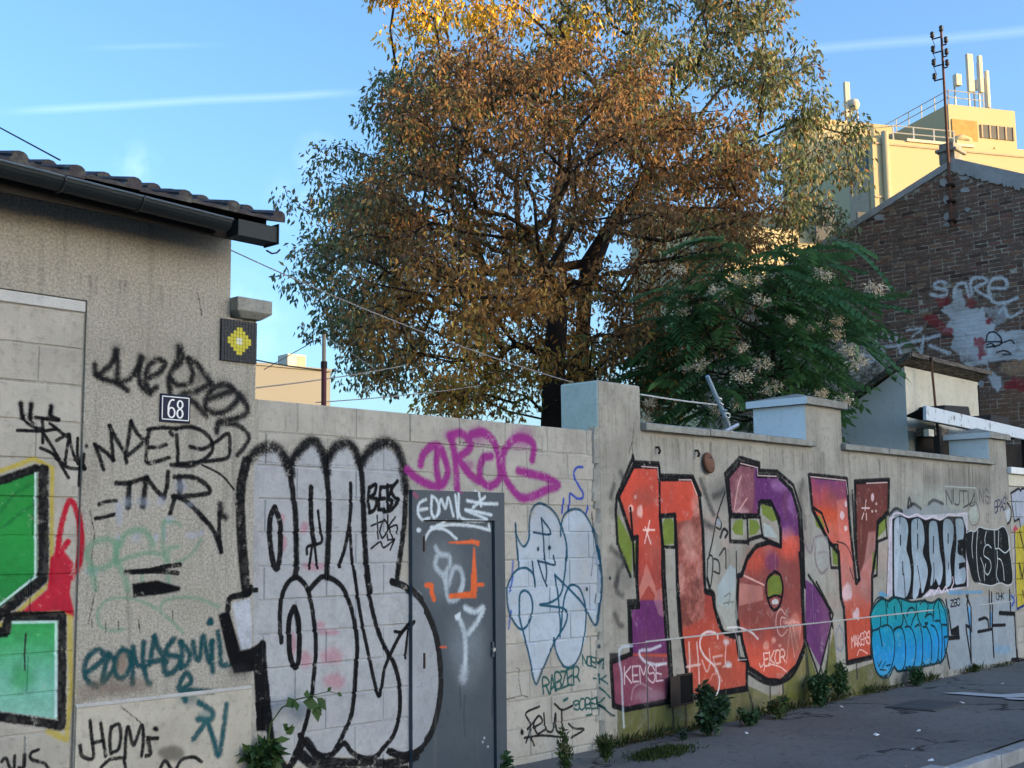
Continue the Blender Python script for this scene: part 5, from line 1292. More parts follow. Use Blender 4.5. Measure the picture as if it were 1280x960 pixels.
# --- house: tags on the roughcast
many([A_(445, 215, 450, 260, 500, 285, 550, 300, 600, 335), A_(545, 150, 525, 205, 480, 250, 455, 265), A_(545, 150, 552, 215, 548, 290), A_(560, 300, 610, 278, 650, 225, 662, 180), A_(665, 180, 652, 240, 662, 310, 705, 350),
      A_(682, 280, 740, 255, 775, 210, 740, 190, 700, 220, 682, 285, 705, 335, 735, 320), A_(845, 130, 830, 200, 795, 270, 800, 350), A_(800, 280, 835, 310, 870, 308), A_(835, 220, 860, 180, 848, 140),
      A_(885, 185, 925, 210, 965, 262, 990, 300), A_(990, 300, 930, 335, 850, 358, 905, 385, 940, 420, 970, 455), A_(897, 295, 905, 250, 885, 190), A_(965, 380, 1050, 352, 1095, 328, 1040, 308, 985, 345, 968, 420, 1040, 440, 1100, 400, 1130, 360),
      A_(1080, 315, 1150, 388, 1160, 440, 1100, 470, 1030, 480, 1020, 530)], 8.4, SOFTBLACK, soft=.36, rough=.35)
S(A_(1040, 490, 1120, 500, 1170, 550, 1150, 600, 1115, 640), 6.5, SOFTBLACK, .35)
for q, r in ((A_(545, 140)[0], 7), (A_(840, 130)[0], 6), (A_(1050, 325)[0], 12), (A_(1130, 370)[0], 9), (A_(660, 185)[0], 6), (A_(960, 270)[0], 8)): WP.blob(q, r, r, (45, 45, 48), .5, 1.0)
many([A_(445, 590, 465, 640, 485, 705), A_(445, 590, 490, 620, 532, 662), A_(532, 662, 525, 580, 515, 500), A_(515, 500, 550, 570, 592, 640), A_(595, 675, 590, 640, 604, 560, 615, 478), A_(615, 480, 640, 530, 682, 580), A_(600, 640, 650, 600, 692, 560),
      A_(702, 520, 690, 600, 690, 672, 740, 668, 795, 650), A_(700, 602, 740, 602, 780, 590), A_(695, 520, 750, 510, 830, 515), A_(800, 530, 810, 545), A_(830, 545, 835, 620, 835, 680), A_(805, 685, 900, 688, 980, 642, 1000, 590, 970, 540, 905, 508, 830, 512),
      A_(893, 600, 950, 610, 1010, 580, 1072, 538, 1080, 600, 1070, 650, 1000, 665, 920, 672, 830, 682)], 5.6, BLACK, soft=.24)
S(A_(950, 685, 1040, 732, 1100, 800), 3, BLACK, .25)
many([A_(545, 770, 600, 770, 690, 745), A_(690, 745, 730, 800, 770, 838), A_(770, 840, 785, 780, 790, 718), A_(820, 742, 900, 742, 960, 770, 987, 812, 920, 828, 812, 835), A_(820, 830, 880, 860, 930, 910, 970, 955), B_(930, 150, 1000, 235, 1040, 340), B_(1040, 340, 1030, 250, 1032, 160), B_(820, 88, 800, 160)], 6.4, BLACK, soft=.22)
many([A_(608, 775, 604, 830, 602, 885), A_(686, 745, 680, 800, 672, 880), A_(842, 742, 848, 790, 840, 830)], 8, BLACK, soft=.25)
S(B_(1035, 118, 1040, 160, 1062, 178), 9, BLACK, .35)
many([B_(465, 118, 500, 105, 545, 100), B_(448, 184, 490, 178, 535, 165)], 5, BLACK, soft=.25)
for (x, y, rx, ry) in ((600, 108, 28, 30), (672, 108, 26, 26), (760, 100, 26, 22), (850, 35, 26, 38), (560, 160, 16, 60), (557, 278, 14, 22), (640, 270, 20, 26), (733, 275, 12, 20), (770, 255, 12, 36), (795, 190, 20, 18), (905, 262, 30, 16), (945, 250, 14, 14), (430, 430, 34, 20), (890, 120, 20, 14)):
    WP.blob(B_(x, y)[0], rx / 3.765, ry / 3.765, (172, 180, 196), .62, .8)
GRN = (112, 160, 128)
many([B_(425, 395, 408, 345, 450, 292, 520, 285, 545, 330, 530, 390, 470, 420, 425, 420), B_(425, 415, 440, 470, 447, 515), B_(550, 300, 545, 380, 575, 430, 600, 520), B_(560, 315, 590, 260, 640, 238, 690, 250, 718, 312)], 8, GRN, soft=.4, alpha=.7)
many([B_(545, 390, 620, 362, 700, 345, 770, 355), B_(770, 195, 765, 300, 775, 370, 790, 392), B_(790, 372, 790, 330, 835, 315), B_(665, 440, 668, 490), B_(790, 450, 795, 500)], 6, GRN, soft=.45, alpha=.65)
many([B_(770, 200, 820, 200, 850, 215), B_(945, 285, 900, 350, 820, 400), B_(580, 706, 510, 710, 465, 680, 460, 620, 500, 572, 560, 556, 640, 565, 720, 600, 790, 650, 860, 720), B_(755, 605, 770, 572, 830, 556, 900, 556, 960, 570, 1030, 600)], 4.5, GRN, soft=.45, alpha=.6)
many([B_(590, 437, 700, 428, 770, 412, 845, 402), B_(620, 436, 740, 432, 835, 440)], 6.5, BLACK, soft=.12)
FL(B_(620, 490, 740, 474, 790, 490, 850, 505, 845, 525, 760, 542, 625, 556), BLACK, 1.5, 1)
TEAL = (26, 78, 84)
many([D_(400, 388, 450, 350, 490, 310, 460, 276, 412, 310, 396, 380, 420, 430, 455, 445), D_(512, 295, 492, 360, 480, 430), D_(505, 295, 545, 340, 490, 425), D_(575, 272, 542, 320, 545, 392, 580, 405, 612, 350, 602, 290, 575, 272), D_(617, 285, 622, 360, 622, 432), D_(625, 262, 642, 340, 682, 352),
      D_(675, 240, 672, 330, 692, 420, 704, 432), D_(700, 340, 718, 260, 725, 212), D_(725, 215, 752, 280, 782, 330), D_(700, 332, 762, 322), D_(818, 222, 782, 270, 792, 300, 842, 310, 832, 362, 782, 388, 768, 340), D_(850, 238, 855, 300, 850, 352), D_(850, 240, 892, 292, 882, 340, 850, 358),
      D_(908, 240, 918, 300, 938, 315, 955, 210, 972, 292, 988, 330, 1000, 235), D_(992, 240, 1000, 375), D_(1025, 190, 1035, 270, 1040, 342, 1082, 342), D_(838, 455, 860, 402, 880, 385, 898, 420, 870, 452, 840, 460, 930, 468, 992, 470), D_(852, 475, 868, 512), D_(930, 522, 990, 562, 985, 600, 925, 600), D_(905, 692, 950, 632, 972, 622, 1000, 700, 1022, 770, 1045, 650, 1060, 532)], 8, TEAL, soft=.3, rough=.3)
WP.blob(D_(990, 142)[0], 4.6, 5, TEAL, 1, .35); WP.blob(D_(880, 500)[0], 12, 10, TEAL, .6, .9); WP.blob(D_(960, 590)[0], 12, 8, (60, 105, 105), .5, .9)
WP.blob(D_(570, 440)[0], 42, 12, (120, 95, 80), .5, .8); WP.blob(D_(570, 340)[0], 7, 12, (140, 112, 95), .7, .6)
many([D_(370, 725, 382, 775, 432, 782, 427, 700, 417, 608), D_(467, 620, 480, 700, 490, 772), D_(430, 712, 472, 702), D_(517, 635, 510, 700, 515, 762), D_(517, 637, 552, 625, 562, 680, 550, 740, 515, 760), D_(582, 782, 585, 700, 597, 636, 622, 722, 660, 628, 668, 700, 660, 772), D_(690, 688, 702, 760, 680, 772), D_(688, 690, 735, 690)], 5.2, BLACK, soft=.2)
WP.blob(D_(725, 645)[0], 3.4, 3.6, BLACK, 1, .3)
many([D_(470, 825, 510, 790, 560, 782), D_(575, 780, 585, 835), D_(745, 835, 770, 795, 800, 835), D_(825, 830, 850, 790, 905, 778, 942, 800)], 5, BLACK, soft=.2)
WP.blob(D_(800, 760)[0], 16, 10, (92, 86, 76), .8, .5)
for (x, y) in ((430, 690), (495, 710), (555, 700), (650, 690), (810, 650), (655, 715)): S(D_(x, y - 560 + 0, x + 3, y - 520), 1.5, (40, 40, 40), .3, .8)
FL(P(96, 852, 172, 858, 158, 866, 96, 880), (126, 108, 96), 4, .5, patch=.4)

# --- big black and silver throw-up across house corner, block wall and door
SIL = (170, 172, 175)
FL(P(318, 585, 330, 565, 348, 562, 362, 580, 372, 562, 395, 555, 408, 570, 432, 556, 450, 575, 478, 556, 500, 570, 508, 600, 506, 660, 500, 722, 525, 742, 546, 786, 553, 850, 545, 905, 520, 938, 480, 950, 430, 945, 380, 955, 345, 948, 330, 900, 324, 830, 318, 800), SIL, 3, .86, patch=.12, mottle=((158, 160, 170), .45))
FL(F_(80, 140, 170, 112, 185, 362, 125, 376), (196, 200, 208), 1.5, .95)
for (x, y, rx, ry) in ((340, 590, 14, 26), (450, 640, 20, 26), (500, 835, 60, 20), (345, 720, 18, 40)): WP.blob(E_(x, y)[0], rx / 4, ry / 4, (176, 90, 108), .45, .8)
for (x, y, rx, ry) in ((535, 245, 22, 22), (575, 285, 55, 14), (590, 400, 60, 40), (600, 530, 55, 36), (460, 420, 30, 40), (395, 340, 14, 60)): WP.blob(F_(x, y)[0], rx / 4, ry / 4, (180, 92, 108), .42, .8)
many([E_(150, 310, 122, 450, 122, 600, 135, 800, 150, 960)], 15, BLACK, soft=.1)
S(P(311, 575, 320, 566, 332, 560, 344, 559, 356, 568, 366, 592), 14, BLACK, .3)
S(P(364, 582, 374, 566, 386, 554, 396, 552, 405, 565, 411, 590), 13, BLACK, .3); S(P(410, 578, 421, 560, 433, 554, 445, 560, 453, 580), 13, BLACK, .3)
S(P(454, 578, 466, 562, 482, 554, 496, 558, 505, 576, 510, 612), 14, BLACK, .3)
many([P(364, 588, 371, 640, 373, 700, 371, 722), P(410, 588, 414, 640, 412, 700, 410, 722), P(453, 578, 456, 620, 458, 675, 461, 715, 465, 740), P(510, 610, 507, 662, 499, 722)], 8.6, BLACK, soft=.16)
S(E_(300, 540, 278, 600, 280, 720, 300, 830, 318, 838, 330, 760, 328, 620, 302, 540), 8, BLACK, .12)
S(E_(484, 440, 484, 600, 500, 715), 7.5, BLACK, .12); S(E_(518, 558, 528, 640, 538, 712, 470, 735, 465, 772), 4, BLACK, .15); many([E_(490, 735, 475, 845), E_(502, 720, 516, 842)], 4, BLACK, soft=.15)
S(E_(682, 420, 682, 560, 660, 720, 625, 835), 5.5, BLACK, .14); S(E_(680, 640, 690, 800, 712, 960), 5, BLACK, .14)
many([E_(775, 440, 770, 500, 778, 560), E_(778, 440, 808, 425, 802, 470, 780, 488, 815, 500, 802, 548, 776, 566), E_(832, 440, 822, 550), E_(832, 438, 862, 438), E_(826, 496, 852, 494), E_(822, 550, 850, 550), E_(866, 430, 868, 550), E_(868, 430, 890, 440, 872, 490, 892, 510, 870, 548), E_(916, 408, 884, 450, 902, 490, 922, 502, 884, 552, 850, 560)], 5, BLACK, soft=.15)
many([E_(815, 580, 820, 695), E_(785, 632, 842, 608), E_(852, 600, 872, 640, 842, 692, 830, 650, 852, 600), E_(868, 578, 866, 692), E_(905, 588, 870, 640, 912, 628, 914, 670), E_(872, 632, 892, 692), E_(785, 745, 830, 712, 848, 740, 902, 700), E_(868, 702, 902, 698), E_(902, 700, 880, 752)], 2.4, BLACK, soft=.15)
S(F_(175, 60, 160, 90, 72, 112, 58, 170), 8.5, BLACK, .12)
FL(F_(10, 200, 30, 185, 66, 180, 122, 376, 172, 364, 240, 332, 262, 780, 212, 780, 192, 480, 90, 490, 55, 400), BLACK, 2, 1)
S(F_(180, 75, 212, 72), 6, BLACK, .15)
WP.blob(F_(110, 480)[0], 14, 8, (50, 50, 55), .5, 1)
S(F_(240, 345, 248, 480, 272, 700, 292, 850, 335, 935, 370, 975), 11, BLACK, .12)
S(F_(335, 332, 330, 200, 345, 80, 390, 15, 430, 20, 470, 80, 495, 200, 508, 350, 497, 520, 480, 650, 448, 780, 405, 895, 372, 962), 6.8, BLACK, .13)
S(F_(475, 72, 530, 12, 572, 10, 640, 60, 690, 180, 714, 330, 708, 480, 690, 680, 645, 800, 600, 885), 7, BLACK, .13)
S(F_(400, 160, 376, 230, 376, 380, 396, 450, 414, 450, 424, 380, 422, 230, 402, 160), 8, BLACK, .1)
S(F_(430, 800, 480, 862, 540, 902, 600, 890, 650, 840, 690, 885, 740, 912, 802, 912, 850, 860, 900, 795, 928, 690, 928, 560, 902, 450, 870, 390, 820, 280, 785, 150, 758, 0), 7, BLACK, .13)
S(F_(700, -20, 728, 180, 768, 380, 822, 602, 850, 470, 880, 400, 930, 300, 985, 232), 5.5, BLACK, .13)
many([F_(985, 235, 942, 280, 904, 280), F_(972, 265, 955, 412)], 4, BLACK, soft=.15)
S(F_(890, 30, 962, 62, 1042, 150, 1100, 280, 1125, 420, 1130, 560, 1110, 700, 1070, 812, 1002, 880, 940, 902, 878, 880), 9.6, BLACK, .1)
S(F_(370, 980, 425, 880, 460, 830, 520, 908, 600, 932, 740, 936, 900, 936, 1000, 905), 11, BLACK, .12)
S(F_(440, 900, 520, 960, 700, 985, 960, 975), 14, BLACK, .12)

# --- magenta tag
MAG = (150, 48, 128)
many([G_(152, 325, 165, 275, 205, 235, 250, 238, 276, 300, 290, 370, 258, 430, 200, 425, 140, 395, 85, 350), G_(238, 260, 232, 330, 245, 405), G_(297, 180, 320, 250, 332, 350, 338, 445), G_(310, 180, 345, 165, 388, 195, 402, 240, 350, 285, 345, 300, 400, 372, 445, 405),
      G_(405, 175, 470, 165, 522, 220, 542, 300, 548, 395, 500, 432, 458, 402, 450, 345, 470, 290, 505, 285), G_(712, 300, 720, 232, 682, 195, 622, 198, 572, 255, 562, 330, 580, 400, 622, 462, 662, 492, 722, 480, 782, 450, 840, 428, 782, 392, 702, 370, 642, 355)], 11.5, MAG, soft=.22)
for q, r in ((G_(300, 180)[0], 9), (G_(440, 180)[0], 13), (G_(660, 195)[0], 16), (G_(390, 330)[0], 8)): WP.blob(q, r, r * .8, MAG, .6, 1)

# --- door tags
WHT = (205, 214, 220)
many([G_(165, 500, 132, 520, 126, 570, 150, 602, 182, 592), G_(132, 552, 172, 545), G_(195, 482, 192, 550, 205, 590, 232, 560, 220, 505, 195, 482), G_(222, 580, 240, 500, 262, 545, 278, 492, 302, 582), G_(312, 480, 325, 590), G_(328, 472, 342, 592, 470, 602, 362, 552, 420, 562, 492, 577), G_(372, 506, 450, 520, 522, 522), G_(430, 458, 440, 532), G_(402, 540, 460, 488),
      G_(168, 702, 200, 652, 268, 612), G_(202, 642, 270, 650, 328, 696), G_(202, 640, 300, 626, 400, 631, 485, 650), G_(490, 625, 494, 655)], 3.8, WHT, soft=.4)
WP.blob(G_(131, 650)[0], 2.8, 2.8, WHT, .9, .6)
for (x, y, rx, ry) in ((250, 850, 26, 40), (390, 420 + 880, 20, 40)): WP.blob(G_(x, y)[0], rx, ry, (150, 158, 165), .22, 1)
many([G_(225, 740, 245, 772, 290, 782, 292, 830, 262, 872, 222, 832, 232, 782), G_(262, 880, 285, 930, 315, 845, 350, 852, 362, 920, 342, 965), H_(282, -5, 277, 60, 292, 122, 340, 110, 362, 22)], 6.5, (176, 186, 194), soft=.4, alpha=.85)
many([H_(372, 162, 420, 182, 462, 162, 432, 232, 388, 290), H_(346, 222, 368, 290, 374, 400, 368, 470)], 7, (196, 206, 212), soft=.4)
S(H_(368, 470, 362, 512), 13, (170, 178, 185), .4, .9); FL(H_(318, 200, 350, 180, 348, 215, 325, 225), WHT, 2)
WP.blob(H_(370, 300)[0], 22, 36, (140, 150, 158), .25, 1)
ORA = (222, 98, 48)
FL(G_(280, 713, 400, 703, 400, 697, 446, 708, 440, 735, 415, 722, 300, 720), ORA, 1); FL(G_(413, 738, 420, 738, 428, 850, 432, 960, 400, 960, 406, 850), ORA, 1)
FL(H_(402, -10, 430, -10, 428, 112, 290, 114, 292, 92, 402, 78), ORA, 1); S(H_(425, 46, 460, 46), 5, ORA, .15, smooth=False)
S(H_(178, 48, 205, 50, 204, 82, 215, 118), 7, ORA, .15, smooth=False); S(H_(248, 358, 276, 357), 3, (200, 90, 60), .4); S(G_(105, 470, 120, 485), 5, (170, 60, 100), .4, .6)
for (x, y) in ((468, 812), (486, 855), (460, 833)): WP.blob(H_(x, y)[0], 1, 1.2, (215, 220, 222), .9, .4)
many([H_(370, 600, 365, 700, 372, 800), H_(345, 560, 350, 660), H_(510, 560, 505, 700)], 2.5, (46, 56, 66), soft=.5, alpha=.6)

# --- pale blue throw-up
FL(P(671, 636, 680, 631, 693, 642, 703, 656, 715, 641, 727, 637, 740, 655, 749, 690, 751, 725, 747, 780, 735, 765, 735, 800, 722, 828, 712, 836, 700, 820, 695, 803, 672, 852, 660, 805, 650, 786, 637, 760, 636, 735, 645, 715, 651, 708, 650, 672, 660, 683, 665, 655), (184, 199, 216), 2, .74, patch=.38, mottle=((158, 178, 206), .5))
BL = (40, 70, 168)
many([I_(605, 265, 560, 270, 538, 320, 570, 400, 605, 460, 600, 497, 560, 500, 510, 465, 505, 530, 495, 600), I_(460, 505, 450, 610), I_(645, 562, 630, 612)], 3.4, BL, soft=.25)
many([J_(78, 65, 70, 160), J_(62, 420, 46, 545), J_(75, 180, 55, 280)], 3.2, BL, soft=.3, alpha=.8)
TB = (24, 76, 98)
many([I_(102, 690, 112, 780, 150, 852, 180, 852, 205, 790, 206, 680, 222, 590, 260, 545, 300, 540, 360, 572, 412, 632, 440, 702), I_(440, 782, 445, 700, 470, 622, 530, 582, 592, 592, 642, 652, 690, 770, 716, 960), I_(442, 690, 480, 830, 488, 960), I_(102, 700, 112, 850, 122, 960),
      J_(112, -10, 118, 115), J_(236, 245, 226, 170, 192, 127, 150, 115, 92, 140, 46, 220, 32, 300, 46, 420, 92, 512, 140, 550, 190, 502, 214, 400, 200, 312, 160, 276, 126, 300, 120, 380, 126, 480, 152, 580, 192, 742, 238, 935, 292, 822, 372, 640, 442, 520, 460, 440, 432, 402, 360, 388, 266, 376, 340, 360, 412, 300, 446, 150, 455, -10),
      J_(375, 165, 392, 300, 410, 500, 408, 602), J_(375, 165, 470, 262, 570, 372, 655, 520, 676, 370, 686, 200, 668, -10), J_(365, 610, 382, 702, 422, 790, 460, 820, 512, 800, 562, 700, 590, 500, 586, 382, 552, 272, 510, 236, 470, 250, 440, 322, 426, 420, 416, 560)], 3.1, TB, soft=.25)
many([I_(296, 650, 312, 800, 320, 960), I_(296, 650, 362, 740, 350, 772, 240, 755), J_(215, 70, 226, 170, 236, 250), J_(255, 66, 312, 80, 376, 92, 362, 30), J_(255, 66, 290, 180, 320, 246), J_(296, -10, 316, 130, 312, 205)], 2.7, (26, 62, 84), soft=.2)
for q in (I_(272, 880)[0], I_(357, 872)[0], J_(597, 265)[0], J_(740, 188)[0], J_(675, 668)[0]): WP.blob(q, 1.5, 2.6, (24, 52, 66), 1, .4)
WP.text('NOEM', (731, 820), (5.6, 1.2), (0, 11), 2.2, (26, 86, 84), .95, .1, 2); WP.text('-K', (742, 843), (7, 1), (1, 10), 2.2, (26, 86, 84), 1.1, .1, 3)
WP.text('RABZER', (681, 850), (7.2, -2.6), (1.5, 19), 3.1, (24, 82, 78), 1.05, .1, 4); WP.text('SOBEK', (719, 876), (6.6, -.6), (1, 12), 2.6, (24, 84, 80), 1.1, .1, 5)
S(H_(980, 700, 1008, 695), 3.2, (24, 84, 80)); S(H_(868, 625, 886, 615), 4, (24, 84, 80)); S(H_(1040, 560, 1085, 610), 2.6, (24, 84, 80)); S(H_(1030, 640, 1085, 690, 1108, 700), 2.6, (24, 60, 62))
many([H_(748, 655, 680, 690, 705, 750, 680, 835), H_(688, 770, 745, 700), H_(718, 762, 762, 732, 745, 702, 720, 742, 735, 790, 772, 772), H_(770, 690, 780, 770, 812, 775, 826, 690, 830, 770, 852, 790), H_(822, 642, 860, 672, 912, 650), H_(856, 672, 862, 795), H_(672, 812, 760, 800, 872, 810), H_(705, 815, 720, 850), H_(892, 742, 922, 765, 970, 770, 905, 812)], 3.2, BLACK, soft=.18)
WP.blob(H_(660, 785)[0], 2, 4, BLACK, 1, .4)

# --- the three big red and purple letters
LK = lambda *p: L_(*p)
nl = K_(200, 210, 360, 215, 363, 290, 570, 290, 612, 400, 632, 600, 645, 960) + L_(650, 100, 692, 112, 705, 200, 760, 355, 832, 380, 852, 512, 897, 520, 897, 690, 545, 748, 530, 640, 490, 330, 475, 80) + K_(470, 700, 460, 515, 370, 520, 385, 700) + L_(385, 0, 402, 300, 425, 640, 412, 770, 150, 822, 75, 800, 60, 532, 185, 480, 178, 195, 230, 190) + K_(218, 920, 222, 650, 190, 660, 105, 400)
FL(nl, (190, 75, 58), 1.2, .97, grad=[(0, (178, 78, 62)), (.12, (196, 78, 52)), (.3, (186, 76, 56)), (.5, (160, 66, 58)), (.72, (205, 76, 58)), (1, (214, 82, 62))], mottle=((170, 62, 52), .3))
FL(K_(470, 560, 560, 540, 600, 420, 615, 410, 632, 640, 640, 960) + L_(645, 130, 640, 260, 500, 330, 478, 60), (120, 70, 62), 6, .85, patch=.2, mottle=((205, 150, 135), .55))
for (x, y, rx, ry, a) in ((590, 450, 30, 60, .55), (540, 640, 50, 80, .6), (560, 760, 40, 40, .55), (500, 900, 20, 90, .5), (610, 860, 20, 60, .4), (600, 360, 30, 40, .5)): WP.blob(K_(x, y)[0], rx / 4.923, ry / 4.923, (214, 158, 145), a, .9)
FL(L_(235, 150, 380, 150, 400, 320, 415, 480, 185, 480, 182, 200, 232, 195), (98, 46, 102), 5, .92, mottle=((120, 56, 128), .3))
FL(L_(62, 540, 185, 490, 415, 500, 424, 640, 410, 765, 150, 815, 78, 795), (124, 66, 86), 3, .92, mottle=((98, 52, 72), .5))
FL(K_(285, 810, 340, 950) + L_(345, 130, 300, 60, 235, 150) + K_(232, 960), (222, 160, 145), 3, .6, patch=.3); FL(L_(350, 90, 385, 70, 395, 260, 360, 240, 330, 150), (200, 150, 150), 3, .5, patch=.4)
for (x, y, rx, ry) in ((185, 470, 16, 26), (240, 495, 20, 40), (210, 405, 9, 14)): WP.blob(K_(x, y)[0], rx / 4.923, ry / 4.923, (240, 190, 178), .85, .5)
many([K_(305, 550, 275, 685), K_(262, 605, 335, 605), K_(278, 590, 312, 690), K_(290, 630, 300, 600)], 2.6, (240, 200, 190), soft=.3)
al = K_(860, 190, 975, 215, 970, 270, 1090, 270, 1180, 360, 1222, 500, 1237, 700, 1240, 960) + L_(1250, 300, 1252, 430, 1200, 560, 1105, 650, 1020, 642, 910, 570, 868, 400, 838, 230, 850, 0) + K_(872, 880, 905, 780, 960, 705, 1040, 680, 1112, 705, 1110, 600, 1090, 520, 1060, 450, 1000, 430, 980, 440, 975, 520, 805, 516, 785, 280)
FL(al, (150, 66, 60), 1.2, .97, grad=[(0, (206, 88, 66)), (.15, (208, 84, 64)), (.32, (150, 72, 64)), (.5, (140, 66, 62)), (.62, (190, 76, 62)), (.72, (120, 56, 96)), (1, (106, 54, 94))], mottle=((124, 58, 60), .35))
FL(K_(860, 190, 950, 210, 940, 518, 805, 514, 788, 280), (128, 78, 84), 5, .85, patch=.1, mottle=((160, 110, 112), .5))
FL(K_(950, 215, 975, 215, 970, 270, 1090, 270, 1180, 360, 1225, 520, 1235, 640, 1130, 640, 1090, 520, 1060, 450, 990, 430, 960, 500), (98, 48, 106), 5, .9, mottle=((118, 66, 122), .4))
for (x, y, rx, ry, c, a) in ((1110, 330, 60, 45, (190, 150, 190), .5), (1180, 440, 30, 60, (176, 130, 180), .45), (1165, 700, 55, 75, (226, 96, 76), .85), (950, 800, 60, 70, (205, 84, 62), .7), (1060, 800, 45, 70, (112, 56, 104), .7), (870, 490, 50, 20, (206, 170, 165), .6), (850, 380, 20, 90, (176, 140, 140), .4), (1150, 620, 40, 40, (200, 150, 165), .4)): WP.blob(K_(x, y)[0], rx / 4.923, ry / 4.923, c, a, .95)
for (x, y, rx, ry, c, a) in ((1060, 540, 130, 70, (212, 92, 70), .8), (940, 300, 60, 90, (140, 72, 62), .6), (1200, 300, 30, 70, (226, 150, 130), .6), (1015, 430, 20, 26, (236, 176, 160), .7), (1062, 395, 14, 18, (236, 176, 160), .7), (1100, 430, 9, 10, (236, 176, 160), .8), (1160, 280, 40, 20, (230, 170, 155), .5)): WP.blob(L_(x, y)[0], rx / 4.923, ry / 4.923, c, a, .9)
FL(L_(858, 45, 1000, 65, 1005, 150, 855, 185), (226, 160, 145), 2, .75, patch=.35); many([K_(862, 870, 1010, 945), L_(880, 0, 1005, 55), K_(825, 480, 850, 330, 870, 270), K_(850, 490, 905, 410)], 2.2, (232, 180, 168), soft=.3, alpha=.8)
many([L_(1165, 290, 1140, 540), L_(1160, 300, 1190, 500), L_(1175, 290, 1210, 450)], 1.8, (236, 180, 165), soft=.3, alpha=.85); S(L_(1140, 290, 1200, 285, 1225, 300, 1222, 380), 3, (232, 170, 155), .4, .7)
S(L_(1140, 240, 1110, 205, 1085, 250, 1085, 330, 1110, 370, 1150, 330), 2, (226, 190, 180), .3, .8); S(L_(1140, 260, 1115, 260, 1112, 310, 1135, 320), 2, (226, 190, 180), .3, .8)
FL(P(1007, 725, 1022, 735, 1039, 768, 1025, 836, 1006, 800), (104, 50, 104), 1.5, .96)
vl = M_(132, 148, 335, 168, 350, 400, 385, 720, 402, 700, 385, 590, 378, 182, 560, 172, 556, 345, 500, 400, 492, 540, 470, 690, 470, 840) + N_(462, 200, 460, 370, 330, 402, 318, 110) + M_(302, 800, 290, 560, 240, 505, 150, 330)
FL(vl, (190, 76, 60), 1.2, .97, grad=[(0, (200, 84, 58)), (.25, (198, 80, 56)), (.4, (206, 120, 110)), (.6, (205, 110, 95)), (.8, (214, 84, 50)), (.95, (126, 62, 112)), (1, (120, 58, 110))], mottle=((180, 70, 60), .35))
FL(M_(378, 182, 560, 172, 556, 345, 520, 360, 490, 540, 430, 620, 395, 690, 385, 590), (104, 56, 50), 2, .93, mottle=((120, 66, 56), .3))
FL(M_(400, 690, 430, 600, 450, 450, 488, 445, 492, 540, 470, 690, 470, 840, 405, 790), (190, 138, 130), 5, .75, patch=.25, mottle=((130, 66, 62), .6))
FL(M_(280, 280, 335, 270, 345, 400, 360, 520, 300, 520, 285, 420), (222, 130, 118), 4, .7, patch=.2)
for (x, y, rx, ry) in ((308, 360, 12, 24), (330, 300, 9, 18), (328, 430, 10, 14), (335, 770, 28, 46), (472, 265, 9, 22), (390, 885, 12, 36), (375, 890, 8, 22)): WP.blob(M_(x, y)[0], rx / 4.267, ry / 4.267, (232, 205, 210), .85, .5)
many([M_(415, 322, 455, 322), M_(437, 280, 432, 335), M_(425, 350, 415, 380), M_(438, 350, 440, 385)], 2, (232, 205, 200), soft=.3)
for (x, y) in ((492, 300), (470, 340), (490, 338)): WP.blob(M_(x, y)[0], 1.2, 1.8, (232, 205, 200), .9, .4)
rw2 = random.Random(5)
for k in range(70):                                  # fading and dirt over the old letters
    px = rw2.uniform(775, 1110); py = rw2.uniform(600, 880) + (px - 900) * -.05
    WP.blob((px, py), rw2.uniform(4, 16), rw2.uniform(5, 22), rw2.choice(((150, 110, 100), (120, 80, 74), (196, 150, 138), (110, 92, 84))), rw2.uniform(.08, .28), 1.0)
for k in range(120):
    px = rw2.uniform(775, 1100); py = rw2.uniform(600, 850); S([(px, py), (px + .3, py + rw2.uniform(6, 30))], rw2.uniform(.8, 2.2), rw2.choice(((90, 60, 56), (210, 170, 160), (120, 100, 92))), .5, rw2.uniform(.1, .35))
# green in-fills and black keyline of the letters
OLV = (118, 134, 52)
for q in (K_(100, 505, 190, 680, 186, 880, 102, 690), K_(192, 690, 215, 680, 212, 850, 195, 860), K_(386, 560, 400, 535, 440, 535, 455, 560, 455, 690, 390, 700), K_(990, 450, 1040, 445, 1095, 540, 1060, 555, 1000, 510), K_(812, 600, 830, 550, 878, 535, 880, 640, 830, 630), K_(918, 540, 965, 545, 985, 590, 960, 630, 918, 640),
          L_(1030, 30, 1050, -5, 1105, 0, 1120, 60, 1115, 110, 1080, 120, 1035, 130), M_(160, 365, 190, 360, 215, 420, 205, 440, 170, 420), M_(255, 540, 280, 525, 290, 630, 260, 620), M_(500, 480, 505, 390, 530, 350, 552, 365, 540, 440), M_(472, 560, 492, 555, 492, 650, 470, 650)): FL(q, OLV, 1.2, .96, mottle=((90, 110, 50), .4))
FL(K_(1005, 560, 1050, 580, 1090, 640, 1090, 655, 1010, 645), (178, 192, 190), 2, .8)
WP.blob(L_(1078, 160)[0], 4.5, 3.6, (205, 208, 205), .9, .4)
for q in (nl, al, vl): S(q, 6.6, BLACK, .14, smooth=False, closed=True)
many([K_(195, 150, 200, 190, 360, 195, 368, 270, 570, 275, 620, 390), K_(195, 160, 95, 400, 90, 500, 100, 690, 180, 890), K_(770, 260, 860, 160, 980, 195, 980, 240, 1090, 245, 1190, 330, 1235, 480, 1252, 700, 1258, 950), K_(770, 260, 798, 520, 800, 675, 900, 680, 930, 660, 1000, 640)], 5.2, BLACK, soft=.18, smooth=False)
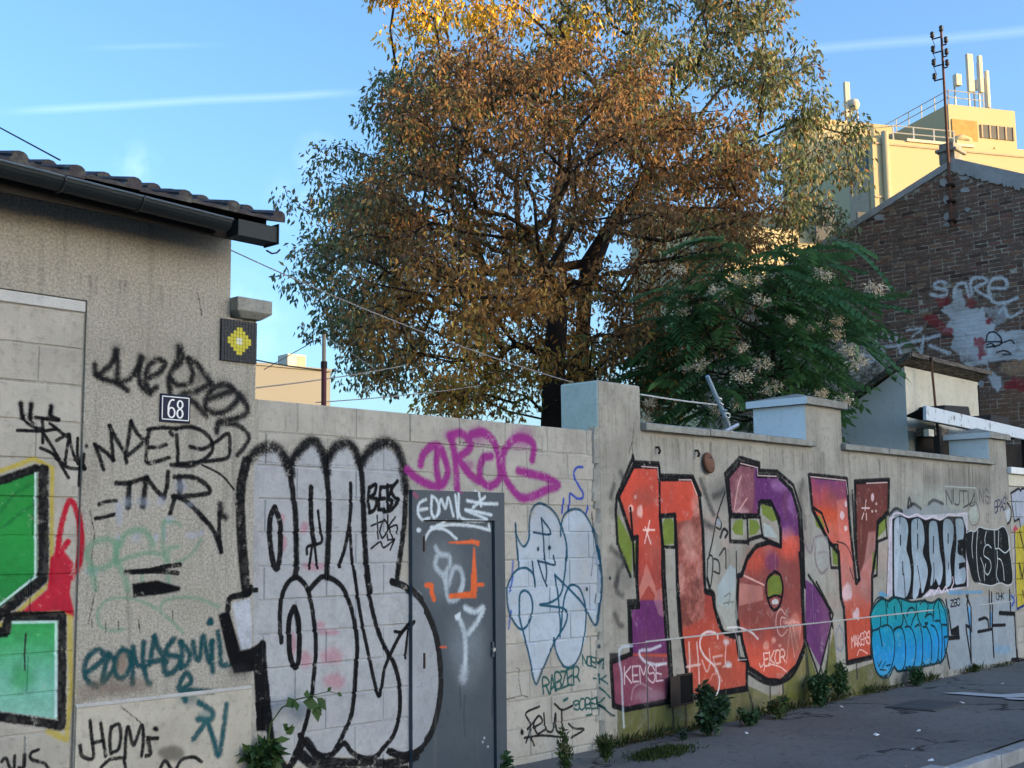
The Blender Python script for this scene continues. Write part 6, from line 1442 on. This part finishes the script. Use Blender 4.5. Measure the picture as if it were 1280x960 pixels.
many([K_(180, 470, 195, 660, 205, 890), K_(365, 215, 368, 520), K_(372, 525, 382, 710, 460, 712, 462, 520), K_(395, 730, 400, 960), K_(466, 700, 478, 960), L_(398, 0, 420, 320, 440, 650), L_(478, 0, 500, 330, 525, 640), K_(880, 530, 905, 530, 912, 690), K_(800, 525, 985, 525), K_(985, 540, 1000, 650, 1108, 700), K_(985, 430, 1050, 425, 1105, 540, 1112, 690)], 4.2, BLACK, soft=.16, smooth=False)
S(L_(1075, -25, 1030, 20, 1022, 100, 1050, 190, 1080, 210, 1110, 170, 1125, 80, 1110, 0, 1075, -25), 4.2, BLACK, .14); S(L_(1035, 140, 1075, 122, 1115, 130), 3, BLACK, .15)
many([K_(1240, 600, 1250, 780, 1262, 960), P(1003, 700, 1006, 800, 1022, 845, 1041, 768, 1020, 728), M_(80, 560, 100, 750), M_(130, 680, 200, 790, 250, 880), M_(240, 880, 255, 960), M_(150, 330, 250, 520, 285, 520, 300, 790), M_(240, 520, 250, 640, 285, 640), M_(155, 320, 200, 350, 235, 450), M_(365, 230, 375, 500, 400, 700), M_(500, 500, 495, 680, 470, 690), M_(540, 350, 550, 480, 500, 500)], 4, BLACK, soft=.16, smooth=False)
S(L_(910, 600, 1000, 655, 1085, 665, 1180, 610, 1250, 470), 4.4, BLACK, .15); S(L_(150, 828, 415, 782, 540, 762, 900, 705), 3.4, BLACK, .2, smooth=False)
many([L_(440, 790, 445, 940), L_(520, 770, 520, 930), L_(905, 700, 935, 810), L_(1040, 670, 1040, 780), L_(1118, 660, 1120, 720), L_(1260, 480, 1265, 600, 1240, 680), N_(110, 300, 130, 490), N_(190, 420, 210, 500), N_(240, 240, 215, 490), N_(380, 400, 385, 480)], 4, (50, 48, 44), soft=.25, alpha=.85)
many([K_(255, 215, 355, 222, 358, 285), K_(485, 297, 560, 297, 598, 390), K_(865, 195, 970, 222, 970, 270, 1085, 275), M_(140, 155, 330, 175, 340, 250), M_(440, 190, 550, 185)], 1.6, (232, 200, 195), soft=.25, alpha=.9, smooth=False)
FL(L_(50, 475, 105, 475, 105, 525, 52, 525), (32, 30, 32), 1, .9); FL(L_(155, 145, 215, 140, 232, 190, 185, 195, 180, 400, 165, 420, 160, 200), BLACK, 1.2, .95)
# grey swirls and scribbles between the letters
many([K_(620, 300, 660, 420, 700, 510), K_(700, 400, 740, 380, 760, 360), K_(640, 560, 690, 590), K_(60, 720, 110, 760, 140, 800, 110, 860, 90, 940), K_(120, 250, 140, 300), K_(80, 330, 60, 400), L_(100, 20, 95, 90, 130, 120), L_(85, 240, 110, 300, 130, 310)], 8, (62, 60, 60), soft=.45, alpha=.75)
many([K_(770, 370, 720, 520, 690, 680, 670, 760), K_(720, 520, 745, 560, 740, 600, 715, 590), K_(660, 790, 680, 760, 695, 800, 680, 950, 660, 900, 662, 800), K_(700, 780, 730, 800, 735, 870, 700, 860), K_(735, 760, 770, 720, 775, 840), K_(838, 740, 840, 900)], 2.6, (30, 30, 32), soft=.2)
S(K_(740, 650, 760, 600, 785, 620, 770, 650), 4, (32, 32, 34), .2); WP.blob(K_(730, 560)[0], 3, 5, (150, 160, 170), .8, .4)
FL(K_(800, 820, 835, 850) + L_(830, 120, 800, 200, 720, 180, 725, 60) + K_(760, 890), (176, 198, 206), 5, .6, patch=.3); FL(L_(715, 200, 830, 80, 850, 260, 830, 300, 780, 310), (176, 178, 168), 4, .75, patch=.2)
many([L_(650, 90, 700, 110, 710, 220, 755, 340, 860, 360), L_(660, 20, 680, 100)], 5, BLACK, soft=.2); many([L_(765, 130, 800, 110, 790, 180), L_(760, 170, 820, 160)], 2, (120, 125, 120), soft=.3)
many([M_(105, 500, 140, 560, 160, 480), M_(170, 480, 165, 600, 200, 670, 240, 620, 225, 560, 180, 560), M_(165, 480, 200, 470, 230, 500)], 3.4, (128, 112, 118), soft=.35, alpha=.8); FL(M_(160, 480, 230, 470, 245, 640, 180, 640), (170, 172, 168), 5, .6, patch=.3)
many([M_(280, 500, 330, 520, 360, 580, 385, 690), M_(350, 640, 370, 700)], 1.8, (60, 40, 44), soft=.2)
many([M_(100, 180, 85, 260, 110, 420), M_(355, 260, 372, 330)], 9, (62, 60, 60), soft=.5, alpha=.5)
S(N_(290, 200, 268, 260, 275, 320, 305, 330, 312, 250, 290, 200), 2.6, (110, 118, 150), .3, .7)
WP.text('KEMSE', (779, 834), (8.2, -.4), (.5, 20), 2.4, (214, 196, 198), 1.2, .07, 9, alpha=.9)
many([L_(365, 430, 300, 455, 235, 465, 260, 520, 330, 545, 400, 540)], 4, (205, 208, 214), soft=.35, alpha=.9); S(L_(190, 430, 120, 445, 112, 520, 125, 600, 130, 740, 140, 930), 4, (186, 196, 206), .4, .85)
WP.blob(L_(300, 740)[0], 20, 9, (168, 150, 158), .5, .8); S(L_(185, 760, 200, 690, 250, 665, 310, 700), 3, (176, 160, 166), .5, .6)
S(L_(718, 385, 710, 355, 660, 345, 615, 380, 610, 440, 640, 500, 700, 560, 728, 640, 715, 720, 680, 738, 630, 690), 3.4, (226, 210, 208), .28, .95)
many([L_(540, 410, 545, 560, 540, 700), L_(588, 410, 600, 560, 605, 690), L_(525, 560, 610, 545)], 3.2, (222, 190, 184), soft=.3, alpha=.9)
many([L_(620, 520, 650, 590, 670, 530, 665, 450), L_(690, 500, 705, 590), L_(690, 500, 745, 490), L_(700, 545, 735, 540), L_(770, 400, 765, 540, 800, 560), L_(750, 560, 800, 545)], 3, (220, 180, 172), soft=.35, alpha=.85); S(L_(670, 640, 690, 605, 725, 610, 745, 650), 2.4, (214, 150, 140), .3, .8)
for (x, y) in ((770, 405), (780, 545)): WP.blob(L_(x, y)[0], 4, 4, (205, 205, 212), .7, .7)
S(L_(785, 320, 850, 318, 920, 345, 965, 388), 2.8, (222, 220, 218), .3, .9); many([L_(820, 320, 845, 440, 848, 520), L_(840, 518, 895, 515)], 1.6, (214, 190, 186), soft=.3, alpha=.8)
WP.text('JEKOR', (947, 818), (6, -1), (1, 15), 2.2, (240, 196, 182), 1.1, .1, 12); many([L_(1000, 585, 1010, 550), L_(1030, 540, 1100, 560, 1140, 590)], 1.8, (240, 196, 182), soft=.3)
WP.text('MAKERS', (1063, 796), (3.4, -1), (.4, 14), 1.8, (236, 190, 180), 1.15, .08, 13); many([N_(385, 360, 400, 330, 440, 350)], 1.6, (236, 190, 180), soft=.3)

# --- silver BRAPE letters
FL(M_(560, 360, 590, 320, 640, 330, 690, 310, 740, 330, 790, 285, 860, 300, 900, 330, 960, 330, 985, 350, 970, 400, 560, 480), (138, 146, 156), 5, .8, patch=.2, mottle=((110, 118, 124), .4))
many([M_(560, 360, 595, 325, 630, 340), M_(660, 320, 690, 300, 730, 325), M_(770, 300, 800, 280, 850, 300), M_(660, 310, 668, 270, 680, 310)], 4, (44, 44, 46), soft=.35)
FL(M_(560, 370, 980, 345, 985, 740, 950, 750, 780, 790, 745, 800, 575, 815, 550, 780), (196, 190, 202), 3, .85)
Z_ = zz(1100, 610, 6.4)
FL(Z_(98, 250, 160, 222, 230, 245, 300, 232, 365, 260, 420, 245, 480, 265, 540, 230, 600, 230, 660, 232, 690, 330, 695, 790, 590, 800, 500, 820, 400, 810, 330, 880, 200, 900, 100, 890), BLACK, 2, 1)
SV = dict(grad=[(0, (176, 190, 204)), (.5, (156, 170, 180)), (1, (138, 154, 162))], mottle=((118, 132, 140), .5))
bod = [Z_(118, 260, 160, 234, 208, 256, 226, 330, 216, 440, 212, 500, 236, 580, 248, 700, 232, 825, 196, 882, 122, 876, 112, 600, 112, 420),
       Z_(250, 300, 268, 254, 318, 250, 346, 305, 356, 420, 342, 520, 372, 605, 382, 690, 358, 800, 338, 845, 318, 800, 300, 870, 262, 876, 270, 650, 254, 500),
       Z_(393, 300, 412, 266, 450, 274, 464, 345, 478, 500, 502, 640, 492, 740, 470, 782, 446, 730, 430, 760, 402, 780, 414, 650, 398, 560, 392, 420),
       Z_(505, 300, 516, 256, 550, 250, 578, 278, 590, 340, 582, 430, 566, 520, 562, 600, 572, 750, 532, 798, 526, 720, 522, 600, 506, 420),
       Z_(604, 268, 624, 246, 660, 258, 672, 330, 664, 412, 628, 424, 622, 520, 664, 552, 682, 596, 640, 606, 634, 650, 680, 640, 682, 750, 640, 770, 600, 760, 598, 600, 612, 420)]
for b in bod: FL(b, (160, 174, 184), 1.1, 1, smooth=True, **SV)
FL(Z_(112, 260, 150, 236, 160, 500, 130, 870, 112, 860), (206, 214, 226), 4, .4)
BK = (20, 22, 26)
many([Z_(165, 385, 163, 455), Z_(180, 595, 184, 690), Z_(300, 375, 302, 485), Z_(428, 395, 426, 520), Z_(545, 372, 544, 440)], 2.9, BK, soft=.18)
many([Z_(190, 690, 203, 885), Z_(300, 625, 318, 740, 332, 845), Z_(430, 605, 432, 700, 424, 765), Z_(550, 600, 546, 650), Z_(300, 255, 298, 330), Z_(160, 240, 158, 290), Z_(622, 430, 664, 416), Z_(630, 612, 684, 600), Z_(370, 540, 376, 570)], 2.0, BK, soft=.2)
many([Z_(60, 870, 62, 640, 76, 430, 100, 230, 160, 205, 225, 235, 300, 212, 365, 250, 430, 225, 485, 255, 550, 212, 610, 222, 690, 205, 692, 320, 690, 560, 700, 790)], 1.9, (226, 206, 216), soft=.25, alpha=.9)
S(Z_(52, 860, 60, 640, 66, 480), 1.6, BK, .2)
many([M_(760, 790, 790, 760, 800, 785, 825, 745, 840, 775, 862, 740, 880, 780, 905, 720, 900, 690)], 2.4, (226, 205, 214), soft=.2, smooth=False)
FL(M_(880, 760, 1060, 760, 1060, 780, 870, 785), (88, 150, 190), 3, .8, patch=.3); FL(M_(500, 775, 520, 765, 560, 790, 520, 800), (70, 150, 190), 3, .8)
# black letters with white keyline
FL(Z_(690, 360, 725, 345, 760, 350, 795, 315, 845, 330, 900, 335, 935, 335, 985, 310, 1020, 370, 1032, 480, 1050, 600, 1058, 745, 1020, 775, 960, 760, 900, 780, 850, 775, 790, 760, 745, 745, 715, 640, 690, 520), (22, 26, 28), 1.3, 1, smooth=True)
KW = (206, 210, 208)
S(Z_(690, 360, 725, 345, 760, 350, 795, 315, 845, 330, 900, 335, 935, 335, 985, 310, 1020, 370, 1032, 480, 1050, 600, 1060, 745, 1020, 780, 960, 760, 900, 782, 850, 778, 790, 762), 1.5, KW, .25, .9)
many([Z_(745, 352, 735, 470, 742, 560), Z_(780, 340, 772, 500, 782, 660, 800, 745), Z_(890, 480, 862, 455, 835, 480, 832, 540, 878, 580, 888, 640, 862, 695, 838, 665, 845, 610), Z_(850, 350, 838, 410, 842, 450), Z_(915, 345, 920, 480, 948, 485, 1000, 520, 1040, 482), Z_(935, 505, 938, 600, 930, 700, 950, 755), Z_(940, 565, 966, 580, 984, 640, 992, 740), Z_(948, 345, 944, 470), Z_(1030, 380, 1034, 470), Z_(805, 560, 830, 640, 835, 740)], 1.7, KW, soft=.25)
FL(O_(0, 110, 700, 165, 740, 560, 600, 620, 480, 560, 40, 450), (160, 166, 156), 6, .35, patch=.3)
WP.text('NUTU', (1182, 612), (7.5, .6), (.8, 18), 2.6, (72, 76, 74), 1.25, .06, 20, alpha=.85); WP.text('NS', (1224, 612), (5, .5), (.4, 16), 2, (72, 70, 72), 1.4, .06, 21, alpha=.7)
S(O_(360, 160, 700, 178, 745, 400), 1.2, (190, 196, 190), .25, .8, smooth=False)
FL(O_(625, 440, 660, 380, 700, 370, 725, 480, 700, 540, 640, 540), (172, 178, 168), 1.5, .85); S(O_(615, 420, 640, 350, 700, 340, 735, 450, 720, 560, 650, 580, 612, 480), 1.6, (90, 90, 84), .3, .8); S(O_(560, 390, 640, 340, 680, 240), 2, (50, 52, 52), .3)
many([O_(800, 270, 850, 280, 860, 330, 820, 355, 800, 310), O_(810, 470, 830, 460, 832, 540, 812, 540, 810, 470), O_(990, 260, 1040, 300, 1010, 220, 1030, 290)], 1.4, (96, 84, 92), soft=.3, alpha=.8)
WP.text('BPAS', (1243, 628), (3.2, -1.5), (.4, 14), 1.8, (40, 44, 84), 1.1, .08, 22)

# --- TES in grey-blue with black lines
FL(N_(860, 60, 1225, 30, 1235, 380, 1000, 420, 880, 440, 850, 270), (152, 164, 174), 4, .75, patch=.15, mottle=((130, 142, 152), .4))
FL(Q_(380, 400, 410, 380, 412, 760, 395, 560), (90, 160, 210), 2, .8); FL(Q_(545, 440, 560, 420, 562, 520, 545, 520), (90, 160, 210), 1.5, .8); WP.blob(Q_(630, 690)[0], 12, 5, (110, 160, 200), .5, .9)
many([Q_(240, 340, 262, 500, 272, 575), Q_(225, 610, 325, 600), Q_(325, 600, 320, 530, 275, 560), Q_(220, 620, 258, 820), Q_(395, 310, 385, 400, 405, 560, 412, 780), Q_(385, 310, 410, 380, 412, 560), Q_(375, 520, 395, 530), Q_(375, 540, 410, 770), Q_(465, 480, 510, 465, 530, 480, 535, 540), Q_(460, 565, 560, 545), Q_(545, 280, 545, 530), Q_(562, 290, 560, 540, 572, 740), Q_(560, 520, 652, 516), Q_(688, 270, 690, 420), Q_(612, 430, 715, 435), Q_(718, 430, 725, 600, 735, 760)], 4, BLACK, soft=.14, smooth=False)
many([Q_(225, 612, 325, 604), Q_(612, 432, 718, 438), Q_(700, 765, 790, 765), Q_(735, 700, 740, 770)], 5.4, BLACK, soft=.15, smooth=False)
FL(Q_(275, 545, 320, 520, 325, 590, 270, 590), BLACK, 1.2, .95); FL(Q_(695, 750, 745, 745, 800, 755, 800, 775, 700, 778), BLACK, 1.5, .95)
WP.text('ZSC', (1188, 751), (3.6, -1), (.5, 8), 1.8, BLACK, 1.1, .08, 30); WP.text('OHK', (1245, 742), (3, -.4), (.3, 8), 1.5, BLACK, 1.1, .08, 31)
S(Q_(700, 310, 720, 340, 700, 380), 3, (40, 70, 160), .3)

# --- turquoise bubble letters
tq = N_(465, 225, 458, 165, 480, 100, 520, 60, 560, 70, 590, 52, 640, 62, 680, 75, 740, 70, 790, 80, 830, 60, 862, 110, 872, 260, 845, 380, 800, 405, 760, 415, 700, 425, 640, 440, 600, 445, 580, 425, 555, 472, 510, 475, 478, 420, 462, 300)
FL(tq, (30, 150, 170), 1.5, 1, grad=[(0, (60, 150, 200)), (.3, (36, 142, 208)), (.55, (22, 146, 186)), (.75, (26, 146, 156)), (1, (30, 140, 140))], mottle=((30, 130, 150), .3))
TK = (16, 48, 54)
U_ = zz(1075, 735, 8)
many([U_(102, 410, 95, 300, 120, 200, 160, 120, 205, 95, 250, 125, 264, 250, 262, 362), U_(110, 432, 180, 405, 196, 360, 196, 295), U_(205, 390, 260, 372, 310, 412, 336, 520, 330, 680, 290, 830, 230, 885, 170, 860, 120, 720, 105, 560, 110, 440), U_(180, 418, 198, 500, 211, 580),
      U_(275, 190, 282, 130, 325, 96, 380, 120, 416, 230, 410, 370, 330, 412), U_(342, 190, 350, 310), U_(330, 430, 370, 392, 412, 412, 440, 520, 446, 700, 420, 812, 370, 832, 335, 782), U_(412, 140, 422, 250, 465, 382), U_(460, 282, 490, 212, 530, 202, 552, 250, 522, 312, 505, 372), U_(440, 392, 490, 392, 532, 470, 550, 600, 532, 760, 490, 812, 448, 790),
      U_(540, 392, 580, 372, 612, 480, 616, 660, 600, 782, 555, 792), U_(562, 170, 570, 300, 604, 382), U_(600, 165, 650, 122, 682, 190, 642, 292, 662, 272, 702, 262, 722, 292), U_(640, 355, 665, 350, 655, 372, 640, 355), U_(620, 392, 662, 402, 702, 520, 706, 660, 690, 762, 640, 772, 615, 742), U_(702, 372, 742, 402, 776, 520, 770, 700, 740, 762, 705, 762),
      U_(722, 332, 732, 210, 776, 120, 822, 172, 850, 282, 862, 380, 866, 480, 832, 492), U_(782, 150, 792, 330), U_(740, 332, 792, 342, 812, 480, 802, 742, 776, 722), U_(812, 370, 860, 370), U_(830, 500, 845, 700)], 2.7, TK, soft=.16)
S(tq, 3.2, TK, .15, closed=True)
many([N_(495, 400, 500, 420, 515, 385), N_(520, 425, 535, 395), N_(540, 415, 562, 410), N_(505, 435, 540, 440)], 1.9, TK, soft=.2)

# --- yellow letter on the far block wall
FL(O_(1085, 260, 1130, 200, 1240, 170, 1400, 170, 1400, 640, 1190, 640, 1170, 520, 1120, 540), (170, 176, 190), 2, .9); S(O_(1400, 170, 1200, 185, 1185, 210, 1170, 180, 1080, 235, 1120, 540, 1175, 515, 1190, 640, 1400, 660), 3, BLACK, .14, smooth=False)
FL(O_(1010, 430, 1070, 390, 1085, 470, 1040, 560), (190, 196, 200), 1.2, .9); S(O_(1035, 340, 1085, 400, 1080, 520, 1040, 570), 3, BLACK, .15)
FL(O_(1105, 620, 1130, 585, 1165, 625, 1110, 670), (190, 60, 80), 1.2, .95)
FL(Q_(728, -140, 800, -200, 900, -200, 900, 340, 745, 415, 738, 200), (196, 176, 56), 1.5, .97, mottle=((170, 150, 40), .3)); S(Q_(728, -140, 735, 200, 745, 405, 900, 325), 3.4, (40, 56, 120), .15, smooth=False)
many([Q_(762, 80, 780, 190, 800, 60), Q_(785, 280, 800, 330)], 3, BLACK, soft=.2, smooth=False); S(O_(1180, 650, 1240, 900, 1400, 1000), 3.4, BLACK, .15, smooth=False)

# ------------------------------------------------------------------ paint on the brick gable
GP = GABLEP; R_ = zz(1020, 330, 4.923)
GW = (244, 243, 240)
def gf(p, c, a=.9, **k):
    k['patch'] = k.get('patch', .1) + .28; GP.fill(p, c, 2, a, wob=5, **k)
gf(R_(835, 165, 850, 150, 905, 160, 918, 262, 1020, 270, 1052, 330, 1112, 390, 1085, 520, 1050, 630, 1150, 700, 1130, 792, 1085, 740, 1040, 620, 930, 640, 830, 500, 848, 440, 782, 400, 830, 340, 778, 290, 842, 222), GW, .92, patch=.1)
gf(R_(1050, 420, 1280, 410, 1330, 420, 1330, 580, 1060, 600), (236, 235, 232), .88, patch=.18); gf(R_(1030, 270, 1180, 265, 1200, 330, 1110, 390), (230, 230, 230), .55, patch=.5)
RD = (178, 62, 66)
for q in (R_(650, 345, 735, 308, 782, 350, 842, 418, 822, 455, 722, 390), R_(925, 180, 985, 240, 960, 262, 920, 262), R_(978, 460, 1022, 450, 1045, 560, 1012, 595), R_(1038, 340, 1092, 328, 1080, 372, 1050, 378), R_(1158, 745, 1222, 690, 1330, 722, 1330, 800, 1170, 770), R_(740, 220, 830, 210, 820, 260, 760, 270)): gf(q, RD, .85, patch=.15)
gf(R_(1120, 650, 1160, 610, 1280, 580, 1330, 600, 1330, 690, 1180, 690), (228, 176, 130), .8, patch=.5); gf(R_(1020, 800, 1330, 770, 1330, 1000, 1010, 960), (170, 120, 80), .35, patch=.6)
for q, w in ((R_(800, 118, 770, 108, 735, 122, 740, 148, 800, 160, 806, 188, 770, 200, 708, 190), 4), (R_(850, 200, 872, 130, 920, 125, 942, 200), 4), (R_(962, 192, 956, 100, 1020, 84, 1052, 110, 982, 152, 1062, 205), 4), (R_(1072, 150, 1172, 146, 1160, 92, 1092, 95, 1064, 150, 1092, 232, 1162, 240, 1240, 208), 4),
             (R_(240, 495, 400, 512, 560, 490, 760, 440), 4), (R_(420, 430, 462, 472), 4), (R_(490, 430, 522, 552), 4), (R_(650, 545, 662, 450), 4), (R_(700, 502, 822, 552), 4), (R_(230, 655, 290, 610, 350, 600), 4), (R_(360, 400, 380, 520), 3), (R_(270, 560, 340, 570, 380, 600), 3), (R_(420, 540, 440, 590), 3), (R_(560, 410, 650, 400, 590, 450), 3), (R_(620, 520, 650, 545), 3), (R_(1130, 300, 1160, 270, 1190, 330, 1270, 290), 3)):
    GP.stroke(q, w, (236, 234, 232), .3, .9, rough=.8)
for q in (R_(1048, 470, 1060, 430, 1100, 420, 1140, 460, 1130, 500, 1050, 515), R_(1045, 480, 1140, 480), R_(1140, 490, 1200, 470, 1220, 490), R_(1115, 545, 1160, 535, 1200, 555, 1150, 560), R_(1050, 500, 1080, 490, 1100, 510)): GP.stroke(q, 1.8, (36, 36, 42), .25, .9)
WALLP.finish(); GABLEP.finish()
